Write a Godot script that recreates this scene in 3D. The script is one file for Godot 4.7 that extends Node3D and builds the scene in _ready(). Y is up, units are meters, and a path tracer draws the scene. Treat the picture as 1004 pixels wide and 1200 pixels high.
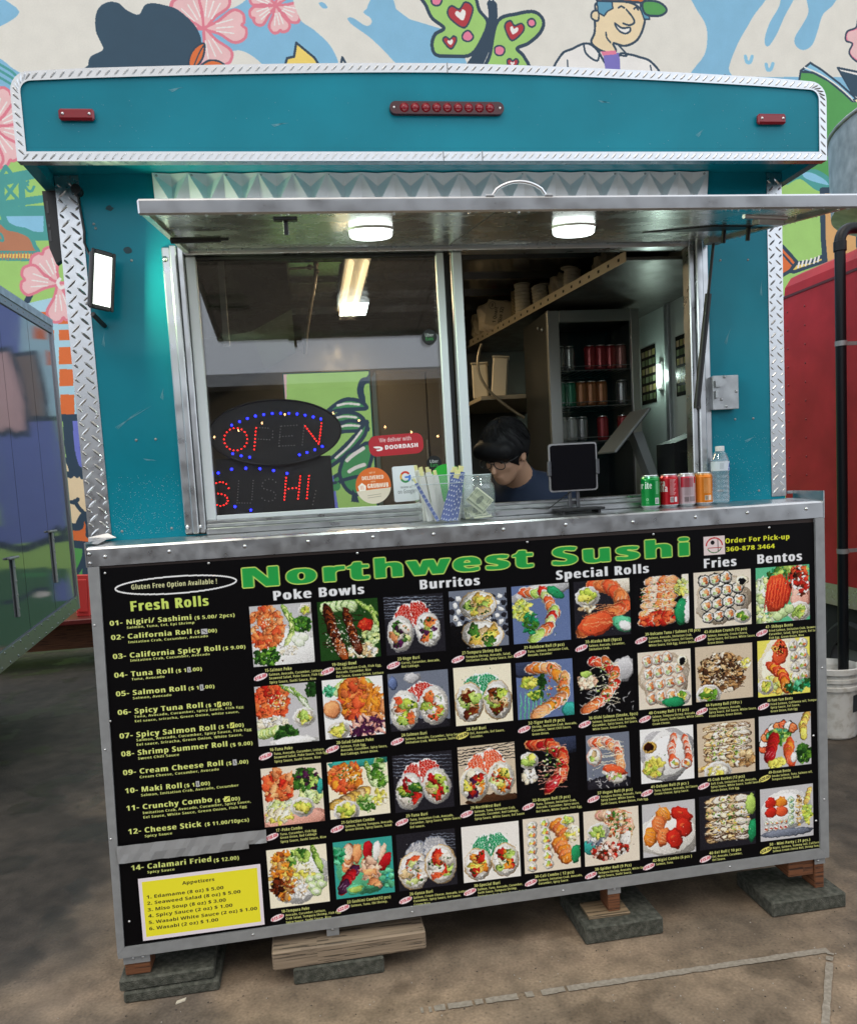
extends Node3D
# A teal food trailer with its hatch open, a printed menu along its counter, parked before a painted wall.
# Metres; x along the front of the trailer, z towards the street, the ground at y = 0.

var rng := RandomNumberGenerator.new()
var M := {}
var taken := {}
var trailer: Node3D

func _ready() -> void:
	rng.seed = 20
	# ---- camera: a phone held at eye height, turned a little and tipped down; the picture is the lower part of the frame
	var cam := Camera3D.new()
	cam.projection = Camera3D.PROJECTION_FRUSTUM
	cam.near = 0.05
	cam.far = 200.0
	cam.size = 2.0 * 0.05 * 600.0 / 957.66
	cam.frustum_offset = Vector2(0, 0.05 * 54.05 / 957.66)
	cam.position = Vector3(-0.5827, 1.84, 3.1939)
	cam.rotation = Vector3(-0.09465, -0.14104, -0.05649)
	add_child(cam)
	cam.current = true
	# ---- sky: even overcast
	var env := Environment.new()
	env.background_mode = Environment.BG_SKY
	var sky := Sky.new()
	var ps := ProceduralSkyMaterial.new()
	ps.sky_top_color = Color(0.90, 0.93, 0.97)
	ps.sky_horizon_color = Color(0.80, 0.83, 0.87)
	ps.sky_curve = 0.25
	ps.ground_bottom_color = Color(0.30, 0.28, 0.26)
	ps.ground_horizon_color = Color(0.42, 0.41, 0.40)
	ps.sun_angle_max = 0.0
	ps.energy_multiplier = 2.1
	sky.sky_material = ps
	env.sky = sky
	env.tonemap_mode = Environment.TONE_MAPPER_LINEAR
	env.tonemap_exposure = 1.06
	env.sdfgi_enabled = true
	env.ssao_enabled = true
	env.ssil_enabled = true
	var we := WorldEnvironment.new()
	we.environment = env
	add_child(we)
	# ---- the sun behind cloud: weak and very wide
	var sun := DirectionalLight3D.new()
	sun.name = "sun"
	sun.light_energy = 0.4
	sun.light_color = Color(1.0, 0.97, 0.93)
	sun.light_angular_distance = 40.0
	sun.shadow_enabled = true
	sun.rotation_degrees = Vector3(-62, -18, 0)
	add_child(sun)
	# ---- the place
	materials()
	ground()
	mural_wall()
	street_side()
	parked_trailer()
	red_trailer()
	build_trailer()
	interior()
	hatch()
	counter()
	banner()
	pads()
	grit_stones()
	window_things()
	counter_things()
	kitchen_things()
	person()

# ------------------------------------------------------------------ helpers
class Shape:
	var st := SurfaceTool.new()
	var count := 0
	func _init() -> void:
		st.begin(Mesh.PRIMITIVE_TRIANGLES)
	func vert(p: Vector3, n: Vector3, uv := Vector2.ZERO) -> void:
		st.set_normal(n)
		st.set_uv(uv)
		st.add_vertex(p)
	func tri(a: Vector3, b: Vector3, c: Vector3) -> void:  # counter-clockwise seen from outside
		var n := (b - a).cross(c - a).normalized()
		vert(a, n); vert(c, n); vert(b, n)
	func quad(a: Vector3, b: Vector3, c: Vector3, d: Vector3) -> void:
		tri(a, b, c); tri(a, c, d)
	func quad_uv(p: Array, uv: Array) -> void:
		var n: Vector3 = (p[1] - p[0]).cross(p[2] - p[0]).normalized()
		for k in [0, 2, 1, 0, 3, 2]:
			vert(p[k], n, uv[k])
	func smooth(p: Array, n: Array) -> void:
		for k in [0, 2, 1, 0, 3, 2]:
			vert(p[k], n[k])
	func box(lo: Vector3, hi: Vector3, t := Transform3D()) -> void:
		var q := []
		for k in 8:
			q.append(t * Vector3(hi.x if k & 1 else lo.x, hi.y if k & 2 else lo.y, hi.z if k & 4 else lo.z))
		quad(q[4], q[5], q[7], q[6]); quad(q[1], q[0], q[2], q[3]); quad(q[5], q[1], q[3], q[7])
		quad(q[0], q[4], q[6], q[2]); quad(q[6], q[7], q[3], q[2]); quad(q[0], q[1], q[5], q[4])
	func bevel(lo: Vector3, hi: Vector3, r: float, t := Transform3D()) -> void:  # a box with chamfered edges
		var c := (lo + hi) * 0.5
		var h := (hi - lo) * 0.5
		var g := Vector3(maxf(h.x - r, 0), maxf(h.y - r, 0), maxf(h.z - r, 0))
		var P := func(sx, sy, sz, ax):
			var v := Vector3(sx * (h.x if ax == 0 else g.x), sy * (h.y if ax == 1 else g.y), sz * (h.z if ax == 2 else g.z))
			return t * (c + v)
		for s in [-1, 1]:
			face([P.call(s, -1, -1, 0), P.call(s, 1, -1, 0), P.call(s, 1, 1, 0), P.call(s, -1, 1, 0)], t.basis * Vector3(s, 0, 0))
			face([P.call(-1, s, -1, 1), P.call(1, s, -1, 1), P.call(1, s, 1, 1), P.call(-1, s, 1, 1)], t.basis * Vector3(0, s, 0))
			face([P.call(-1, -1, s, 2), P.call(1, -1, s, 2), P.call(1, 1, s, 2), P.call(-1, 1, s, 2)], t.basis * Vector3(0, 0, s))
			for u in [-1, 1]:
				face([P.call(s, u, -1, 0), P.call(s, u, 1, 0), P.call(s, u, 1, 1), P.call(s, u, -1, 1)], t.basis * Vector3(s, u, 0))
				face([P.call(s, -1, u, 0), P.call(s, 1, u, 0), P.call(s, 1, u, 2), P.call(s, -1, u, 2)], t.basis * Vector3(s, 0, u))
				face([P.call(-1, s, u, 1), P.call(1, s, u, 1), P.call(1, s, u, 2), P.call(-1, s, u, 2)], t.basis * Vector3(0, s, u))
				for w in [-1, 1]:
					face([P.call(s, u, w, 0), P.call(s, u, w, 1), P.call(s, u, w, 2)], t.basis * Vector3(s, u, w))
	func face(p: Array, out: Vector3) -> void:  # flat polygon that looks towards out
		if (p[1] - p[0]).cross(p[2] - p[0]).dot(out) < 0:
			p.reverse()
		for k in range(1, p.size() - 1):
			tri(p[0], p[k], p[k + 1])
	func lathe(profile: Array, n: int, t := Transform3D(), uvs := false) -> void:  # profile: Vector2(radius, height) from below to above, round y
		for i in profile.size() - 1:
			var a: Vector2 = profile[i]
			var b: Vector2 = profile[i + 1]
			var d := (b - a)
			if d.length() < 1e-6:
				continue
			var nn := Vector2(d.y, -d.x).normalized()
			for k in n:
				var q := []
				var m := []
				var uv := []
				for s in [[k, 0], [k + 1, 0], [k + 1, 1], [k, 1]]:
					var ang: float = TAU * s[0] / n
					var pr: Vector2 = b if s[1] else a
					q.append(t * Vector3(sin(ang) * pr.x, pr.y, cos(ang) * pr.x))
					m.append((t.basis * Vector3(sin(ang) * nn.x, nn.y, cos(ang) * nn.x)).normalized())
					uv.append(Vector2(float(s[0]) / n, 1.0 - (pr.y - profile[0].y) / maxf(1e-6, profile[-1].y - profile[0].y)))
				for j in [0, 2, 1, 0, 3, 2]:
					vert(q[j], m[j], uv[j] if uvs else Vector2.ZERO)
	func tube(pts: Array, r: float, n := 8, r1 := -1.0) -> void:  # round bar along points
		var up := Vector3.UP
		var rings := []
		for i in pts.size():
			var dir: Vector3 = (pts[mini(i + 1, pts.size() - 1)] - pts[maxi(i - 1, 0)]).normalized()
			if absf(dir.dot(up)) > 0.95:
				up = Vector3.RIGHT
			var u := dir.cross(up).normalized()
			var v := u.cross(dir).normalized()
			up = v
			var rr := r if r1 < 0 else lerpf(r, r1, float(i) / (pts.size() - 1))
			var ring := []
			for k in n:
				var w := u * cos(TAU * k / n) + v * sin(TAU * k / n)
				ring.append([pts[i] + w * rr, w])
			rings.append(ring)
		for i in pts.size() - 1:
			for k in n:
				var a = rings[i][k]; var b = rings[i][(k + 1) % n]; var c = rings[i + 1][(k + 1) % n]; var d = rings[i + 1][k]
				smooth([b[0], a[0], d[0], c[0]], [b[1], a[1], d[1], c[1]])
		var first := []
		var last := []
		for k in n:
			first.append(rings[0][k][0]); last.append(rings[-1][k][0])
		face(first, pts[0] - pts[1]); face(last, pts[-1] - pts[-2])
	func prism(poly: PackedVector2Array, z0: float, z1: float, t := Transform3D()) -> void:  # outline in x y, pulled along z
		var n := poly.size()
		var ix := Geometry2D.triangulate_polygon(poly)
		for k in range(0, ix.size(), 3):
			var a := poly[ix[k]]; var b := poly[ix[k + 1]]; var c := poly[ix[k + 2]]
			face([t * Vector3(a.x, a.y, z1), t * Vector3(b.x, b.y, z1), t * Vector3(c.x, c.y, z1)], t.basis * Vector3(0, 0, z1 - z0))
			face([t * Vector3(a.x, a.y, z0), t * Vector3(b.x, b.y, z0), t * Vector3(c.x, c.y, z0)], t.basis * Vector3(0, 0, z0 - z1))
		var turn := -1.0 if Geometry2D.is_polygon_clockwise(poly) else 1.0
		for k in n:
			var a := poly[k]; var b := poly[(k + 1) % n]
			face([t * Vector3(a.x, a.y, z0), t * Vector3(b.x, b.y, z0), t * Vector3(b.x, b.y, z1), t * Vector3(a.x, a.y, z1)], t.basis * (Vector3(b.y - a.y, a.x - b.x, 0) * turn))
	func dome(p: Vector3, n: Vector3, r: float, h: float, seg := 6) -> void:  # rivet, screw head, drop
		var u := n.cross(Vector3(0.31, 0.87, 0.38)).normalized()
		var v := n.cross(u)
		for k in seg:
			var a := u * cos(TAU * k / seg) + v * sin(TAU * k / seg)
			var b := u * cos(TAU * (k + 1) / seg) + v * sin(TAU * (k + 1) / seg)
			var am := (a * 0.7 + n * 0.7).normalized()
			var bm := (b * 0.7 + n * 0.7).normalized()
			smooth([p + a * r, p + b * r, p + b * r * 0.6 + n * h * 0.75, p + a * r * 0.6 + n * h * 0.75], [a, b, bm, am])
			var top := p + n * h
			vert(p + a * r * 0.6 + n * h * 0.75, am); vert(top, n); vert(p + b * r * 0.6 + n * h * 0.75, bm)
	func mesh() -> ArrayMesh:
		return st.commit()

func numbered(called: String) -> String:
	if not taken.has(called):
		taken[called] = 0
		return called
	taken[called] += 1
	return "%s_%03d" % [called, taken[called]]

func thing(called: String, label: String, category: String, at := Vector3.ZERO, group := "") -> Node3D:
	var o := Node3D.new()
	o.name = numbered(called)
	add_child(o)
	o.position = at
	o.set_meta("label", label)
	o.set_meta("category", category)
	if group:
		o.set_meta("group", group)
	return o

func part(called: String, s, m: Material, parent: Node3D, world := true) -> MeshInstance3D:  # s: a Shape or a mesh; world: its points are in scene metres
	var o := MeshInstance3D.new()
	o.name = called
	o.mesh = s.mesh() if s is Shape else s
	o.material_override = m
	parent.add_child(o, true)
	if world:
		o.position = -base_of(parent)
	return o

func base_of(n: Node) -> Vector3:
	var at := Vector3.ZERO
	while n != self:
		at += n.position
		n = n.get_parent()
	return at

func stuff_part(called: String, s, m: Material, parent: Node3D) -> MeshInstance3D:  # fasteners of a few millimetres, too small to pick apart
	var o := part(called, s, m, parent)
	o.set_meta("kind", "stuff")
	return o

func single(called: String, s, m: Material, label: String, category: String, group := "") -> MeshInstance3D:  # a thing of one mesh
	var o := MeshInstance3D.new()
	o.name = numbered(called)
	o.mesh = s.mesh() if s is Shape else s
	o.material_override = m
	add_child(o)
	o.set_meta("label", label)
	o.set_meta("category", category)
	if group:
		o.set_meta("group", group)
	return o

func struct_mesh(called: String, s, m: Material) -> MeshInstance3D:
	var o := MeshInstance3D.new()
	o.name = called
	o.mesh = s.mesh() if s is Shape else s
	o.material_override = m
	add_child(o)
	o.set_meta("kind", "structure")
	return o

func copy_of(o: Node3D, label := "") -> Node3D:
	var c: Node3D = o.duplicate()
	c.name = numbered(String(o.name).rstrip("0123456789").trim_suffix("_"))
	add_child(c)
	if label:
		c.set_meta("label", label)
	return c

func box_shape(lo: Vector3, hi: Vector3, r := 0.0) -> Shape:
	var s := Shape.new()
	if r > 0:
		s.bevel(lo, hi, r)
	else:
		s.box(lo, hi)
	return s

func lin(r: float, g: float, b: float) -> Color:
	return Color(r, g, b).linear_to_srgb()

func mat(color: Color, rough := 0.6, metal := 0.0, spec := 0.5) -> StandardMaterial3D:
	var m := StandardMaterial3D.new()
	m.albedo_color = color
	m.roughness = rough
	m.metallic = metal
	m.metallic_specular = spec
	m.cull_mode = BaseMaterial3D.CULL_DISABLED
	return m

func noise_tex(freq: float, lo: Color, hi: Color, octaves := 4, size := 512, sd := 3, mid = null) -> NoiseTexture2D:
	var f := FastNoiseLite.new()
	f.noise_type = FastNoiseLite.TYPE_SIMPLEX_SMOOTH
	f.frequency = freq
	f.fractal_octaves = octaves
	f.seed = sd
	var t := NoiseTexture2D.new()
	t.width = size
	t.height = size
	t.seamless = true
	t.noise = f
	var g := Gradient.new()
	g.set_color(0, lo)
	g.set_color(1, hi)
	if mid != null:
		g.add_point(0.5, mid)
	t.color_ramp = g
	return t

func tri_tex(m: StandardMaterial3D, scale: float) -> void:
	m.uv1_triplanar = true
	m.uv1_world_triplanar = true
	m.uv1_scale = Vector3.ONE * scale

func materials() -> void:
	var smear := noise_tex(0.012, Color(0.55, 0.55, 0.55), Color(1, 1, 1), 5, 512, 4)
	var fine := noise_tex(0.03, Color(0.7, 0.7, 0.7), Color(1, 1, 1), 3, 256, 8)
	# rolled steel of the counter, the hatch and the window surround: smudged, lightly dented
	M.steel = mat(lin(0.52, 0.53, 0.54), 0.42, 1.0)
	M.steel.roughness_texture = smear
	M.steel.heightmap_enabled = true
	M.steel.heightmap_scale = 0.25
	M.steel.heightmap_texture = noise_tex(0.01, Color.BLACK, Color.WHITE, 2, 256, 31)
	tri_tex(M.steel, 1.6)
	M.mirror = mat(lin(0.80, 0.81, 0.79), 0.34, 1.0)
	M.mirror.roughness_texture = smear
	tri_tex(M.mirror, 1.1)
	M.tread = mat(lin(0.56, 0.57, 0.58), 0.36, 1.0)
	M.tread.roughness_texture = fine
	tri_tex(M.tread, 3.0)
	M.quilt = mat(lin(0.80, 0.81, 0.82), 0.32, 0.4)
	M.alu = mat(lin(0.50, 0.52, 0.53), 0.38, 0.6)
	M.alu.albedo_texture = noise_tex(0.02, Color(0.82, 0.82, 0.82), Color(1, 1, 1), 4, 256, 12)
	tri_tex(M.alu, 2.0)
	M.edge = mat(lin(0.33, 0.34, 0.345), 0.5, 0.3)
	M.edge.albedo_texture = noise_tex(0.03, Color(0.90, 0.90, 0.90), Color(1, 1, 1), 4, 256, 14)
	tri_tex(M.edge, 2.0)
	M.sash = mat(lin(0.62, 0.66, 0.68), 0.35, 0.1)
	# teal paint
	M.teal = mat(lin(0.006, 0.226, 0.305), 0.26, 0.0, 0.30)
	M.teal.albedo_texture = noise_tex(0.006, Color(0.86, 0.88, 0.88), Color(1, 1, 1), 6, 512, 21)
	M.teal.heightmap_enabled = true
	M.teal.heightmap_scale = 1.1
	M.teal.heightmap_texture = noise_tex(0.006, Color.BLACK, Color.WHITE, 2, 256, 33)
	tri_tex(M.teal, 0.6)
	M.black = mat(lin(0.012, 0.012, 0.013), 0.45)
	M.matt_black = mat(lin(0.015, 0.015, 0.015), 0.8)
	M.rubber = mat(lin(0.018, 0.018, 0.018), 0.75)
	M.red_lens = mat(lin(0.22, 0.006, 0.014), 0.12)
	M.dark_red = mat(lin(0.05, 0.004, 0.006), 0.25)
	M.screw = mat(lin(0.7, 0.7, 0.7), 0.3, 1.0)
	M.white = mat(lin(0.74, 0.74, 0.72), 0.5)
	M.glass = mat(Color(0.05, 0.06, 0.06, 0.012), 0.0, 0.0, 0.5)
	M.glass.transparency = BaseMaterial3D.TRANSPARENCY_ALPHA
	M.clear = mat(Color(0.93, 0.96, 0.97, 0.10), 0.04, 0.0, 0.5)
	M.clear.transparency = BaseMaterial3D.TRANSPARENCY_ALPHA
	M.drop = mat(Color(0.9, 0.95, 1.0, 0.12), 0.02, 0.0, 0.6)
	M.drop.transparency = BaseMaterial3D.TRANSPARENCY_ALPHA
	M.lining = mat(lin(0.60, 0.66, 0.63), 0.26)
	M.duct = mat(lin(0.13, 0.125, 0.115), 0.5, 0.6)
	M.duct.roughness_texture = smear
	tri_tex(M.duct, 1.3)
	M.concrete = mat(lin(0.125, 0.13, 0.118), 0.85)
	M.concrete.albedo_texture = noise_tex(0.02, Color(0.48, 0.50, 0.44), Color(1.0, 0.98, 0.94), 6, 512, 44)
	M.concrete.heightmap_enabled = true
	M.concrete.heightmap_scale = 0.4
	M.concrete.heightmap_texture = noise_tex(0.12, Color.BLACK, Color.WHITE, 4, 512, 45)
	tri_tex(M.concrete, 3.0)
	M.wood = wood_mat(lin(0.36, 0.28, 0.20), 46)
	M.wood_red = wood_mat(lin(0.23, 0.085, 0.032), 47)
	M.wood_light = wood_mat(lin(0.42, 0.31, 0.19), 48)

func wood_mat(c: Color, sd: int) -> StandardMaterial3D:
	var m := mat(c, 0.75)
	var f := FastNoiseLite.new()
	f.seed = sd
	f.frequency = 0.02
	f.fractal_octaves = 4
	var im := Image.create(256, 256, false, Image.FORMAT_RGB8)
	for y in 256:
		for x in 256:
			var v := 0.5 + 0.5 * f.get_noise_2d(x * 0.35, y * 6.0)
			v = clampf(0.62 + 0.38 * v - (0.25 if v < 0.33 else 0.0), 0.2, 1.0)
			im.set_pixel(x, y, Color(v, v * 0.99, v * 0.97))
	m.albedo_texture = ImageTexture.create_from_image(im)
	m.heightmap_enabled = true
	m.heightmap_scale = 0.2
	m.heightmap_texture = m.albedo_texture
	m.uv1_triplanar = true
	m.uv1_world_triplanar = true
	m.uv1_scale = Vector3(1.5, 3.0, 1.5)
	return m

# ------------------------------------------------------------------ painting on images
func fill_poly(im: Image, p: PackedVector2Array, c: Color) -> void:
	var top := INF
	var low := -INF
	for v in p:
		top = minf(top, v.y); low = maxf(low, v.y)
	var w := im.get_width()
	for y in range(maxi(0, floori(top)), mini(im.get_height() - 1, ceili(low)) + 1):
		var yy := y + 0.5
		var xs := []
		for k in p.size():
			var a := p[k]
			var b := p[(k + 1) % p.size()]
			if (a.y <= yy) != (b.y <= yy):
				xs.append(a.x + (yy - a.y) / (b.y - a.y) * (b.x - a.x))
		xs.sort()
		for k in range(0, xs.size() - 1, 2):
			var x0 := clampi(roundi(xs[k]), 0, w)
			var x1 := clampi(roundi(xs[k + 1]), 0, w)
			if x1 > x0:
				im.fill_rect(Rect2i(x0, y, x1 - x0, 1), c)

func smooth_pts(p: PackedVector2Array, closed: bool, steps := 5) -> PackedVector2Array:
	var out := PackedVector2Array()
	var n := p.size()
	var segs := n if closed else n - 1
	for i in segs:
		var p0 := p[(i - 1 + n) % n] if closed else p[maxi(i - 1, 0)]
		var p1 := p[i]
		var p2 := p[(i + 1) % n] if closed else p[mini(i + 1, n - 1)]
		var p3 := p[(i + 2) % n] if closed else p[mini(i + 2, n - 1)]
		for s in steps:
			out.append(p1.cubic_interpolate(p2, p0, p3, float(s) / steps))
	if not closed:
		out.append(p[n - 1])
	return out

func stroke(im: Image, p: PackedVector2Array, wd: float, c: Color) -> void:
	for i in p.size():
		disc(im, p[i], wd * 0.5, c)
		if i + 1 < p.size():
			var d := (p[i + 1] - p[i])
			if d.length() > 0.5:
				var s := Vector2(-d.y, d.x).normalized() * wd * 0.5
				fill_poly(im, PackedVector2Array([p[i] + s, p[i + 1] + s, p[i + 1] - s, p[i] - s]), c)

func disc(im: Image, at: Vector2, r: float, c: Color) -> void:
	for y in range(floori(at.y - r), ceili(at.y + r) + 1):
		var dy := y + 0.5 - at.y
		if absf(dy) < r and y >= 0 and y < im.get_height():
			var h := sqrt(r * r - dy * dy)
			var x0 := clampi(roundi(at.x - h), 0, im.get_width())
			var x1 := clampi(roundi(at.x + h), 0, im.get_width())
			if x1 > x0:
				im.fill_rect(Rect2i(x0, y, x1 - x0, 1), c)

var fonts := {}
var sheets := {}

func font_rid(weight: int, face := "Droid Sans") -> RID:
	var key := face + str(weight)
	if not fonts.has(key):
		var f := SystemFont.new()
		f.font_names = PackedStringArray([face])
		f.font_weight = weight
		fonts[key] = f
		TextServerManager.get_primary_interface().font_render_range(f.get_rids()[0], Vector2i(56, 0), 32, 126)
	return fonts[key].get_rids()[0]

func text_strip(words: String, color: Color, weight := 700, face := "Droid Sans", bold := 0.0) -> Array:  # [picture, x of the first stroke's left, row of the base line, height of a capital]
	var ts := TextServerManager.get_primary_interface()
	var rid := font_rid(weight, face)
	var px := 56
	var key := Vector2i(px, 0)
	var x := 6.0
	var spots := []
	for ch in words:
		var g: int = ts.font_get_glyph_index(rid, px, ch.unicode_at(0), 0)
		ts.font_render_glyph(rid, key, g)
		spots.append([g, x])
		x += ts.font_get_glyph_advance(rid, px, g).x + bold * 2.0
	var im := Image.create(ceili(x) + 10, 84, false, Image.FORMAT_RGBA8)
	im.fill(Color(color, 0.0))
	for s in spots:
		var n: int = ts.font_get_glyph_texture_idx(rid, key, s[0])
		if n < 0:
			continue
		var id := "%s %d %d %s" % [face, weight, n, color.to_html()]
		if not sheets.has(id):
			var got: Image = ts.font_get_texture_image(rid, key, n).duplicate()
			got.convert(Image.FORMAT_RGBA8)
			var tint := got.get_data()
			for k in range(0, tint.size(), 4):
				tint[k] = color.r8; tint[k + 1] = color.g8; tint[k + 2] = color.b8
			got.set_data(got.get_width(), got.get_height(), false, Image.FORMAT_RGBA8, tint)
			sheets[id] = got
		var r: Rect2 = ts.font_get_glyph_uv_rect(rid, key, s[0])
		var off: Vector2 = ts.font_get_glyph_offset(rid, key, s[0])
		for dx in ([0.0] if bold == 0.0 else [0.0, bold, bold * 2.0]):
			im.blend_rect(sheets[id], Rect2i(r), Vector2i(roundi(s[1] + off.x + dx), roundi(60 + off.y)))
	return [im, 60]

func put_text(im: Image, words: String, x0: float, y0: float, x1: float, cap: float, color: Color, weight := 700, face := "Droid Sans", bold := 0.0) -> void:
	# words from x0 to x1 with the base line at y0; a capital of this font is 40 of the 56 rows
	var got := text_strip(words, color, weight, face, bold)
	var st: Image = got[0]
	var used := st.get_used_rect()
	st = st.get_region(Rect2i(used.position.x, 0, used.size.x, 84))
	var k := cap / 40.0
	var w := maxi(1, roundi(x1 - x0))
	var h := maxi(1, roundi(84 * k))
	st.resize(w, h, Image.INTERPOLATE_LANCZOS if k < 1.0 else Image.INTERPOLATE_CUBIC)
	im.blend_rect(st, Rect2i(0, 0, w, h), Vector2i(roundi(x0), roundi(y0 - 60 * k)))

func tex_mat(im: Image, rough := 0.5, spec := 0.5) -> StandardMaterial3D:
	var m := mat(Color.WHITE, rough, 0.0, spec)
	m.albedo_texture = ImageTexture.create_from_image(im)
	m.texture_repeat = false
	return m

func flat(p: Array) -> Shape:  # a printed sheet: lower left, lower right, upper right, upper left
	var s := Shape.new()
	s.quad_uv(p, [Vector2(0, 1), Vector2(1, 1), Vector2(1, 0), Vector2(0, 0)])
	return s
const MURAL_BOX := [-5.2, 8.2, 9.4]
const PAINTS := [Color8(133, 187, 217), Color8(228, 224, 213), Color8(44, 74, 94), Color8(42, 66, 86), Color8(224, 112, 54), Color8(238, 192, 192), Color8(226, 128, 144), Color8(240, 236, 230), Color8(162, 207, 114), Color8(74, 158, 152), Color8(186, 124, 92), Color8(238, 206, 104), Color8(140, 198, 226), Color8(172, 212, 226), Color8(112, 122, 206), Color8(238, 216, 176), Color8(84, 160, 84), Color8(182, 50, 60), Color8(232, 128, 156), Color8(124, 116, 190), Color8(92, 152, 178), Color8(72, 152, 94), Color8(218, 168, 108), Color8(106, 124, 190), Color8(214, 178, 178), Color8(132, 118, 112), Color8(66, 118, 84), Color8(244, 214, 110)]
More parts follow.
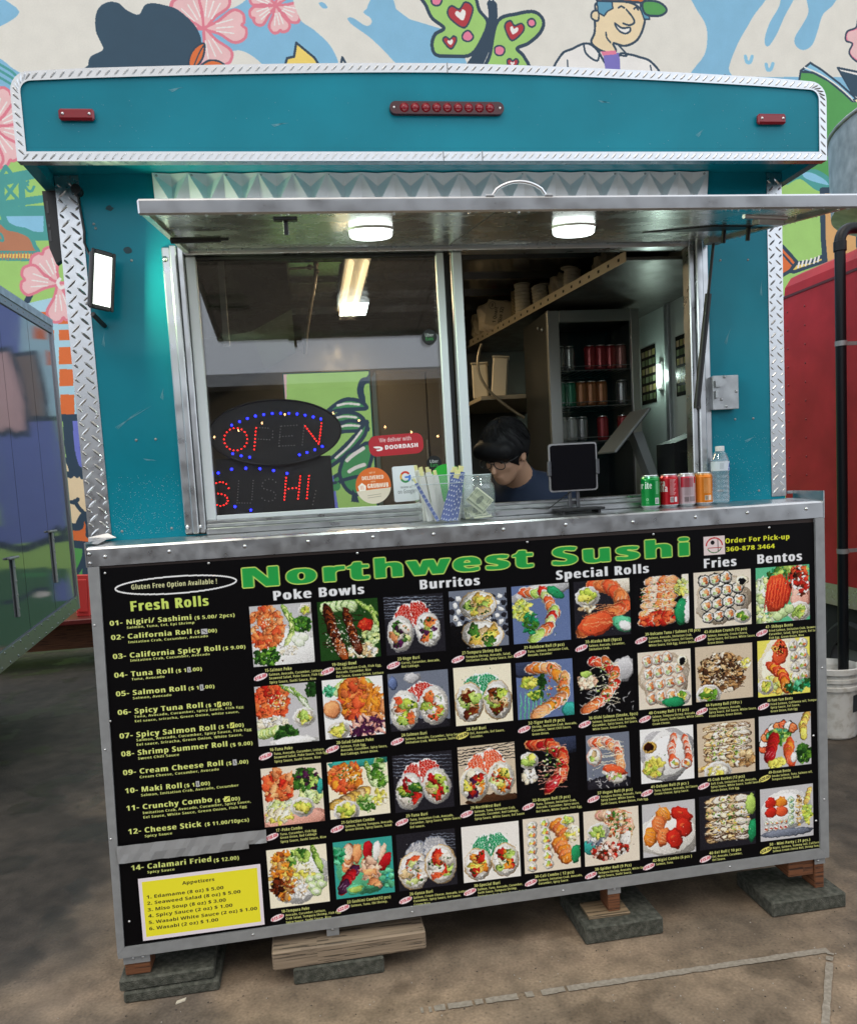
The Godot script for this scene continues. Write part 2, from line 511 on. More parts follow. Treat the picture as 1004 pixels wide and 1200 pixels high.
# each: drawing kind (0 smooth fill, 1 straight fill, 2 smooth line, 3 smooth closed outline, 4 straight line), paint, line width in metres, then points x y in centimetres on the wall
const MURAL := [
	[1, 8, 0, -900, 0, 1100, 0, 1100, 300, -900, 300],
	[0, 1, 0, -377, 811, -367, 784, -392, 766, -423, 753, -415, 733, -395, 729, -380, 717, -360, 710, -285, 708, -155, 709, -139, 720, -170, 782, -167, 817],
	[0, 1, 0, -127, 814, -89, 815, -95, 803, -112, 794, -125, 796],
	[0, 1, 0, -138, 713, -131, 732, -112, 743, -95, 740, -76, 725, -71, 714],
	[2, 9, 0.03, -399, 724, -383, 714, -377, 707],
	[2, 9, 0.03, -400, 717, -384, 707, -378, 700],
	[2, 9, 0.03, -401, 709, -385, 699, -379, 692],
	[0, 5, 0, -147, 769, -166, 770, -189, 769, -195, 779, -190, 789, -185, 790, -186, 797, -178, 805, -165, 802, -157, 784],
	[3, 6, 0.035, -147, 769, -166, 770, -189, 769, -195, 779, -190, 789, -185, 790, -186, 797, -178, 805, -165, 802, -157, 784, -147, 769],
	[2, 7, 0.016, -162, 772, -182, 778],
	[2, 7, 0.016, -159, 776, -177, 785],
	[2, 7, 0.016, -157, 779, -172, 793],
	[0, 5, 0, -147, 769, -163, 778, -183, 787, -184, 799, -176, 805, -171, 805, -168, 812, -158, 816, -148, 808, -149, 787],
	[3, 6, 0.035, -147, 769, -163, 778, -183, 787, -184, 799, -176, 805, -171, 805, -168, 812, -158, 816, -148, 808, -149, 787, -147, 769],
	[2, 7, 0.016, -159, 778, -173, 792],
	[2, 7, 0.016, -155, 780, -165, 797],
	[2, 7, 0.016, -151, 783, -158, 802],
	[0, 5, 0, -147, 769, -148, 787, -151, 809, -142, 818, -132, 816, -129, 812, -122, 815, -114, 809, -115, 796, -133, 783],
	[3, 6, 0.035, -147, 769, -148, 787, -151, 809, -142, 818, -132, 816, -129, 812, -122, 815, -114, 809, -115, 796, -133, 783, -147, 769],
	[2, 7, 0.016, -145, 784, -141, 805],
	[2, 7, 0.016, -141, 783, -133, 802],
	[2, 7, 0.016, -137, 781, -125, 800],
	[0, 5, 0, -147, 769, -130, 778, -110, 792, -98, 788, -97, 778, -100, 774, -95, 769, -98, 758, -112, 753, -129, 763],
	[3, 6, 0.035, -147, 769, -130, 778, -110, 792, -98, 788, -97, 778, -100, 774, -95, 769, -98, 758, -112, 753, -129, 763, -147, 769],
	[2, 7, 0.016, -132, 775, -111, 781],
	[2, 7, 0.016, -132, 770, -111, 772],
	[2, 7, 0.016, -132, 766, -111, 764],
	[0, 5, 0, -147, 769, -134, 756, -116, 743, -118, 730, -128, 725, -133, 727, -137, 721, -148, 719, -156, 730, -149, 750],
	[3, 6, 0.035, -147, 769, -134, 756, -116, 743, -118, 730, -128, 725, -133, 727, -137, 721, -148, 719, -156, 730, -149, 750, -147, 769],
	[2, 7, 0.016, -138, 757, -128, 740],
	[2, 7, 0.016, -143, 755, -136, 736],
	[2, 7, 0.016, -147, 754, -145, 733],
	[0, 5, 0, -56, 799, -43, 800, -27, 803, -22, 797, -24, 791, -27, 789, -26, 785, -30, 779, -39, 780, -47, 790],
	[3, 6, 0.035, -56, 799, -43, 800, -27, 803, -22, 797, -24, 791, -27, 789, -26, 785, -30, 779, -39, 780, -47, 790, -56, 799],
	[2, 7, 0.016, -45, 798, -31, 796],
	[2, 7, 0.016, -46, 795, -33, 791],
	[2, 7, 0.016, -48, 793, -36, 786],
	[0, 5, 0, -56, 799, -49, 788, -40, 777, -43, 769, -50, 767, -52, 769, -56, 766, -62, 766, -66, 774, -60, 787],
	[3, 6, 0.035, -56, 799, -49, 788, -40, 777, -43, 769, -50, 767, -52, 769, -56, 766, -62, 766, -66, 774, -60, 787, -56, 799],
	[2, 7, 0.016, -52, 790, -48, 777],
	[2, 7, 0.016, -55, 789, -53, 776],
	[2, 7, 0.016, -57, 789, -59, 775],
	[0, 5, 0, -56, 799, -64, 789, -73, 776, -81, 775, -85, 780, -84, 783, -88, 784, -89, 791, -82, 797, -69, 797],
	[3, 6, 0.035, -56, 799, -64, 789, -73, 776, -81, 775, -85, 780, -84, 783, -88, 784, -89, 791, -82, 797, -69, 797, -56, 799],
	[2, 7, 0.016, -64, 791, -75, 782],
	[2, 7, 0.016, -65, 794, -77, 786],
	[2, 7, 0.016, -66, 796, -80, 791],
	[0, 5, 0, -56, 799, -68, 800, -84, 799, -88, 806, -85, 812, -82, 813, -82, 817, -77, 822, -68, 820, -63, 808],
	[3, 6, 0.035, -56, 799, -68, 800, -84, 799, -88, 806, -85, 812, -82, 813, -82, 817, -77, 822, -68, 820, -63, 808, -56, 799],
	[2, 7, 0.016, -66, 801, -79, 805],
	[2, 7, 0.016, -64, 803, -76, 810],
	[2, 7, 0.016, -62, 806, -73, 814],
	[0, 5, 0, -56, 799, -53, 811, -52, 826, -45, 830, -39, 828, -38, 825, -33, 826, -29, 821, -32, 813, -45, 806],
	[3, 6, 0.035, -56, 799, -53, 811, -52, 826, -45, 830, -39, 828, -38, 825, -33, 826, -29, 821, -32, 813, -45, 806, -56, 799],
	[2, 7, 0.016, -52, 808, -47, 822],
	[2, 7, 0.016, -50, 807, -42, 819],
	[2, 7, 0.016, -48, 806, -37, 816],
	[0, 2, 0, -295, 710, -292, 723, -288, 733, -273, 741, -274, 749, -279, 763, -278, 780, -272, 792, -261, 798, -249, 797, -240, 789, -226, 784, -218, 795, -208, 798, -194, 796, -180, 792, -167, 782, -157, 770, -152, 755, -156, 742, -165, 734, -165, 713],
	[0, 4, 0, -170, 724, -167, 737, -159, 747, -149, 751, -150, 739, -155, 729, -163, 722],
	[3, 3, 0.024, -170, 724, -167, 737, -159, 747, -149, 751, -150, 739, -155, 729, -163, 722, -170, 724],
	[0, 4, 0, -157, 720, -146, 730, -133, 730, -124, 723, -133, 717],
	[3, 3, 0.024, -157, 720, -146, 730, -133, 730, -124, 723, -133, 717, -157, 720],
	[2, 3, 0.016, -163, 725, -156, 739, -150, 748],
	[1, 8, 0, -460, 628, -328, 628, -349, 406, -483, 410],
	[1, 0, 0, -456, 665, -460, 624, -406, 622, -394, 628, -387, 643, -386, 678],
	[0, 5, 0, -412, 648, -408, 666, -407, 688, -396, 695, -388, 691, -386, 686, -380, 687, -373, 680, -377, 667, -396, 659],
	[3, 6, 0.035, -412, 648, -408, 666, -407, 688, -396, 695, -388, 691, -386, 686, -380, 687, -373, 680, -377, 667, -396, 659, -412, 648],
	[2, 7, 0.016, -407, 663, -399, 682],
	[2, 7, 0.016, -404, 661, -392, 678],
	[2, 7, 0.016, -400, 658, -385, 674],
	[0, 5, 0, -412, 648, -398, 661, -383, 678, -371, 677, -367, 668, -370, 663, -364, 660, -364, 650, -375, 642, -394, 647],
	[3, 6, 0.035, -412, 648, -398, 661, -383, 678, -371, 677, -367, 668, -370, 663, -364, 660, -364, 650, -375, 642, -394, 647, -412, 648],
	[2, 7, 0.016, -399, 657, -381, 668],
	[2, 7, 0.016, -398, 653, -379, 660],
	[2, 7, 0.016, -397, 649, -377, 652],
	[0, 5, 0, -412, 648, -394, 650, -372, 654, -364, 646, -368, 636, -373, 633, -371, 627, -377, 618, -391, 619, -400, 635],
	[3, 6, 0.035, -412, 648, -394, 650, -372, 654, -364, 646, -368, 636, -373, 633, -371, 627, -377, 618, -391, 619, -400, 635, -412, 648],
	[2, 7, 0.016, -397, 647, -378, 645],
	[2, 7, 0.016, -399, 643, -381, 637],
	[2, 7, 0.016, -401, 639, -385, 629],
	[0, 5, 0, -412, 648, -399, 637, -381, 626, -382, 614, -391, 608, -395, 609, -399, 603, -409, 600, -417, 610, -413, 630],
	[3, 6, 0.035, -412, 648, -399, 637, -381, 626, -382, 614, -391, 608, -395, 609, -399, 603, -409, 600, -417, 610, -413, 630, -412, 648],
	[2, 7, 0.016, -403, 638, -391, 622],
	[2, 7, 0.016, -407, 636, -399, 618],
	[2, 7, 0.016, -410, 634, -407, 614],
	[0, 5, 0, -412, 648, -409, 631, -403, 610, -411, 600, -421, 601, -424, 605, -430, 602, -439, 606, -439, 619, -424, 633],
	[3, 6, 0.035, -412, 648, -409, 631, -403, 610, -411, 600, -421, 601, -424, 605, -430, 602, -439, 606, -439, 619, -424, 633, -412, 648],
	[2, 7, 0.016, -412, 634, -413, 613],
	[2, 7, 0.016, -416, 634, -421, 615],
	[2, 7, 0.016, -420, 635, -429, 616],
	[4, 9, 0.075, -447, 580, -410, 587, -353, 598],
	[4, 9, 0.075, -447, 574, -410, 581, -353, 594],
	[4, 9, 0.09, -450, 548, -413, 555, -356, 563],
	[4, 9, 0.075, -451, 541, -413, 548, -358, 549],
	[4, 9, 0.075, -408, 585, -410, 555],
	[4, 9, 0.075, -384, 585, -386, 555],
	[4, 9, 0.04, -406, 581, -391, 562],
	[4, 9, 0.04, -390, 582, -408, 560],
	[4, 9, 0.05, -409, 589, -401, 601, -393, 589],
	[4, 9, 0.03, -381, 583, -377, 579],
	[4, 9, 0.03, -376, 583, -381, 578],
	[2, 9, 0.03, -380, 577, -377, 572, -373, 572, -370, 577],
	[1, 12, 0, -410, 545, -358, 545, -361, 518, -376, 519, -386, 524, -397, 526, -406, 531, -409, 537],
	[4, 9, 0.07, -410, 545, -358, 545, -361, 518, -376, 519, -386, 524, -397, 526, -406, 531, -409, 537, -410, 545],
	[4, 9, 0.1, -421, 548, -358, 549],
	[4, 9, 0.09, -377, 516, -359, 516],
	[0, 10, 0, -425, 538, -413, 534, -406, 527, -394, 524, -381, 517, -376, 505, -377, 496, -430, 496],
	[3, 9, 0.05, -425, 538, -413, 534, -406, 527, -394, 524, -381, 517, -376, 505, -377, 496, -430, 496, -425, 538],
	[1, 11, 0, -429, 498, -375, 497, -377, 488, -430, 490],
	[4, 9, 0.035, -429, 498, -375, 497, -377, 488, -430, 490, -429, 498],
	[4, 10, 0.016, -430, 497, -431, 490],
	[4, 10, 0.016, -426, 497, -427, 490],
	[4, 10, 0.016, -422, 497, -423, 490],
	[4, 10, 0.016, -418, 497, -420, 489],
	[4, 10, 0.016, -415, 497, -416, 489],
	[4, 10, 0.016, -411, 497, -412, 489],
	[4, 10, 0.016, -407, 497, -409, 489],
	[4, 10, 0.016, -404, 497, -405, 489],
	[4, 10, 0.016, -400, 497, -401, 489],
	[4, 10, 0.016, -396, 497, -397, 489],
	[4, 10, 0.016, -393, 497, -394, 489],
	[4, 10, 0.016, -389, 497, -390, 489],
	[4, 10, 0.016, -385, 497, -386, 489],
	[4, 10, 0.016, -381, 496, -383, 489],
	[4, 10, 0.016, -378, 496, -379, 489],
	[2, 9, 0.03, -418, 522, -414, 519, -413, 512, -419, 514],
	[4, 3, 0.07, -369, 476, -395, 432],
	[1, 13, 0, -391, 435, -342, 445, -335, 354, -340, 286, -371, 288, -369, 362, -369, 403, -394, 427],
	[1, 4, 0, -388, 424, -381, 424, -382, 418, -388, 418],
	[1, 4, 0, -380, 424, -363, 423, -364, 411, -381, 411],
	[1, 4, 0, -355, 421, -342, 421, -343, 408, -357, 408],
	[1, 4, 0, -369, 401, -363, 401, -364, 388, -370, 388],
	[1, 4, 0, -357, 401, -342, 401, -343, 388, -358, 388],
	[1, 4, 0, -370, 380, -365, 380, -367, 360, -372, 360],
	[1, 4, 0, -359, 379, -342, 379, -344, 358, -361, 358],
	[1, 4, 0, -361, 352, -344, 351, -346, 330, -363, 330],
	[1, 4, 0, -363, 320, -346, 319, -348, 291, -365, 292],
	[1, 4, 0, -370, 320, -369, 320, -371, 292, -373, 292],
	[1, 4, 0, -334, 378, -320, 378, -322, 357, -336, 357],
	[1, 4, 0, -337, 351, -321, 351, -323, 329, -339, 329],
	[0, 5, 0, -352, 458, -365, 468, -382, 480, -381, 491, -373, 496, -368, 495, -365, 501, -356, 503, -348, 494, -352, 475],
	[3, 6, 0.035, -352, 458, -365, 468, -382, 480, -381, 491, -373, 496, -368, 495, -365, 501, -356, 503, -348, 494, -352, 475, -352, 458],
	[2, 7, 0.016, -361, 468, -372, 483],
	[2, 7, 0.016, -357, 470, -364, 487],
	[2, 7, 0.016, -354, 472, -357, 490],
	[0, 5, 0, -352, 458, -369, 453, -389, 445, -397, 452, -396, 461, -392, 464, -395, 470, -391, 479, -378, 481, -366, 467],
	[3, 6, 0.035, -352, 458, -369, 453, -389, 445, -397, 452, -396, 461, -392, 464, -395, 470, -391, 479, -378, 481, -366, 467, -352, 458],
	[2, 7, 0.016, -366, 456, -385, 455],
	[2, 7, 0.016, -365, 460, -383, 463],
	[2, 7, 0.016, -364, 464, -381, 471],
	[0, 5, 0, -352, 458, -344, 443, -333, 426, -337, 415, -347, 413, -350, 416, -355, 411, -365, 412, -369, 424, -359, 441],
	[3, 6, 0.035, -352, 458, -344, 443, -333, 426, -337, 415, -347, 413, -350, 416, -355, 411, -365, 412, -369, 424, -359, 441, -352, 458],
	[2, 7, 0.016, -348, 445, -343, 426],
	[2, 7, 0.016, -352, 444, -351, 425],
	[2, 7, 0.016, -356, 444, -359, 424],
	[0, 5, 0, -352, 458, -335, 459, -314, 462, -307, 454, -310, 445, -315, 442, -313, 436, -319, 428, -332, 429, -341, 445],
	[3, 6, 0.035, -352, 458, -335, 459, -314, 462, -307, 454, -310, 445, -315, 442, -313, 436, -319, 428, -332, 429, -341, 445, -352, 458],
	[2, 7, 0.016, -339, 456, -320, 453],
	[2, 7, 0.016, -340, 453, -323, 446],
	[2, 7, 0.016, -342, 449, -327, 438],
	[2, 7, 0.04, -350, 464, -353, 459, -350, 453, -346, 454],
	[4, 3, 0.14, -371, 288, -318, 286],
	[1, 8, 0, -374, 287, -358, 285, -359, 246, -354, 220, -362, 213, -372, 218, -378, 247],
	[1, 14, 0, -356, 286, -308, 284, -314, 213, -342, 220, -351, 227, -356, 246],
	[1, 15, 0, -373, 221, -360, 215, -356, 219, -352, 215, -349, 220, -346, 213, -341, 217, -328, 213, -331, 164, -344, 153, -355, 151, -380, 153],
	[4, 3, 0.05, -373, 221, -360, 215, -356, 219, -352, 215, -349, 220, -346, 213, -341, 217, -328, 213, -331, 164, -344, 153, -355, 151, -380, 153, -373, 221],
	[0, 15, 0, -372, 238, -366, 238, -361, 232, -360, 220, -373, 221],
	[3, 3, 0.05, -372, 238, -366, 238, -361, 232, -360, 220, -373, 221, -372, 238],
	[2, 3, 0.12, -357, 285, -358, 255, -356, 235, -352, 223, -342, 219],
	[2, 3, 0.05, -362, 182, -358, 181, -354, 185],
	[2, 3, 0.05, -358, 183, -353, 173, -347, 166, -340, 160],
	[0, 4, 0, -380, 153, -356, 148, -352, 158, -346, 164, -329, 163, -333, 123, -382, 129],
	[3, 3, 0.07, -380, 153, -356, 148, -352, 158, -346, 164, -329, 163, -333, 123, -382, 129, -380, 153],
	[2, 3, 0.09, -369, 152, -358, 149, -353, 157, -347, 164, -343, 153, -344, 138],
	[1, 16, 0, -382, 129, -350, 124, -355, 100, -356, 67, -388, 67],
	[4, 3, 0.1, -378, 130, -347, 124],
	[1, 14, 0, -348, 124, -322, 122, -330, 32, -357, 34],
	[1, 15, 0, -363, 68, -352, 68, -356, 26, -367, 27],
	[1, 14, 0, -353, 56, -328, 54, -333, -2, -358, 0],
	[2, 3, 0.08, -350, 124, -355, 64, -355, 47, -352, 34],
	[2, 3, 0.06, -353, 109, -360, 95, -370, 84, -378, 81],
	[4, 3, 0.05, -360, 67, -356, 69, -354, 67],
	[0, 1, 0, -26, 821, -27, 785, -9, 770, 9, 753, 19, 733, 22, 716, 100, 717, 91, 734, 64, 761, 41, 777, 35, 785, 42, 786, 57, 777, 65, 779, 65, 786, 56, 793, 62, 801, 62, 823],
	[0, 0, 0, -1, 803, 5, 804, 10, 798, 4, 797],
	[1, 1, 0, 93, 824, 99, 798, 116, 786, 135, 781, 161, 774, 182, 752, 196, 715, 930, 724, 929, 846],
	[1, 27, 0, -52, 719, -46, 735, -37, 737, -33, 754, -22, 745, -11, 736, -1, 719],
	[4, 3, 0.03, -52, 719, -46, 735, -37, 737, -33, 754, -22, 745, -11, 736, -1, 719, -52, 719],
	[4, 3, 0.03, 21, 723, 25, 737, 31, 725],
	[0, 8, 0, 134, 821, 139, 803, 146, 788, 161, 776, 149, 768, 144, 755, 149, 742, 173, 741, 197, 744, 215, 769, 220, 786, 210, 799, 197, 823],
	[3, 3, 0.045, 134, 821, 139, 803, 146, 788, 161, 776, 149, 768, 144, 755, 149, 742, 173, 741, 197, 744, 215, 769, 220, 786, 210, 799, 197, 823, 134, 821],
	[0, 8, 0, 234, 786, 261, 796, 285, 799, 297, 788, 292, 773, 275, 759, 259, 752, 268, 742, 272, 723, 216, 722, 222, 745],
	[3, 3, 0.045, 234, 786, 261, 796, 285, 799, 297, 788, 292, 773, 275, 759, 259, 752, 268, 742, 272, 723, 216, 722, 222, 745, 234, 786],
	[0, 3, 0, 221, 809, 227, 812, 234, 808, 234, 790, 229, 768, 218, 743, 204, 722, 184, 722, 202, 748, 217, 771, 222, 794],
	[4, 3, 0.02, 225, 809, 222, 820],
	[4, 3, 0.02, 228, 809, 232, 820],
	[0, 17, 0, 189, 777, 171, 787, 167, 797, 173, 804, 183, 800, 191, 809, 200, 805, 200, 795],
	[3, 3, 0.022, 189, 777, 171, 787, 167, 797, 173, 804, 183, 800, 191, 809, 200, 805, 200, 795, 189, 777],
	[0, 7, 0, 187, 786, 179, 791, 177, 795, 180, 798, 184, 796, 187, 800, 191, 798, 191, 794],
	[0, 17, 0, 252, 762, 244, 776, 245, 784, 252, 787, 257, 781, 266, 784, 270, 779, 266, 771],
	[3, 3, 0.022, 252, 762, 244, 776, 245, 784, 252, 787, 257, 781, 266, 784, 270, 779, 266, 771, 252, 762],
	[0, 7, 0, 254, 770, 251, 775, 251, 779, 254, 780, 256, 777, 260, 779, 262, 777, 260, 773],
	[0, 17, 0, 169, 750, 161, 757, 159, 762, 163, 765, 168, 762, 173, 766, 177, 764, 176, 758],
	[3, 3, 0.022, 169, 750, 161, 757, 159, 762, 163, 765, 168, 762, 173, 766, 177, 764, 176, 758, 169, 750],
	[0, 7, 0, 169, 755, 165, 758, 165, 760, 166, 761, 168, 760, 170, 762, 172, 761, 172, 758],
	[0, 17, 0, 250, 725, 245, 732, 245, 737, 249, 739, 252, 736, 257, 739, 260, 736, 258, 731],
	[3, 3, 0.022, 250, 725, 245, 732, 245, 737, 249, 739, 252, 736, 257, 739, 260, 736, 258, 731, 250, 725],
	[0, 7, 0, 251, 730, 249, 733, 249, 734, 250, 735, 252, 734, 254, 735, 255, 734, 254, 732],
	[0, 18, 0, 160, 810, 158, 806, 155, 804, 150, 804, 147, 806, 146, 810, 147, 814, 151, 816, 155, 816, 159, 814],
	[3, 3, 0.022, 160, 810, 158, 806, 155, 804, 150, 804, 147, 806, 146, 810, 147, 814, 151, 816, 155, 816, 159, 814, 160, 810],
	[0, 18, 0, 200, 766, 198, 762, 194, 760, 190, 760, 186, 762, 185, 766, 187, 770, 191, 773, 195, 773, 198, 770],
	[3, 3, 0.022, 200, 766, 198, 762, 194, 760, 190, 760, 186, 762, 185, 766, 187, 770, 191, 773, 195, 773, 198, 770, 200, 766],
	[0, 18, 0, 242, 749, 240, 745, 237, 743, 232, 743, 229, 745, 228, 749, 229, 753, 233, 755, 237, 755, 241, 753],
	[3, 3, 0.022, 242, 749, 240, 745, 237, 743, 232, 743, 229, 745, 228, 749, 229, 753, 233, 755, 237, 755, 241, 753, 242, 749],
	[0, 18, 0, 286, 785, 285, 782, 282, 780, 279, 780, 276, 782, 275, 785, 276, 788, 279, 790, 283, 790, 285, 788],
	[3, 3, 0.022, 286, 785, 285, 782, 282, 780, 279, 780, 276, 782, 275, 785, 276, 788, 279, 790, 283, 790, 285, 788, 286, 785],
	[0, 7, 0, 311, 719, 320, 745, 336, 753, 353, 760, 365, 757, 377, 742, 382, 719],
	[3, 3, 0.03, 311, 719, 320, 745, 336, 753, 353, 760, 365, 757, 377, 742, 382, 719, 311, 719],
	[0, 7, 0, 400, 719, 402, 746, 416, 747, 430, 744, 447, 738, 457, 720],
	[3, 3, 0.03, 400, 719, 402, 746, 416, 747, 430, 744, 447, 738, 457, 720, 400, 719],
	[1, 19, 0, 379, 747, 402, 749, 403, 719, 382, 719],
	[0, 15, 0, 370, 801, 368, 775, 363, 761, 380, 750, 397, 751, 394, 761, 410, 758, 427, 765, 437, 781, 439, 799, 420, 814, 375, 813],
	[3, 3, 0.03, 370, 801, 368, 775, 363, 761, 380, 750, 397, 751, 394, 761, 410, 758, 427, 765, 437, 781, 439, 799, 420, 814, 375, 813, 370, 801],
	[1, 18, 0, 376, 750, 397, 752, 398, 747, 378, 745],
	[0, 15, 0, 374, 802, 366, 801, 364, 794, 369, 790, 374, 791],
	[3, 3, 0.025, 374, 802, 366, 801, 364, 794, 369, 790, 374, 791, 374, 802],
	[1, 20, 0, 372, 820, 394, 814, 395, 806, 387, 802, 382, 796, 374, 800],
	[4, 3, 0.02, 372, 820, 394, 814, 395, 806, 387, 802, 382, 796, 374, 800, 372, 820],
	[1, 20, 0, 434, 818, 443, 814, 447, 793, 439, 793, 434, 807],
	[4, 3, 0.02, 434, 818, 443, 814, 447, 793, 439, 793, 434, 807, 434, 818],
	[1, 4, 0, 373, 831, 373, 815, 408, 816, 441, 814, 440, 833],
	[4, 3, 0.03, 373, 831, 373, 815, 408, 816, 441, 814, 440, 833, 373, 831],
	[0, 16, 0, 438, 815, 454, 817, 466, 813, 472, 805, 461, 798, 441, 800],
	[3, 3, 0.03, 438, 815, 454, 817, 466, 813, 472, 805, 461, 798, 441, 800, 438, 815],
	[2, 3, 0.026, 414, 805, 422, 796, 425, 789, 418, 785, 409, 787],
	[2, 3, 0.024, 403, 807, 407, 809, 411, 807],
	[2, 3, 0.024, 425, 806, 428, 808, 431, 805],
	[0, 7, 0, 397, 787, 402, 778, 411, 774, 418, 777, 418, 782, 407, 781],
	[3, 3, 0.024, 397, 787, 402, 778, 411, 774, 418, 777, 418, 782, 407, 781, 397, 787],
	[2, 3, 0.022, 384, 775, 385, 768, 390, 762],
	[2, 3, 0.026, 352, 760, 355, 747, 370, 738, 374, 750],
	[2, 3, 0.024, 402, 746, 412, 745, 410, 750, 400, 760],
	[4, 3, 0.02, 328, 738, 329, 725],
	[4, 3, 0.02, 446, 733, 448, 722],
	[0, 0, 0, 510, 835, 512, 813, 527, 790, 530, 771, 525, 748, 503, 716, 563, 716, 561, 732, 575, 764, 597, 798, 619, 838],
	[0, 0, 0, 644, 838, 638, 815, 623, 792, 615, 769, 620, 761, 632, 775, 645, 800, 667, 839],
	[0, 0, 0, 731, 841, 720, 819, 704, 805, 696, 784, 687, 764, 673, 757, 662, 763, 661, 774, 674, 793, 682, 809, 681, 839],
	[2, 12, 0.05, 586, 747, 588, 740, 593, 740, 596, 747],
	[2, 12, 0.05, 617, 737, 619, 730, 624, 731, 627, 738],
	[2, 3, 0.03, 548, 720, 556, 721, 563, 719],
	[0, 18, 0, 782, 803, 760, 802, 755, 789, 741, 783, 739, 771, 749, 767, 744, 754, 758, 742, 782, 741],
	[3, 3, 0.025, 782, 803, 760, 802, 755, 789, 741, 783, 739, 771, 749, 767, 744, 754, 758, 742, 782, 741, 782, 803],
	[0, 5, 0, 781, 801, 761, 800, 757, 787, 743, 782, 742, 772, 751, 767, 746, 755, 759, 745, 781, 743],
	[1, 12, 0, 669, 729, 684, 740, 701, 731, 728, 713, 759, 689, 800, 658, 799, 589, 712, 708],
	[4, 3, 0.03, 669, 729, 684, 740, 701, 731, 728, 713, 759, 689, 800, 658, 799, 589, 712, 708, 669, 729],
	[1, 16, 0, 669, 728, 688, 727, 712, 716, 736, 699, 759, 680, 800, 650, 799, 467, 617, 470, 619, 606, 704, 641, 665, 708],
	[4, 3, 0.03, 669, 728, 688, 727, 712, 716, 736, 699, 759, 680, 800, 650, 799, 467, 617, 470, 619, 606, 704, 641, 665, 708, 669, 728],
	[2, 7, 0.02, 675, 734, 703, 723, 732, 705, 757, 684],
	[2, 3, 0.012, 672, 731, 701, 722, 730, 703, 754, 683],
	[1, 7, 0, 726, 734, 756, 729, 782, 724, 781, 661, 754, 691],
	[4, 3, 0.03, 726, 734, 756, 729, 782, 724, 781, 661, 754, 691, 726, 734],
	[1, 2, 0, 730, 730, 782, 719, 781, 669, 747, 702],
	[1, 15, 0, 750, 691, 773, 697, 781, 669, 759, 681],
	[4, 3, 0.02, 750, 691, 773, 697, 781, 669, 759, 681, 750, 691],
	[1, 16, 0, 685, 687, 818, 688, 818, 593, 683, 593],
	[1, 8, 0, 626, 578, 653, 584, 672, 582, 710, 570, 772, 558, 772, 417, 623, 420],
	[0, 9, 0, 644, 590, 675, 595, 697, 593, 723, 574, 723, 562, 692, 566, 666, 582, 644, 574],
	[0, 12, 0, 668, 590, 677, 593, 690, 590, 705, 582, 712, 572, 690, 576, 673, 582],
	[3, 9, 0.03, 668, 590, 677, 593, 690, 590, 705, 582, 712, 572, 690, 576, 673, 582, 668, 590],
	[1, 22, 0, 700, 566, 754, 566, 758, 457, 704, 459, 701, 499],
	[4, 3, 0.08, 700, 566, 754, 566, 758, 457, 704, 459, 701, 499, 700, 566],
	[1, 4, 0, 629, 494, 639, 488, 660, 466, 648, 454, 628, 444],
	[4, 3, 0.05, 629, 494, 639, 488, 660, 466, 648, 454, 628, 444, 629, 494],
	[4, 3, 0.03, 638, 478, 654, 461],
	[1, 11, 0, 658, 465, 682, 467, 699, 474, 702, 467, 655, 453, 648, 454],
	[4, 3, 0.05, 658, 465, 682, 467, 699, 474, 702, 467, 655, 453, 648, 454, 658, 465],
	[4, 7, 0.03, 663, 466, 661, 459],
	[4, 7, 0.03, 669, 468, 667, 461],
	[4, 7, 0.03, 675, 469, 673, 462],
	[4, 7, 0.03, 682, 471, 679, 464],
	[4, 7, 0.03, 688, 472, 686, 465],
	[4, 7, 0.03, 694, 474, 692, 467],
	[1, 23, 0, -107, 452, -140, 427, -133, 374, -124, 371, -109, 371, -75, 373, -85, 463],
	[1, 13, 0, -140, 427, -180, 403, -175, 290, -158, 291, -151, 370, -133, 374],
	[1, 4, 0, -153, 408, -168, 400, -167, 389, -151, 391],
	[1, 4, 0, -165, 377, -172, 373, -171, 357, -165, 357],
	[1, 25, 0, -125, 371, -152, 374, -156, 348, -159, 320, -158, 291, -137, 292, -135, 310, -131, 349],
	[4, 3, 0.05, -125, 371, -152, 374, -156, 348, -159, 320, -158, 291, -137, 292, -135, 310, -131, 349, -125, 371],
	[1, 23, 0, -50, 289, -170, 289, -175, 199, -169, 136, -33, 127],
	[1, 24, 0, -75, 371, -121, 380, -128, 353, -132, 331, -135, 310, -133, 270, -125, 274, -119, 269, -110, 279, -104, 272, -66, 281],
	[4, 3, 0.06, -75, 371, -121, 380, -128, 353, -132, 331, -135, 310, -133, 270, -125, 274, -119, 269, -110, 279, -104, 272, -66, 281, -75, 371],
	[4, 3, 0.06, -137, 290, -170, 290],
	[1, 8, 0, -146, 138, -158, 151, -162, 140, -169, 149, -167, 135, -145, 134],
	[4, 3, 0.05, -146, 138, -158, 151, -162, 140, -169, 149, -167, 135, -145, 134, -146, 138],
	[1, 26, 0, -30, 98, -92, 101, -117, 99, -138, 100, -144, 97, -166, 96, -167, 39, -162, -18, -19, -5],
	[4, 3, 0.09, -51, 135, -89, 132, -102, 126, -116, 125, -134, 131, -145, 134, -169, 136],
	[4, 21, 0.05, -111, 91, -137, 90],
	[1, 23, 0, -146, 96, -150, 84, -152, 74, -157, 85, -162, 75, -166, 96, -169, 54, -146, 54],
	[1, 7, 0, -120, 63, -126, 69, -140, 67, -139, 62, -125, 60],
	[2, 3, 0.05, -81, 57, -99, 59, -115, 66, -124, 71, -137, 71],
	[1, 8, 0, -73, 366, 76, 361, 63, 148, -88, 157],
	[1, 14, 0, 26, 352, 41, 335, 33, 321, 45, 212, 33, 150, 63, 148, 76, 361, 35, 362],
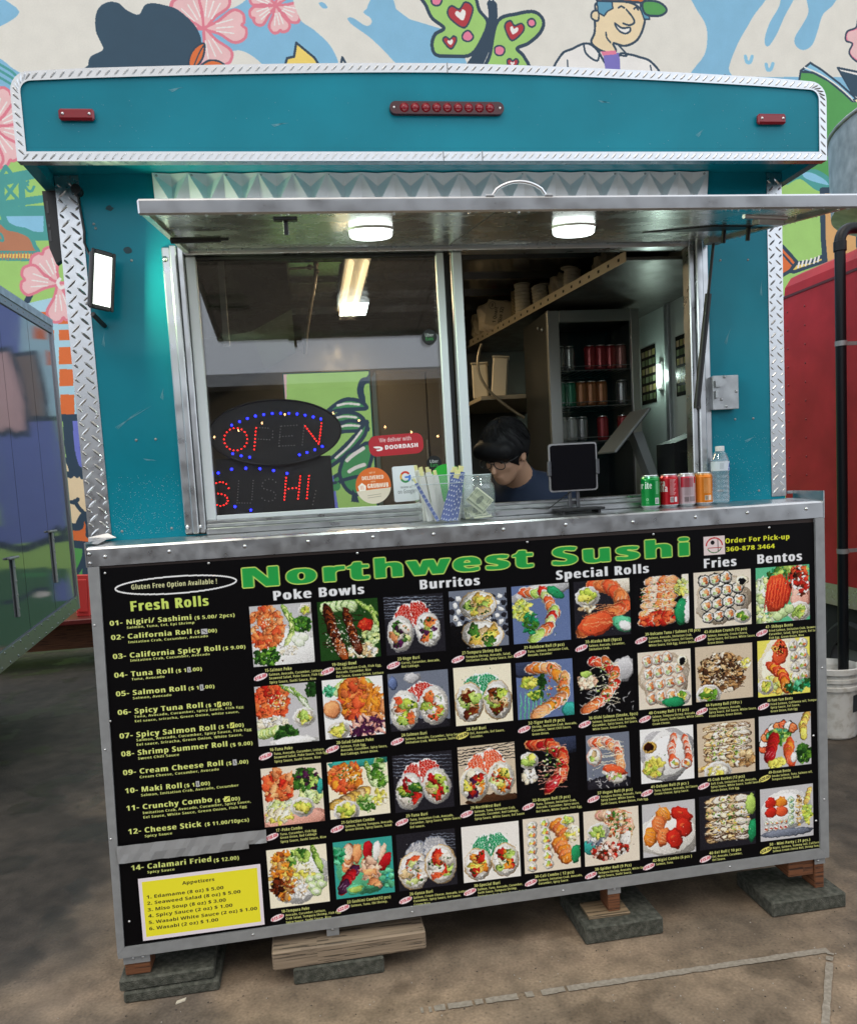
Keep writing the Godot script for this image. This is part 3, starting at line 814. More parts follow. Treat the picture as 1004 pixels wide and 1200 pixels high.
	[2, 3, 0.09, 40, 335, 34, 324, 25, 321, 21, 309, 24, 296, 29, 286],
	[1, 8, 0, 39, 331, 36, 321, 29, 315, 27, 297, 28, 250, 47, 249, 52, 331],
	[0, 21, 0, 28, 286, 22, 294, 11, 298, -2, 298, -17, 290, -27, 281, -14, 284, -1, 285, 14, 285],
	[3, 3, 0.05, 28, 286, 22, 294, 11, 298, -2, 298, -17, 290, -27, 281, -14, 284, -1, 285, 14, 285, 28, 286],
	[2, 7, 0.03, -11, 291, 2, 293, 18, 291],
	[0, 21, 0, 23, 269, 17, 277, 6, 281, -6, 281, -22, 273, -31, 264, -18, 267, -6, 268, 9, 268],
	[3, 3, 0.05, 23, 269, 17, 277, 6, 281, -6, 281, -22, 273, -31, 264, -18, 267, -6, 268, 9, 268, 23, 269],
	[2, 7, 0.03, -16, 274, -3, 276, 13, 274],
	[0, 21, 0, 28, 257, 22, 264, 11, 269, -2, 269, -17, 261, -27, 252, -14, 255, -1, 256, 14, 256],
	[3, 3, 0.05, 28, 257, 22, 264, 11, 269, -2, 269, -17, 261, -27, 252, -14, 255, -1, 256, 14, 256, 28, 257],
	[2, 7, 0.03, -11, 262, 2, 264, 18, 262],
	[0, 21, 0, 27, 268, 14, 254, -2, 239, -21, 223, -38, 213, -35, 206, -16, 216, 5, 231, 23, 250],
	[3, 3, 0.05, 27, 268, 14, 254, -2, 239, -21, 223, -38, 213, -35, 206, -16, 216, 5, 231, 23, 250, 27, 268],
	[2, 7, 0.03, 19, 256, 2, 237, -18, 221],
	[0, 21, 0, 36, 246, 23, 232, 8, 216, -12, 201, -29, 191, -26, 183, -7, 193, 15, 208, 32, 228],
	[3, 3, 0.05, 36, 246, 23, 232, 8, 216, -12, 201, -29, 191, -26, 183, -7, 193, 15, 208, 32, 228, 36, 246],
	[2, 7, 0.03, 29, 233, 11, 214, -8, 199],
	[0, 21, 0, 27, 239, 12, 232, -3, 226, -11, 212, -14, 197, -6, 178, 7, 170, 14, 177, 23, 199, 32, 224],
	[3, 3, 0.05, 27, 239, 12, 232, -3, 226, -11, 212, -14, 197, -6, 178, 7, 170, 14, 177, 23, 199, 32, 224, 27, 239],
	[2, 7, 0.05, -3, 217, 6, 224, 20, 232],
	[2, 7, 0.05, -1, 202, 9, 207, 20, 210],
	[2, 3, 0.05, -9, 191, 6, 194, 21, 195],
	[1, 3, 0, -1, 161, 2, 178, 7, 170, 10, 159],
	[1, 14, 0, -23, 198, -42, 188, -44, 155, -19, 153],
	[2, 21, 0.12, -51, 162, -32, 180, -20, 183],
	[2, 3, 0.04, -51, 168, -31, 185, -20, 188],
]
# a photograph printed on the banner: x, y of its upper left corner, width, height, and how much its right side and its lower side are shifted, in banner pixels
const PHOTOS := [
	[397, 186, 160, 161, 1.3, -1.7],
	[573, 188, 160, 159, 1.1, 0.3],
	[749, 188, 161, 159, -0.7, -0.6],
	[926, 186, 160, 160, -1.0, 1.4],
	[1100, 186, 163, 160, 1.6, -0.4],
	[1276, 186, 162, 159, 1.9, 1.8],
	[1451, 187, 162, 151, -1.3, 0.7],
	[1628, 186, 173, 160, 0.7, -0.0],
	[1816, 186, 167, 161, -0.5, 1.0],
	[394, 400, 160, 162, -1.1, 0.1],
	[571, 399, 162, 162, 0.8, -0.3],
	[747, 398, 165, 160, -0.6, -1.6],
	[927, 397, 161, 163, 1.2, -1.7],
	[1102, 399, 162, 161, 0.8, -1.5],
	[1277, 399, 163, 164, 0.6, -0.9],
	[1455, 401, 158, 165, -2.1, -0.7],
	[1627, 400, 174, 160, -1.7, 0.9],
	[1817, 398, 164, 166, -1.3, 3.1],
	[394, 623, 160, 162, 0.3, -3.5],
	[569, 625, 163, 159, -2.5, -1.7],
	[746, 625, 164, 161, 0.5, -1.5],
	[927, 620, 161, 164, 3.4, -0.7],
	[1104, 621, 161, 162, 1.7, -2.7],
	[1294, 624, 128, 159, 1.9, 1.2],
	[1454, 624, 161, 159, -1.2, -0.2],
	[1627, 624, 177, 158, -2.7, 0.3],
	[1817, 621, 165, 159, -2.8, 0.9],
	[392, 849, 160, 165, -1.7, -2.9],
	[570, 849, 161, 162, -1.1, -0.9],
	[743, 848, 164, 163, 1.5, -1.8],
	[925, 848, 164, 163, -1.5, 0.1],
	[1101, 846, 164, 161, -0.5, -0.1],
	[1278, 845, 164, 163, 1.3, -0.9],
	[1453, 845, 161, 159, -1.8, 0.4],
	[1627, 841, 175, 162, -0.7, 1.0],
	[1817, 840, 169, 160, 1.0, 1.5],
]
# words on the banner: words, left and right end of the base line, height of a capital, colour, style
const WORDS := [
	["Gluten Free Option Available !", 107.0, 119.7, 320.5, 123.0, 12.9, 1, 0],
	["Fresh Rolls", 101.2, 175.3, 296.1, 174.1, 26.0, 3, 1],
	["01- Nigiri/ Sashimi", 46.3, 208.7, 249.9, 208.7, 13.0, 0, 0],
	["($ 5.00/ 2pcs)", 256.9, 208.8, 358.9, 209.6, 9.3, 0, 0],
	["Salmon, Tuna, Eel, Epi Shrimp", 86.7, 219.8, 255.9, 221.0, 6.3, 0, 0],
	["02- California Roll", 45.8, 245.1, 246.8, 245.8, 13.0, 0, 0],
	["($ 9.00)", 253.9, 246.4, 310.7, 246.7, 9.3, 0, 0],
	["Imitation Crab, Cucumber, Avocado", 87.1, 257.4, 287.5, 258.1, 6.3, 0, 0],
	["03- California Spicy Roll", 45.6, 294.3, 315.1, 294.6, 13.1, 0, 0],
	["($ 9.00)", 322.2, 295.2, 379.7, 295.7, 9.4, 0, 0],
	["Imitation Crab, Cucumber, Avocado", 87.5, 305.3, 287.0, 306.1, 6.3, 0, 0],
	["04- Tuna Roll", 44.9, 343.2, 191.7, 343.7, 13.1, 0, 0],
	["($ 12.00)", 198.7, 343.9, 264.9, 344.9, 9.3, 0, 0],
	["Tuna, Avocado", 86.5, 354.3, 169.6, 354.6, 6.3, 0, 0],
	["05- Salmon Roll", 45.2, 392.3, 219.7, 393.0, 13.2, 0, 0],
	["($ 12.00)", 226.8, 393.1, 292.9, 393.8, 9.4, 0, 0],
	["Salmon, Avocado", 85.9, 404.6, 183.3, 405.0, 6.4, 0, 0],
	["06- Spicy Tuna Roll", 44.5, 442.1, 259.3, 443.7, 13.2, 0, 0],
	["($ 13.00)", 266.5, 443.4, 332.7, 443.8, 9.5, 0, 0],
	["Tuna, Avocado, Cucumber, spicy Sauce, Fish Egg", 84.9, 453.1, 363.2, 454.8, 6.4, 0, 0],
	["Eel sauce, sriracha, Green Onion, white sauce,", 86.1, 465.6, 351.4, 464.8, 6.4, 0, 0],
	["07- Spicy Salmon Roll", 43.9, 504.3, 287.3, 504.4, 13.8, 0, 0],
	["($ 13.00)", 295.1, 503.8, 360.0, 503.7, 10.0, 0, 0],
	["Salmon, Avocado, Cucumber, Spicy Sauce, Fish Egg", 84.5, 515.7, 378.5, 515.7, 6.6, 0, 0],
	["Eel sauce, Sriracha, Green Onion, White Sauce,", 84.7, 527.7, 354.2, 528.1, 6.6, 0, 0],
	["08- Shrimp Summer Roll", 44.0, 552.7, 314.2, 554.4, 13.8, 0, 0],
	["($ 9.00)", 320.6, 555.0, 378.1, 554.2, 10.1, 0, 0],
	["Sweet Chili Sauce", 84.7, 564.4, 188.3, 565.4, 6.6, 0, 0],
	["09- Cream Cheese Roll", 43.9, 603.3, 298.8, 603.5, 13.9, 0, 0],
	["($ 9.00)", 306.5, 603.7, 363.4, 603.7, 10.1, 0, 0],
	["Cream Cheese, Cucumber, Avocado", 84.6, 615.2, 286.4, 614.4, 6.6, 0, 0],
	["10- Maki Roll", 44.6, 651.6, 188.2, 651.6, 13.9, 0, 0],
	["($ 13.00)", 194.5, 652.3, 260.9, 652.3, 10.1, 0, 0],
	["Salmon, Imitation Crab, Avocado, Cucumber", 84.2, 664.2, 334.2, 663.9, 6.7, 0, 0],
	["11- Crunchy Combo", 43.5, 699.2, 262.2, 700.8, 14.0, 0, 0],
	["($ 13.00)", 269.9, 701.7, 335.2, 701.7, 10.1, 0, 0],
	["Imitation Crab, Avocado, Cucumber, Spicy Sauce,", 84.4, 712.1, 363.6, 713.2, 6.7, 0, 0],
	["Eel Sauce, White Sauce, Green Onion, Fish Egg", 84.7, 723.7, 351.0, 724.1, 6.7, 0, 0],
	["12- Cheese Stick", 43.1, 762.0, 231.5, 762.9, 14.1, 0, 0],
	["($ 11.00/10pcs)", 239.2, 763.1, 354.5, 764.5, 10.2, 0, 0],
	["Spicy Sauce", 84.1, 775.1, 153.8, 774.7, 6.7, 0, 0],
	["14- Calamari Fried", 41.9, 861.2, 248.0, 864.0, 14.2, 0, 0],
	["($ 12.00)", 254.4, 864.2, 320.7, 864.9, 10.3, 0, 0],
	["Spicy Sauce", 81.9, 874.5, 151.8, 875.3, 6.8, 0, 0],
	["Poke Bowls", 460.6, 174.5, 699.4, 174.6, 25.1, 2, 1],
	["Burritos", 849.2, 174.5, 1014.1, 174.3, 25.7, 2, 1],
	["Special Rolls", 1227.3, 175.8, 1496.9, 175.5, 25.4, 2, 1],
	["Fries", 1659.8, 174.8, 1758.5, 174.9, 26.7, 2, 1],
	["Bentos", 1822.1, 174.7, 1961.5, 172.7, 26.9, 2, 1],
	["Order For Pick-up", 1726.0, 108.6, 1922.6, 108.8, 13.9, 4, 0],
	["360-878 3464", 1726.7, 131.8, 1876.8, 131.5, 12.8, 4, 0],
	["Northwest", 385.8, 135.6, 1166.9, 136.3, 50.1, 5, 2],
	["Sushi", 1218.0, 135.2, 1620.1, 138.3, 48.2, 5, 2],
]

# ------------------------------------------------------------------ ground, wall, the other side of the lot
func ground() -> void:
	# worn brown-grey concrete: broad stains, damp patches, grit; 6 m of it, repeated
	var n := 1024
	var big := FastNoiseLite.new()
	big.seed = 5; big.frequency = 0.0042; big.fractal_octaves = 5
	var damp := FastNoiseLite.new()
	damp.seed = 9; damp.frequency = 0.006; damp.fractal_octaves = 4
	var grit := FastNoiseLite.new()
	grit.seed = 13; grit.frequency = 0.24; grit.fractal_octaves = 2
	var scratch := FastNoiseLite.new()
	scratch.seed = 17; scratch.frequency = 0.022; scratch.fractal_octaves = 5
	var a := big.get_seamless_image(n, n)
	var b := damp.get_seamless_image(n, n)
	var c := grit.get_seamless_image(n, n)
	var d := scratch.get_seamless_image(n, n)
	var col := Image.create(n, n, false, Image.FORMAT_RGB8)
	var rough := Image.create(n, n, false, Image.FORMAT_L8)
	for y in n:
		for x in n:
			var va := a.get_pixel(x, y).r
			var vb := b.get_pixel(x, y).r
			var vc := c.get_pixel(x, y).r
			var vd := d.get_pixel(x, y).r
			var k := lerpf(0.66, 1.28, va) * lerpf(0.70, 1.28, vc) * lerpf(0.62, 1.36, vd)
			var wet := smoothstep(0.56, 0.70, vb)
			k *= 1.0 - 0.30 * wet
			if vc > 0.90:
				k *= 1.25
			elif vc < 0.13:
				k *= 0.58
			var warm := lerpf(0.0, 0.045, va)
			col.set_pixel(x, y, lin(0.196 * k * (1.0 + warm), 0.150 * k, 0.106 * k * (1.0 - warm)))
			rough.set_pixel(x, y, Color.WHITE * clampf(lerpf(0.84, 0.58, wet) + 0.12 * (vc - 0.5), 0.1, 1.0))
	var m := mat(Color.WHITE, 1.0)
	m.albedo_texture = ImageTexture.create_from_image(col)
	m.roughness_texture = ImageTexture.create_from_image(rough)
	m.heightmap_enabled = true
	m.heightmap_scale = 0.10
	m.heightmap_texture = ImageTexture.create_from_image(c)
	m.uv1_scale = Vector3(1, 1, 1)
	# damp left alley with its shade painted in; darker right strip and front patches
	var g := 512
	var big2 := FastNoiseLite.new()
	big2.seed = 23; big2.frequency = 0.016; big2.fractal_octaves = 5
	var stain_shade := Image.create(g, g, false, Image.FORMAT_RGBA8)
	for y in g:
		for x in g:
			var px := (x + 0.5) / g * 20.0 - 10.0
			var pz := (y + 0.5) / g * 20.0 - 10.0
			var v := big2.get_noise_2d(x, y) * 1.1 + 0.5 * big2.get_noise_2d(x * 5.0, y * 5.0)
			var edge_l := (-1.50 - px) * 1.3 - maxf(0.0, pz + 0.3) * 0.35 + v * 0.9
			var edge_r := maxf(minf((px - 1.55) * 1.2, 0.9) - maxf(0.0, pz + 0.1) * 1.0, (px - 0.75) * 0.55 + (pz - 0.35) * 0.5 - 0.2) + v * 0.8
			var dark_here := maxf(smoothstep(-0.15, 0.75, edge_l), 0.75 * smoothstep(-0.1, 0.8, edge_r))
			dark_here = maxf(dark_here, 0.6 * smoothstep(0.10, 0.42, v + 0.10 * clampf(pz - 0.6, 0.0, 2.0)))
			var t := lerpf(1.0, 0.24, dark_here)
			stain_shade.set_pixel(x, y, lin(t, t * lerpf(1.0, 1.10, dark_here), t * lerpf(1.0, 1.32, dark_here)))
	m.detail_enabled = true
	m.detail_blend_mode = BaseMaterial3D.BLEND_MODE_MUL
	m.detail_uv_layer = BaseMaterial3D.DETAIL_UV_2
	m.detail_albedo = ImageTexture.create_from_image(stain_shade)
	var e := 40.0
	var st := SurfaceTool.new()
	st.begin(Mesh.PRIMITIVE_TRIANGLES)
	for p in [Vector2(-e, e), Vector2(e, -e), Vector2(e, e), Vector2(-e, e), Vector2(-e, -e), Vector2(e, -e)]:
		st.set_normal(Vector3.UP)
		st.set_uv(p / 3.7)
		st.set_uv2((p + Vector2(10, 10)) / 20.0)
		st.add_vertex(Vector3(p.x, 0, p.y))
	var s := st.commit()
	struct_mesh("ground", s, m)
	# worn white parking line: a long stretch and a short leg, ragged, with gaps
	var paint := mat(lin(0.33, 0.30, 0.255), 0.7)
	paint.albedo_texture = noise_tex(0.05, Color(0.74, 0.72, 0.7), Color(1, 1, 1), 4, 256, 71)
	tri_tex(paint, 3.0)
	var ln := Shape.new()
	ragged(ln, Vector3(-0.32, 0.004, 0.515), Vector3(1.225, 0.004, 0.512), 0.030, 160, 0.8)
	ragged(ln, Vector3(1.222, 0.0045, 0.53), Vector3(0.90, 0.0045, 0.97), 0.024, 40, 0.9)
	var o := struct_mesh("painted_line", ln, paint)
	o.set_meta("label", "worn white painted line on the concrete")

func grit_stones() -> void:  # crumbs of stone and dirt swept about the lot
	for kind in 2:
		var s := Shape.new()
		for k in 260:
			var p := Vector3(rng.randf_range(-1.9, 1.9), 0.001, rng.randf_range(0.25, 1.3))
			var r := rng.randf_range(0.0012, 0.0036)
			s.dome(p, Vector3.UP, r, r * 0.8, 5)
		var o := struct_mesh("grit" if kind == 0 else "gravel", s, mat(lin(0.05, 0.042, 0.035) if kind == 0 else lin(0.34, 0.31, 0.27), 0.9))
		o.set_meta("kind", "stuff")
		o.set_meta("label", "dark crumbs of dirt strewn on the concrete" if kind == 0 else "pale crumbs of stone strewn on the concrete")
		o.set_meta("category", "gravel")

func ragged(s: Shape, a: Vector3, b: Vector3, w: float, n: int, keep: float) -> void:
	var side := (b - a).normalized().cross(Vector3.UP)
	var f := FastNoiseLite.new()
	f.seed = 77; f.frequency = 0.09
	for k in n:
		var t0 := float(k) / n
		var t1 := float(k + 1) / n
		if t0 < 0.35 and f.get_noise_1d(k * 3.0) > keep - 0.75 + t0:
			continue
		var p := a.lerp(b, t0)
		var q := a.lerp(b, t1)
		var w0 := w * (0.5 + 0.20 * f.get_noise_1d(k * 2.0 + 40))
		var w1 := w * (0.5 + 0.20 * f.get_noise_1d(k * 2.0 + 42))
		var v0 := w * (0.5 + 0.20 * f.get_noise_1d(k * 2.0 + 240))
		var v1 := w * (0.5 + 0.20 * f.get_noise_1d(k * 2.0 + 242))
		s.quad(p + side * w0, q + side * w1, q - side * v1, p - side * v0)

func mural_wall() -> void:
	var x0: float = MURAL_BOX[0]
	var x1: float = MURAL_BOX[1]
	var y1: float = MURAL_BOX[2]
	var w := 2048
	var k := w / (x1 - x0)
	var h := ceili(y1 * k)
	var im := Image.create(w, h, false, Image.FORMAT_RGB8)
	im.fill(PAINTS[0])
	for op in MURAL:
		var p := PackedVector2Array()
		for i in range(3, op.size(), 2):
			p.append(Vector2((op[i] * 0.01 - x0) * k, (y1 - op[i + 1] * 0.01) * k))
		match op[0]:
			0: fill_poly(im, smooth_pts(p, true), PAINTS[op[1]])
			1: fill_poly(im, p, PAINTS[op[1]])
			2: stroke(im, smooth_pts(p, false), op[2] * k, PAINTS[op[1]])
			3:
				p.resize(p.size() - 1)
				p = smooth_pts(p, true)
				p.append(p[0])
				stroke(im, p, op[2] * k, PAINTS[op[1]])
			4: stroke(im, p, op[2] * k, PAINTS[op[1]])
	# brush marks, chalky patches and faint runs in the paint
	var f := FastNoiseLite.new()
	f.seed = 3; f.frequency = 0.02; f.fractal_octaves = 5
	var nz := f.get_image(w, h, false, false, false)
	f.seed = 8; f.frequency = 0.25; f.fractal_octaves = 2
	var nf := f.get_image(w, h, false, false, false)
	nz.convert(Image.FORMAT_L8)
	nf.convert(Image.FORMAT_L8)
	var da := im.get_data()
	var db := nz.get_data()
	var dc := nf.get_data()
	for i in w * h:
		var v := 0.955 + 0.05 * db[i] / 255.0 + 0.03 * (dc[i] / 255.0 - 0.5)
		da[i * 3] = mini(255, int(da[i * 3] * v)); da[i * 3 + 1] = mini(255, int(da[i * 3 + 1] * v)); da[i * 3 + 2] = mini(255, int(da[i * 3 + 2] * v))
	im.set_data(w, h, false, Image.FORMAT_RGB8, da)
	var root := thing("mural_wall", "tall rendered wall painted with cartoon flowers, butterfly, book and people", "wall", Vector3(1.5, 0, -8))
	var m := tex_mat(im, 0.75)
	m.heightmap_enabled = false
	part("painted_face", flat([Vector3(x0, 0, -8), Vector3(x1, 0, -8), Vector3(x1, y1, -8), Vector3(x0, y1, -8)]), m, root)
	var plain := mat(lin(0.55, 0.56, 0.56), 0.8)
	var s := Shape.new()
	s.box(Vector3(-12, 0, -8.4), Vector3(x0, y1, -7.998))
	s.box(Vector3(x1, 0, -8.4), Vector3(14, y1, -7.998))
	s.box(Vector3(x0, 0, -8.4), Vector3(x1, y1, -8.01))
	s.box(Vector3(-12.05, y1, -8.45), Vector3(14.05, y1 + 0.12, -7.95))
	part("wall_body", s, plain, root)

func street_side() -> void:
	# behind the photographer: another stall with a dark front and strings of warm bulbs, which the glass and the metal mirror
	var root := thing("market_stall", "dark stall with a pale awning across the lot", "stall", Vector3(0, 0, 10.5))
	var dark := mat(lin(0.06, 0.05, 0.045), 0.7)
	part("wall", box_shape(Vector3(-7, 0, 10.0), Vector3(7, 3.4, 12.5)), dark, root)
	part("roof", box_shape(Vector3(-7.2, 3.4, 9.4), Vector3(7.2, 3.58, 12.7)), mat(lin(0.55, 0.55, 0.55), 0.8), root)
	part("door", box_shape(Vector3(1.0, 0, 9.96), Vector3(2.0, 2.1, 10.0)), mat(lin(0.16, 0.10, 0.06), 0.6), root)
	var glow := mat(lin(1.0, 0.62, 0.25), 0.4)
	glow.emission_enabled = true
	glow.emission = lin(1.0, 0.55, 0.2)
	glow.emission_energy_multiplier = 22.0
	for line in [[Vector3(-6, 3.0, 8.2), Vector3(-0.5, 3.1, 9.4), 0], [Vector3(-0.5, 3.1, 9.4), Vector3(5.5, 2.7, 7.6), 1]]:
		var st := thing("string_light", ["warm bulb string hung over the left of the lot", "warm bulb string hung over the right of the lot"][line[2]], "string light", line[0])
		var pts := []
		for k in 17:
			var t := k / 16.0
			pts.append(line[0].lerp(line[1], t) - Vector3(0, 0.55 * 4.0 * t * (1.0 - t), 0))
		var wire := Shape.new()
		wire.tube(pts, 0.006, 5)
		part("wire", wire, M.matt_black, st)
		for k in range(1, 16):
			var b := Shape.new()
			b.lathe([Vector2(0.003, -0.035), Vector2(0.011, -0.027), Vector2(0.013, -0.017), Vector2(0.007, 0.0)], 8, Transform3D(Basis(), pts[k]))
			part("bulb", b, glow, st)

# ------------------------------------------------------------------ neighbours
func parked_trailer() -> void:
	var root := thing("parked_trailer", "polished grey trailer side mirroring the mural, left of the teal trailer", "trailer", Vector3(-3.9, 0, -2.6))
	var skin := mat(lin(0.34, 0.345, 0.37), 0.09, 0.88)
	skin.roughness_texture = noise_tex(0.02, Color(0.5, 0.5, 0.5), Color(1, 1, 1), 4, 256, 61)
	tri_tex(skin, 0.8)
	var x := -2.7
	# side panels with hairline seams between them
	var zs := [-4.47, -3.86, -3.22, -2.4, -1.5]
	for i in 4:
		var za: float = zs[i] + 0.003
		var zb: float = zs[i + 1] - 0.003
		var s := Shape.new()
		var ya := 0.87 - (za + 4.47) * 0.075
		var yb := 0.87 - (zb + 4.47) * 0.075
		s.quad(Vector3(x, yb, zb), Vector3(x, ya, za), Vector3(x, 3.37, za), Vector3(x, 3.355, zb))
		part("side_panel", s, skin, root)
	var inner := mat(lin(0.05, 0.05, 0.055), 0.6)
	part("body", box_shape(Vector3(-5.0, 0.88, -4.46), Vector3(x - 0.006, 3.35, -1.5)), inner, root)
	part("roof", box_shape(Vector3(-5.02, 3.36, -4.5), Vector3(x + 0.02, 3.42, -1.48)), M.alu, root)
	var tr := Shape.new()
	tr.box(Vector3(x + 0.001, 3.30, -4.475), Vector3(x + 0.012, 3.36, -1.5))
	for k in 22:
		tr.dome(Vector3(x + 0.012, 3.33, -4.4 + k * 0.13), Vector3.RIGHT, 0.009, 0.005)
	part("top_rail", tr, mat(lin(0.30, 0.29, 0.30), 0.4, 0.7), root)
	tr = Shape.new()
	var t := Transform3D(Basis(Vector3.RIGHT, atan(0.075)), Vector3(x, 0.89, -4.47))
	tr.box(Vector3(0.001, -0.02, 0), Vector3(0.014, 0.10, 2.98), t)
	for k in 18:
		tr.dome(t * Vector3(0.014, 0.085, 0.08 + k * 0.16), t.basis * Vector3.RIGHT, 0.010, 0.006)
		tr.dome(t * Vector3(0.014, 0.0, 0.16 + k * 0.16), t.basis * Vector3.RIGHT, 0.010, 0.006)
	part("bottom_rail", tr, mat(lin(0.27, 0.30, 0.30), 0.35, 0.8), root)
	tr = Shape.new()
	tr.box(Vector3(x + 0.001, 0.87, -4.50), Vector3(x + 0.016, 3.36, -4.462))
	part("corner_rail", tr, mat(lin(0.34, 0.33, 0.35), 0.4, 0.6), root)
	for hz in [[-2.98, 1.03, 0.42], [-3.93, 1.17, 0.42]]:  # bars modelled from latches mirrored in the skin, not fittings of this trailer
		var mirrored_latch := Shape.new()
		mirrored_latch.bevel(Vector3(x + 0.002, hz[1], hz[0] - 0.018), Vector3(x + 0.016, hz[1] + hz[2], hz[0] + 0.018), 0.005)
		mirrored_latch.bevel(Vector3(x + 0.002, hz[1] + hz[2], hz[0] - 0.09), Vector3(x + 0.026, hz[1] + hz[2] + 0.016, hz[0] + 0.10), 0.004)
		for k in 4:
			mirrored_latch.dome(Vector3(x + 0.016, hz[1] + 0.06 + 0.1 * k, hz[0]), Vector3.RIGHT, 0.011, 0.007)
		part("hinge", mirrored_latch, M.edge, root)
	for z in [-2.1, -2.85]:
		var wh := wheel(0.36, 0.2)
		wh.position = Vector3(-3.3, 0.36, z) - root.position
		wh.rotation.y = PI / 2
		root.add_child(wh, true)
	part("shading_chassis", box_shape(Vector3(-4.8, 0.22, -4.4), Vector3(-3.5, 0.80, -1.6)), M.matt_black, root)  # made deep so that the ground under this trailer stays dark
	# a low red deck with a folded red board behind the parked trailer
	var deck := thing("red_deck", "low dark red deck on the ground before the mural", "deck", Vector3(-3.3, 0, -6.4))
	var red := mat(lin(0.14, 0.018, 0.015), 0.45)
	part("top", box_shape(Vector3(-4.6, 0.50, -6.9), Vector3(-2.2, 0.56, -6.0), 0.01), red, deck)
	for lx in [-4.5, -2.3]:
		part("leg", box_shape(Vector3(lx - 0.06, 0, -6.85), Vector3(lx + 0.06, 0.50, -6.1)), M.wood_red, deck)
	part("skirt", box_shape(Vector3(-4.4, 0.20, -6.3), Vector3(-2.4, 0.4995, -6.26)), M.wood_red, deck)
	var bd := Shape.new()
	bd.bevel(Vector3(-0.07, 0, -0.03), Vector3(0.07, 0.46, 0.03), 0.008, Transform3D(Basis(Vector3.BACK, -0.05), Vector3(-3.13, 0.56, -6.25)))
	bd.bevel(Vector3(-0.05, 0.05, 0.031), Vector3(0.05, 0.41, 0.045), 0.005, Transform3D(Basis(Vector3.BACK, -0.05), Vector3(-3.13, 0.56, -6.25)))
	single("folded_board", bd, mat(lin(0.62, 0.05, 0.045), 0.5), "bright red folded board standing on the dark red deck", "board")

func wheel(r: float, w: float) -> Node3D:  # turned about x of its own, axle along z
	var o := Node3D.new()
	o.name = "wheel"
	var t := Transform3D(Basis(Vector3.RIGHT, PI / 2), Vector3.ZERO)
	var s := Shape.new()
	s.lathe([Vector2(r * 0.6, -w * 0.45), Vector2(r * 0.88, -w * 0.5), Vector2(r * 0.98, -w * 0.36), Vector2(r, -w * 0.2), Vector2(r, w * 0.2), Vector2(r * 0.98, w * 0.36), Vector2(r * 0.88, w * 0.5), Vector2(r * 0.6, w * 0.45)], 28, t)
	part("tyre", s, M.rubber, o, false)
	s = Shape.new()
	s.lathe([Vector2(0.001, -w * 0.3), Vector2(r * 0.6, -w * 0.42), Vector2(r * 0.62, w * 0.42), Vector2(r * 0.5, w * 0.3), Vector2(r * 0.2, w * 0.36), Vector2(0.001, w * 0.36)], 24, t)
	part("rim", s, mat(lin(0.16, 0.16, 0.17), 0.5, 0.6), o, false)
	return o

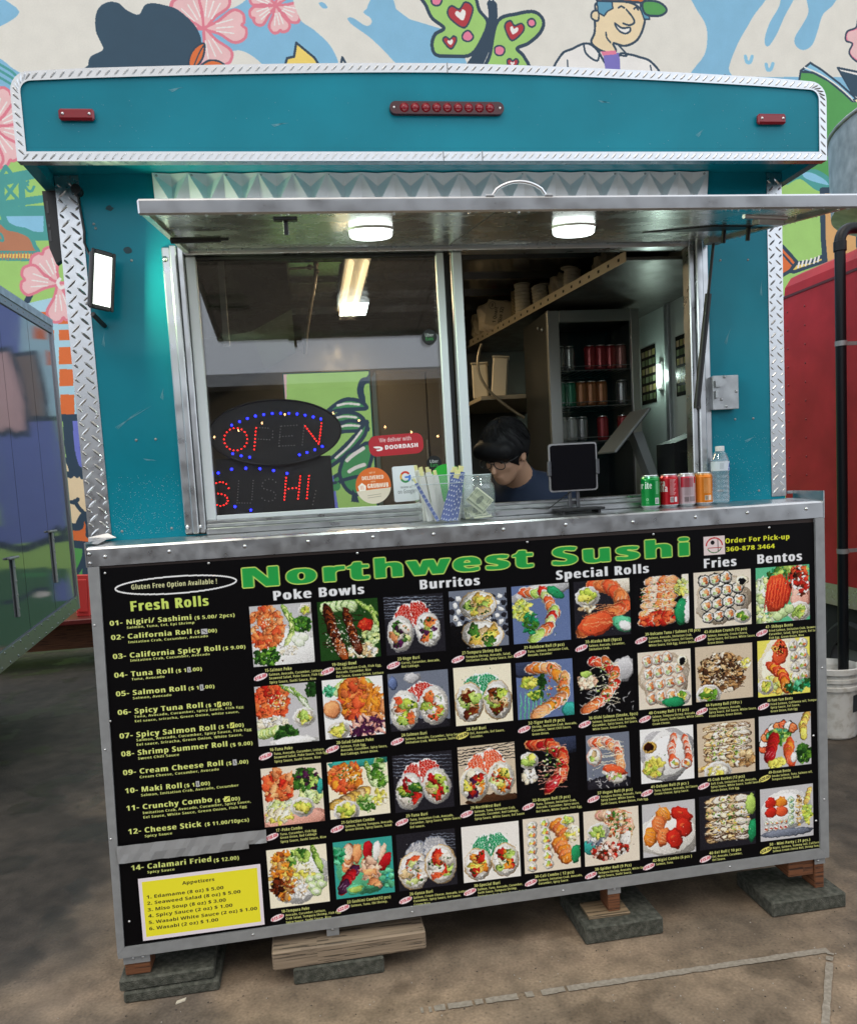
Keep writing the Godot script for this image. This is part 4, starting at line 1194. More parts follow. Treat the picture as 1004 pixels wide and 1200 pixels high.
func red_trailer() -> void:
	var root := thing("red_trailer", "dark red riveted trailer on the right behind the black drain pipe", "trailer", Vector3(4.1, 0, -1.4))
	var red := mat(lin(0.50, 0.030, 0.038), 0.34, 0.0, 0.3)
	red.albedo_texture = noise_tex(0.006, Color(0.86, 0.85, 0.85), Color(1, 1, 1), 5, 512, 66)
	tri_tex(red, 0.9)
	var x := 3.05
	# outline across: straight side, rounded roof edge
	var prof := PackedVector2Array([Vector2(x, 0.95), Vector2(x, 3.055), Vector2(x + 0.012, 3.06), Vector2(x + 0.02, 3.13), Vector2(x + 0.07, 3.20), Vector2(x + 0.16, 3.24), Vector2(x + 0.4, 3.27), Vector2(5.3, 3.27), Vector2(5.3, 0.95)])
	var s := Shape.new()
	s.prism(prof, -2.66, 0.1)
	part("body", s, red, root)
	var sm := Shape.new()
	sm.box(Vector3(x - 0.006, 3.045, -2.665), Vector3(x + 0.01, 3.062, 0.1))
	part("seam_strip", sm, mat(lin(0.10, 0.01, 0.012), 0.4), root)
	var rv := Shape.new()
	for z in [-2.60, -2.385, -1.93, -1.5, -1.05]:
		for k in 15:
			rv.dome(Vector3(x, 1.05 + 0.135 * k, z), Vector3.LEFT, 0.009, 0.006)
	stuff_part("rivet", rv, mat(lin(0.24, 0.03, 0.03), 0.3), root)
	# tread-plate skirt with a wheel arch
	var sk := Shape.new()
	tread(sk, Transform3D(Basis(Vector3.UP, -PI / 2), Vector3(x - 0.004, 0.80, -2.66)), 2.7, 0.15, 0.06, 0.0012)
	part("skirt", sk, M.tread, root)
	part("underside", box_shape(Vector3(x + 0.03, 0.5, -2.6), Vector3(5.2, 0.94, 0.0)), M.matt_black, root)
	for z in [-1.95, -1.15]:
		var w := wheel(0.36, 0.22)
		w.position = Vector3(3.17, 0.36, z) - root.position
		w.rotation.y = -PI / 2
		root.add_child(w, true)
	# galvanised exhaust drum on its roof
	var drum := thing("exhaust_drum", "big galvanised metal drum above the red trailer roof", "exhaust", Vector3(4.72, 3.27, -2.35))
	var galv := mat(lin(0.50, 0.51, 0.51), 0.5, 0.5)
	galv.albedo_texture = noise_tex(0.02, Color(0.72, 0.74, 0.74), Color(1, 1, 1), 4, 256, 69)
	tri_tex(galv, 1.4)
	s = Shape.new()
	s.lathe([Vector2(0.5, 0.0), Vector2(0.56, 0.30), Vector2(1.10, 0.42), Vector2(1.22, 0.46), Vector2(1.24, 1.03)], 64, Transform3D(Basis(), drum.position))
	part("shell", s, galv, drum)
	s = Shape.new()
	var ring := []
	for k in 49:
		ring.append(drum.position + Vector3(sin(TAU * k / 48), 0, cos(TAU * k / 48)) * 1.245 + Vector3(0, 1.03, 0))
	s.tube(ring, 0.014, 6)
	part("rim", s, galv, drum)
	s = Shape.new()
	for k in 16:
		var d := Vector3(sin(TAU * k / 16), 0, cos(TAU * k / 16))
		s.dome(drum.position + d * 1.222 + Vector3(0, 0.56, 0), d, 0.014, 0.01)
	stuff_part("bolt", s, M.edge, drum)
	# black drain pipe into a bucket
	var pipe := thing("drain_pipe", "black plastic drain pipe running down into the white bucket", "pipe", Vector3(2.89, 0.3, -1.75))
	var pvc := mat(lin(0.007, 0.008, 0.010), 0.38, 0.0, 0.35)
	s = Shape.new()
	s.tube([Vector3(2.885, 0.34, -1.75), Vector3(2.888, 1.5, -1.75), Vector3(2.886, 3.15, -1.75)], 0.033, 14)
	part("run", s, pvc, pipe)
	s = Shape.new()
	var bend := []
	for k in 9:
		var a := PI / 2 * k / 8
		bend.append(Vector3(2.886 + 0.10 * (1.0 - cos(a)), 3.20 + 0.10 * sin(a), -1.75 - 0.02 * k / 8.0))
	bend.append(Vector3(3.22, 3.305, -1.78))
	s.tube(bend, 0.035, 14)
	s.lathe([Vector2(0.037, -0.03), Vector2(0.040, -0.028), Vector2(0.040, 0.03), Vector2(0.034, 0.034)], 16, Transform3D(Basis(), Vector3(2.886, 3.18, -1.75)))
	part("elbow", s, pvc, pipe)
	for y in [1.22, 2.57]:
		s = Shape.new()
		s.lathe([Vector2(0.034, -0.016), Vector2(0.0375, -0.016), Vector2(0.0375, 0.016), Vector2(0.034, 0.016)], 16, Transform3D(Basis(), Vector3(2.888, y, -1.75)))
		s.box(Vector3(2.93, y - 0.012, -1.757), Vector3(3.05, y + 0.012, -1.745))
		part("clamp", s, M.edge, pipe)
	var bk := thing("bucket", "white plastic bucket with grime catching the drain pipe", "bucket", Vector3(2.775, 0, -1.72))
	var pl := mat(lin(0.88, 0.88, 0.87), 0.45)
	pl.albedo_texture = noise_tex(0.02, Color(0.80, 0.78, 0.74), Color(1, 1, 1), 5, 256, 72, Color(0.98, 0.98, 0.97))
	tri_tex(pl, 2.5)
	s = Shape.new()
	var T := Transform3D(Basis().scaled(Vector3(1.08, 1.2, 1.08)), bk.position)
	s.lathe([Vector2(0.001, 0.004), Vector2(0.136, 0.004), Vector2(0.140, 0.012), Vector2(0.150, 0.27), Vector2(0.160, 0.272), Vector2(0.160, 0.292), Vector2(0.152, 0.296), Vector2(0.152, 0.315), Vector2(0.162, 0.318), Vector2(0.162, 0.336), Vector2(0.154, 0.340), Vector2(0.154, 0.360), Vector2(0.168, 0.364), Vector2(0.168, 0.392), Vector2(0.158, 0.396), Vector2(0.150, 0.36), Vector2(0.138, 0.03), Vector2(0.001, 0.03)], 32, T)
	part("pail", s, pl, bk)
	var lid := Shape.new()
	lid.box(Vector3(0.10, 0.372, 0.10), Vector3(0.17, 0.402, 0.17), T * Transform3D(Basis(Vector3.UP, 0.5), Vector3(0.0, 0, 0)))
	part("lid_tab", lid, pl, bk)
	s = Shape.new()
	for k in 4:
		var a0 := 0.30 + 0.12 * k
		var a1 := 0.30 + 0.12 * (k + 1)
		s.quad(T * Vector3(sin(a0) * 0.1475, 0.15, cos(a0) * 0.1475), T * Vector3(sin(a1) * 0.1475, 0.15, cos(a1) * 0.1475), T * Vector3(sin(a1) * 0.1515, 0.245, cos(a1) * 0.1515), T * Vector3(sin(a0) * 0.1515, 0.245, cos(a0) * 0.1515))
	part("sticker", s, mat(lin(0.05, 0.06, 0.07), 0.5), bk)
	s = Shape.new()
	s.tube([T * Vector3(0.165, 0.34, 0.0), T * Vector3(0.20, 0.25, 0.05), T * Vector3(0.21, 0.18, 0.09), T * Vector3(0.17, 0.13, 0.10)], 0.003, 5)
	part("handle", s, M.screw, bk)

# a sheet of tread plate in the x y plane of t, looking along its z: base sheet and raised bars
func tread(s: Shape, t: Transform3D, w: float, h: float, pitch: float, up: float, depth := 0.003) -> void:
	s.box(Vector3(0, 0, 0), Vector3(w, h, depth), t)
	var nx := ceili(w / pitch) + 1
	var ny := ceili(h / (pitch * 0.5)) + 1
	for i in nx:
		for j in ny:
			var c := Vector2((i + (0.5 if j % 2 else 0.0)) * pitch * 0.92, j * pitch * 0.5)
			bar(s, t, c, 0.72 if (i * 2 + j) % 2 == 0 else -0.72, pitch * 0.37, pitch * 0.085, depth, up, w, h)

func bar(s: Shape, t: Transform3D, c: Vector2, ang: float, l: float, r: float, z: float, up: float, w: float, h: float) -> void:
	if c.x < l * 0.5 or c.y < l * 0.5 or c.x > w - l * 0.5 or c.y > h - l * 0.5:
		return
	var d := Vector2(cos(ang), sin(ang))
	var n := Vector2(-d.y, d.x)
	var P := func(a, b, k): return t * Vector3(clampf(c.x + d.x * a + n.x * b, 0.001, w - 0.001), clampf(c.y + d.y * a + n.y * b, 0.001, h - 0.001), z + k)
	var e0 = P.call(-l, 0, 0); var e1 = P.call(l, 0, 0)
	var t0 = P.call(-l * 0.55, 0, up); var t1 = P.call(l * 0.55, 0, up)
	var a0 = P.call(-l * 0.5, -r, 0); var a1 = P.call(l * 0.5, -r, 0)
	var b0 = P.call(-l * 0.5, r, 0); var b1 = P.call(l * 0.5, r, 0)
	var o := t.basis.z
	s.face([a0, a1, t1, t0], o); s.face([b0, b1, t1, t0], o)
	s.face([e0, a0, t0], o); s.face([e0, b0, t0], o); s.face([e1, a1, t1], o); s.face([e1, b1, t1], o)

# ------------------------------------------------------------------ the teal trailer
func fascia_top(x: float) -> float:
	return 3.286 - 0.041 * pow(absf(x) / 1.38, 1.6)

func fascia_outline(inset: float, r: float) -> PackedVector2Array:
	var p := PackedVector2Array()
	var xl := -1.450 + inset
	var xr := 1.440 - inset
	p.append(Vector2(xl, 2.958 + inset))
	p.append(Vector2(xr, 2.958 + inset))
	var yr := fascia_top(xr) - inset
	for k in 7:
		var a := PI / 2 * k / 6
		p.append(Vector2(xr - r + r * cos(a), yr - r + r * sin(a)))
	for k in 15:
		var x := lerpf(xr - r, xl + r, (k + 1) / 16.0)
		p.append(Vector2(x, fascia_top(x) - inset))
	var yl := fascia_top(xl) - inset
	for k in 7:
		var a := PI / 2 * k / 6
		p.append(Vector2(xl + r - r * sin(a), yl - r + r * cos(a)))
	return p

func build_trailer() -> void:
	trailer = thing("food_trailer", "teal food trailer with raised service hatch and tread plate corners", "trailer", Vector3(0, 0, -1.0))
	var T := trailer
	# front wall round the window
	part("wall_panel", box_shape(Vector3(-1.397, 0.60, -0.035), Vector3(-1.050, 3.0035, 0.0)), M.teal, T)
	part("wall_panel", box_shape(Vector3(1.073, 0.60, -0.035), Vector3(1.397, 3.0035, 0.0)), M.teal, T)
	part("wall_panel", box_shape(Vector3(-1.050, 2.745, -0.035), Vector3(1.073, 3.0035, 0.0)), M.teal, T)
	part("wall_panel", box_shape(Vector3(-1.050, 0.60, -0.035), Vector3(1.073, 1.685, 0.0)), M.teal, T)
	part("side_wall", box_shape(Vector3(-1.40, 0.60, -2.45), Vector3(-1.36, 3.0035, -0.036)), M.teal, T)
	part("side_wall", box_shape(Vector3(1.36, 0.60, -2.45), Vector3(1.40, 3.0035, -0.036)), M.teal, T)
	part("rear_wall", box_shape(Vector3(-1.36, 0.60, -2.45), Vector3(-0.69, 3.2, -2.41)), M.teal, T)
	part("rear_wall", box_shape(Vector3(-0.12, 0.60, -2.45), Vector3(1.36, 3.2, -2.41)), M.teal, T)
	part("rear_wall", box_shape(Vector3(-0.69, 2.60, -2.45), Vector3(-0.12, 3.2, -2.41)), M.teal, T)
	part("floor", box_shape(Vector3(-1.40, 0.52, -2.45), Vector3(1.40, 0.598, 0.0)), M.matt_black, T)
	part("shading_chassis", box_shape(Vector3(-1.36, 0.30, -2.3), Vector3(1.36, 0.518, -0.03)), M.matt_black, T)  # shaped to cut the light bouncing under the floor
	part("light_block", box_shape(Vector3(-0.75, 0.12, -2.2), Vector3(0.78, 0.2995, -0.16), 0.02), M.matt_black, T)  # added unseen black box that keeps light out from under the trailer
	for x in [-1.3, 1.3]:
		var w := wheel(0.30, 0.18)
		w.position = Vector3(x * 0.86, 0.30, -1.5) - T.position
		w.rotation.y = PI / 2
		T.add_child(w, true)
	# unseen skirts added to darken the space below the floor
	part("added_side_skirt", box_shape(Vector3(-1.398, 0.15, -2.44), Vector3(-1.380, 0.5195, -0.01)), M.teal, T)
	part("added_side_skirt", box_shape(Vector3(1.380, 0.15, -2.44), Vector3(1.398, 0.5195, -0.01)), M.teal, T)
	part("added_rear_skirt", box_shape(Vector3(-1.3795, 0.10, -2.44), Vector3(1.3795, 0.5195, -2.42)), M.matt_black, T)
	# scuffs and scratches in the paint
	var sf := Shape.new()
	for p in [[-1.27, 2.10, 0.16, 0.5], [-1.18, 1.98, 0.05, -0.2], [-1.10, 2.20, 0.04, 1.2], [1.14, 2.33, 0.07, 1.1], [1.22, 1.93, 0.05, 0.3], [-0.62, 3.08, 0.06, 0.1], [0.55, 3.17, 0.05, -0.2], [0.92, 3.05, 0.04, 0.6], [-0.95, 3.19, 0.05, 0.2], [1.30, 2.52, 0.06, 1.4], [-1.29, 2.40, 0.05, 1.3]]:
		var q0 := Vector2(p[0], p[1])
		var zz := 0.2322 if p[1] > 3.0 else 0.0002
		for k in 3:
			var dd: Vector2 = Vector2(cos(p[3] + 0.1 * k), sin(p[3] + 0.1 * k)) * p[2] * (1.0 - 0.25 * k)
			var nn := Vector2(-dd.y, dd.x).normalized() * 0.0006
			var o2: Vector2 = q0 + Vector2(0.004, -0.003) * k
			sf.prism(PackedVector2Array([o2 - nn, o2 + dd * 0.5 - nn * 2.0, o2 + dd, o2 + dd * 0.5 + nn * 2.0, o2 + nn]), zz, zz + 0.0003)
	stuff_part("scratch", sf, mat(lin(0.10, 0.30, 0.36), 0.6), T)
	# roof box with its fascia
	var s := Shape.new()
	var ro := fascia_outline(0.004, 0.06)
	ro[0].y = 3.004
	ro[1].y = 3.004
	s.prism(ro, -2.52, 0.232)
	part("roof", s, M.teal, T)
	part("fascia_skirt", box_shape(Vector3(-1.446, 2.962, 0.196), Vector3(1.436, 3.0038, 0.2318)), M.teal, T)
	part("fascia_skirt", box_shape(Vector3(-1.446, 2.962, -2.52), Vector3(-1.404, 3.0038, 0.1955)), M.teal, T)
	part("fascia_skirt", box_shape(Vector3(1.402, 2.962, -2.52), Vector3(1.436, 3.0038, 0.1955)), M.teal, T)
	# tread plate edging all round the fascia
	var a := fascia_outline(0.0, 0.065)
	var b := fascia_outline(0.031, 0.036)
	var edge := Shape.new()
	for k in a.size():
		var n := (k + 1) % a.size()
		edge.face([Vector3(a[k].x, a[k].y, 0.240), Vector3(a[n].x, a[n].y, 0.240), Vector3(b[n].x, b[n].y, 0.240), Vector3(b[k].x, b[k].y, 0.240)], Vector3.BACK)
		edge.face([Vector3(b[k].x, b[k].y, 0.240), Vector3(b[n].x, b[n].y, 0.240), Vector3(b[n].x, b[n].y, 0.2325), Vector3(b[k].x, b[k].y, 0.2325)], Vector3(0, 0, 0.2) + (Vector3(0, 3.1, 0) - Vector3(b[k].x, b[k].y, 0)))
		edge.face([Vector3(a[k].x, a[k].y, 0.240), Vector3(a[n].x, a[n].y, 0.240), Vector3(a[n].x, a[n].y, 0.205), Vector3(a[k].x, a[k].y, 0.205)], Vector3(a[k].x, a[k].y - 3.1, 0))
	var id := Transform3D(Basis(), Vector3.ZERO)
	for run in [[2, a.size() - 1], [a.size() - 1, a.size()], [0, 1], [1, 2]]:
		for k in range(run[0], run[1]):
			var p := (a[k] + b[k]) * 0.5
			var q := (a[(k + 1) % a.size()] + b[(k + 1) % a.size()]) * 0.5
			var l := p.distance_to(q)
			var steps := maxi(1, roundi(l / 0.028))
			var dir := (q - p).normalized()
			for i in steps:
				var c := p + dir * (i + 0.5) * l / steps
				bar(edge, Transform3D(Basis(), Vector3(-2, 0, 0)), c + Vector2(2, 0), dir.angle() + (0.8 if i % 2 == 0 else 0.75), 0.0165, 0.0034, 0.240, 0.0030, 9.0, 9.0)
	part("fascia_edging", edge, M.tread, T)
	for x in [-0.03, 0.11]:
		part("edging_joint", box_shape(Vector3(x, 2.957, 0.2405), Vector3(x + 0.002, 2.990, 0.2445)), M.edge, T)
	part("edging_joint", box_shape(Vector3(0.0, 3.252, 0.2405), Vector3(0.002, 3.287, 0.2445)), M.edge, T)
	# clearance lamps
	for x in [-1.2495, 1.214]:
		var lamp := part("clearance_lamp", box_shape(Vector3(x - 0.056, 3.086, 0.2325), Vector3(x + 0.056, 3.122, 0.252), 0.006), M.red_lens, T)
		for d in [-0.042, 0.042]:
			var sc := Shape.new()
			sc.dome(Vector3(x + d, 3.104, 0.252), Vector3.BACK, 0.006, 0.004, 8)
			part("screw", sc, M.screw, lamp)
	var bar_body := Shape.new()
	var poly := PackedVector2Array()
	for k in 12:
		var an := PI / 2 + PI * k / 11.0
		poly.append(Vector2(-0.190 + 0.021 * cos(an), 3.133 + 0.021 * sin(an)))
	for k in 12:
		var an := -PI / 2 + PI * k / 11.0
		poly.append(Vector2(0.174 + 0.021 * cos(an), 3.133 + 0.021 * sin(an)))
	bar_body.prism(poly, 0.2325, 0.250)
	var light_bar := part("light_bar", bar_body, M.dark_red, T)
	for k in 9:
		var ln := Shape.new()
		ln.dome(Vector3(-0.16 + 0.038 * k, 3.133, 0.250), Vector3.BACK, 0.0165, 0.006, 12)
		part("lens", ln, M.red_lens, light_bar)
	for d in [-0.196, 0.180]:
		var ls := Shape.new()
		ls.dome(Vector3(d, 3.133, 0.250), Vector3.BACK, 0.005, 0.004, 8)
		part("screw", ls, M.screw, light_bar)
	# tread plate corners
	s = Shape.new()
	corner_tread(s, Vector3(-1.400, 1.692, 0.001), 0.082, 1.306)
	for y in [1.75, 2.15, 2.55, 2.90]:
		s.dome(Vector3(-1.33, y, 0.004), Vector3.BACK, 0.006, 0.003)
	part("corner_plate", s, M.tread, T)
	s = Shape.new()
	corner_tread(s, Vector3(1.335, 1.692, 0.001), 0.065, 1.306)
	part("corner_plate", s, M.tread, T)
	# strip of quilted plate over the hatch
	s = Shape.new()
	var n := 17
	var wx := 2.136 / n
	for i in n:
		var x0 := -1.059 + i * wx
		quilt(s, x0, x0 + wx, 2.885, 3.0, 0.002, 0.020)
	part("quilted_strip", s, M.quilt, T)
	var rv := Shape.new()
	for i in n + 1:
		rv.dome(Vector3(-1.045 + i * 2.106 / n, 2.992, 0.016), Vector3.BACK, 0.006, 0.006)
	stuff_part("rivet_row", rv, M.edge, T)
	# small screws and drill marks on the panels
	rv = Shape.new()
	for p in [[-1.20, 2.05], [-1.13, 2.05], [-1.16, 2.70], [-1.28, 1.715], [-1.10, 1.715], [1.18, 2.02], [1.26, 2.02], [1.13, 2.66], [1.25, 2.66], [1.11, 1.73], [1.28, 1.72], [-1.28, 2.83], [-1.275, 2.815]]:
		rv.dome(Vector3(p[0], p[1], 0.0), Vector3.BACK, 0.0055, 0.003)
	stuff_part("panel_screw", rv, M.edge, T)
	var ch := Shape.new()
	for p in [[-1.22, 2.885, 0.016], [-1.17, 2.735, 0.02]]:
		var pg := PackedVector2Array()
		for k in 9:
			var rr: float = p[2] * rng.randf_range(0.55, 1.0)
			pg.append(Vector2(p[0] + rr * cos(TAU * k / 9), p[1] + rr * 0.7 * sin(TAU * k / 9)))
		ch.prism(pg, 0.0002, 0.0012)
	stuff_part("paint_chip", ch, mat(lin(0.02, 0.06, 0.075), 0.7), T)
	# black wire and bracket at the left edge
	s = Shape.new()
	s.tube([Vector3(-1.325, 2.95, 0.012), Vector3(-1.318, 2.87, 0.014), Vector3(-1.312, 2.80, 0.014), Vector3(-1.315, 2.76, 0.016), Vector3(-1.30, 2.72, 0.03), Vector3(-1.272, 2.69, 0.06)], 0.005, 6)
	s.lathe([Vector2(0.001, -0.02), Vector2(0.018, -0.02), Vector2(0.018, 0.02), Vector2(0.001, 0.02)], 10, Transform3D(Basis(Vector3.RIGHT, PI / 2), Vector3(-1.322, 2.94, 0.02)))
	part("lamp_wire", s, M.black, T)
	s = Shape.new()
	s.prism(PackedVector2Array([Vector2(-1.455, 2.957), Vector2(-1.402, 2.957), Vector2(-1.402, 2.72), Vector2(-1.43, 2.70), Vector2(-1.448, 2.755)]), -0.06, -0.03)
	part("bracket", s, M.black, T)
	s = Shape.new()
	for p in [[-1.441, 2.90, 0.022], [-1.441, 2.835, 0.006], [-1.441, 2.80, 0.02]]:
		s.box(Vector3(p[0] - 0.004, p[1] - p[2], -0.0295), Vector3(p[0] + 0.004, p[1] + p[2], -0.0285))
	stuff_part("bracket_slot", s, mat(lin(0.06, 0.06, 0.065), 0.5), T)
	floodlight()
	window_frame()
	rain()

func corner_tread(s: Shape, at: Vector3, w: float, h: float) -> void:
	var t := Transform3D(Basis(), at)
	s.box(Vector3.ZERO, Vector3(w, h, 0.003), t)
	var rows := floori(h / 0.0265) - 1
	for j in rows:
		var left := j % 2 == 0
		bar(s, t, Vector2(w * (0.30 if left else 0.70), 0.026 + j * 0.0265), 0.75 if left else -0.75, w * 0.27, w * 0.058, 0.003, 0.0036, w, h)
		bar(s, t, Vector2(w * (0.84 if left else 0.16), 0.026 + j * 0.0265), 0.75 if left else -0.75, w * 0.15, w * 0.05, 0.003, 0.0032, w, h)

func quilt(s: Shape, x0: float, x1: float, y0: float, y1: float, z: float, h: float) -> void:
	# one repeat of a cross-folded sheet: a hanging triangle above, a standing one below, folds proud between them
	var xm := (x0 + x1) * 0.5
	var q := h * 0.5
	var A := Vector3(x0, y1, z + h); var B := Vector3(xm, y1, z + q); var C := Vector3(x1, y1, z + h)
	var D := Vector3(xm, y0, z + h); var E := Vector3(x0, y0, z); var F := Vector3(x1, y0, z)
	var G := Vector3(xm, lerpf(y0, y1, 0.62), z)
	s.tri(A, G, B); s.tri(B, G, C); s.tri(A, D, G); s.tri(G, D, C)
	s.tri(A, E, D); s.tri(C, D, F)

func floodlight() -> void:
	var lamp := Node3D.new()
	lamp.name = "floodlight"
	trailer.add_child(lamp)
	var t := Transform3D(Basis.from_euler(Vector3(0.06, 0.66, -0.11)), Vector3(-1.258, 2.610, 0.075))
	lamp.position = t.origin - trailer.position
	var s := Shape.new()
	s.bevel(Vector3(-0.042, -0.100, -0.014), Vector3(0.042, 0.100, 0.012), 0.008, t)
	s.bevel(Vector3(-0.044, -0.103, 0.011), Vector3(-0.032, 0.103, 0.020), 0.003, t)
	s.bevel(Vector3(0.032, -0.103, 0.011), Vector3(0.044, 0.103, 0.020), 0.003, t)
	s.bevel(Vector3(-0.0315, 0.088, 0.011), Vector3(0.0315, 0.103, 0.020), 0.003, t)
	s.bevel(Vector3(-0.0315, -0.103, 0.011), Vector3(0.0315, -0.088, 0.020), 0.003, t)
	for k in 6:
		s.box(Vector3(-0.034 + k * 0.013, -0.085, -0.024), Vector3(-0.031 + k * 0.013, 0.085, -0.0135), t)
	part("housing", s, M.black, lamp)
	s = Shape.new()
	s.tube([t * Vector3(-0.02, -0.118, -0.01), Vector3(-1.275, 2.47, 0.03), Vector3(-1.275, 2.47, 0.0)], 0.009, 6)
	part("mount", s, M.black, lamp)
	var glow := mat(Color(1, 1, 1), 0.3)
	glow.emission_enabled = true
	glow.emission = lin(0.90, 1.0, 0.88)
	glow.emission_energy_multiplier = 2.2
	s = Shape.new()
	s.box(Vector3(-0.0315, -0.0875, 0.0125), Vector3(0.0315, 0.0875, 0.0145), t)
	part("lamp_lens", s, glow, lamp)
	var l := AreaLight3D.new()
	l.name = "flood_glow"
	l.area_size = Vector2(0.062, 0.174)
	l.light_color = Color(0.90, 1.0, 0.78)
	l.light_energy = 1.0
	l.area_range = 8.0
	l.shadow_enabled = true
	lamp.add_child(l)
	l.transform = Transform3D(t.basis * Basis(Vector3.UP, PI), t.basis * Vector3(0, 0, 0.022))

func window_frame() -> void:
	var T := trailer
	# steel surround, stepped
	for f in [["jamb", -1.051, -1.020, 0.010], ["jamb", -1.020, -0.996, 0.034], ["jamb", -0.996, -0.972, 0.020], ["jamb", 0.985, 1.010, 0.020], ["jamb", 1.010, 1.040, 0.034], ["jamb", 1.040, 1.074, 0.010]]:
		part(f[0], box_shape(Vector3(f[1] + 0.0005, 1.69, -0.04), Vector3(f[2] - 0.0005, 2.744, f[3]), 0.004), M.steel, T)
	part("head", box_shape(Vector3(-0.971, 2.712, -0.05), Vector3(0.984, 2.744, 0.020), 0.003), M.steel, T)
	part("sill", box_shape(Vector3(-0.971, 1.682, -0.09), Vector3(0.984, 1.706, 0.022), 0.003), M.steel, T)
	part("sill", box_shape(Vector3(-0.971, 1.7065, -0.085), Vector3(0.984, 1.722, 0.014), 0.003), M.alu, T)
	part("sill", box_shape(Vector3(-0.971, 1.7225, -0.08), Vector3(0.984, 1.734, 0.004), 0.002), M.steel, T)
	var sc := Shape.new()
	for p in [[-1.04, 1.715], [-1.04, 2.70], [-0.995, 1.715]]:
		sc.dome(Vector3(p[0], p[1], 0.012 if p[0] < -1.03 else 0.021), Vector3.BACK, 0.011, 0.005, 8)
	stuff_part("frame_screw", sc, M.screw, T)
	# sliding sash, pushed to the left, and the fixed mullion
	part("sash_stile", box_shape(Vector3(-0.971, 1.7345, -0.04), Vector3(-0.934, 2.711, -0.002), 0.003), M.sash, T)
	part("sash_stile", box_shape(Vector3(-0.034, 1.7345, -0.034), Vector3(-0.004, 2.711, -0.006), 0.003), M.sash, T)
	part("sash_stile", box_shape(Vector3(-0.003, 1.7345, -0.060), Vector3(0.020, 2.711, -0.036), 0.003), M.black, T)
	part("mullion", box_shape(Vector3(0.028, 1.7345, -0.05), Vector3(0.066, 2.711, -0.002), 0.003), M.sash, T)
	part("sash_rail", box_shape(Vector3(-0.9335, 1.7345, -0.034), Vector3(-0.0345, 1.752, -0.006), 0.002), M.sash, T)
	part("sash_rail", box_shape(Vector3(-0.9335, 2.700, -0.034), Vector3(-0.0345, 2.711, -0.006), 0.002), M.black, T)
	# two panes one behind the other: the fixed light and the slid sash
	for z in [-0.018, -0.048]:
		part("window_pane", box_shape(Vector3(-0.936, 1.745, z - 0.004), Vector3(-0.030, 2.702, z)), M.glass, T)

func rain() -> void:
	# drops of rain standing on the paint
	var s := Shape.new()
	for k in 900:
		var p: Vector3
		if k < 420:
			p = Vector3(rng.randf_range(-1.31, -1.06), 1.70 + 0.22 * pow(rng.randf(), 1.4), 0.0)
		elif k < 700:
			p = Vector3(rng.randf_range(1.08, 1.33), 1.70 + 0.26 * pow(rng.randf(), 1.4), 0.0)
		else:
			p = Vector3(rng.randf_range(-1.38, 1.38), rng.randf_range(3.0, 3.2), 0.232)
			if absf(p.x) < 1.0 and rng.randf() < 0.6:
				continue
		var r := rng.randf_range(0.0006, 0.0015)
		s.dome(p, Vector3.BACK, r, r * 0.8, 5)
	var o := part("raindrop", s, mat(lin(0.22, 0.42, 0.48), 0.08), trailer)
	o.set_meta("kind", "stuff")

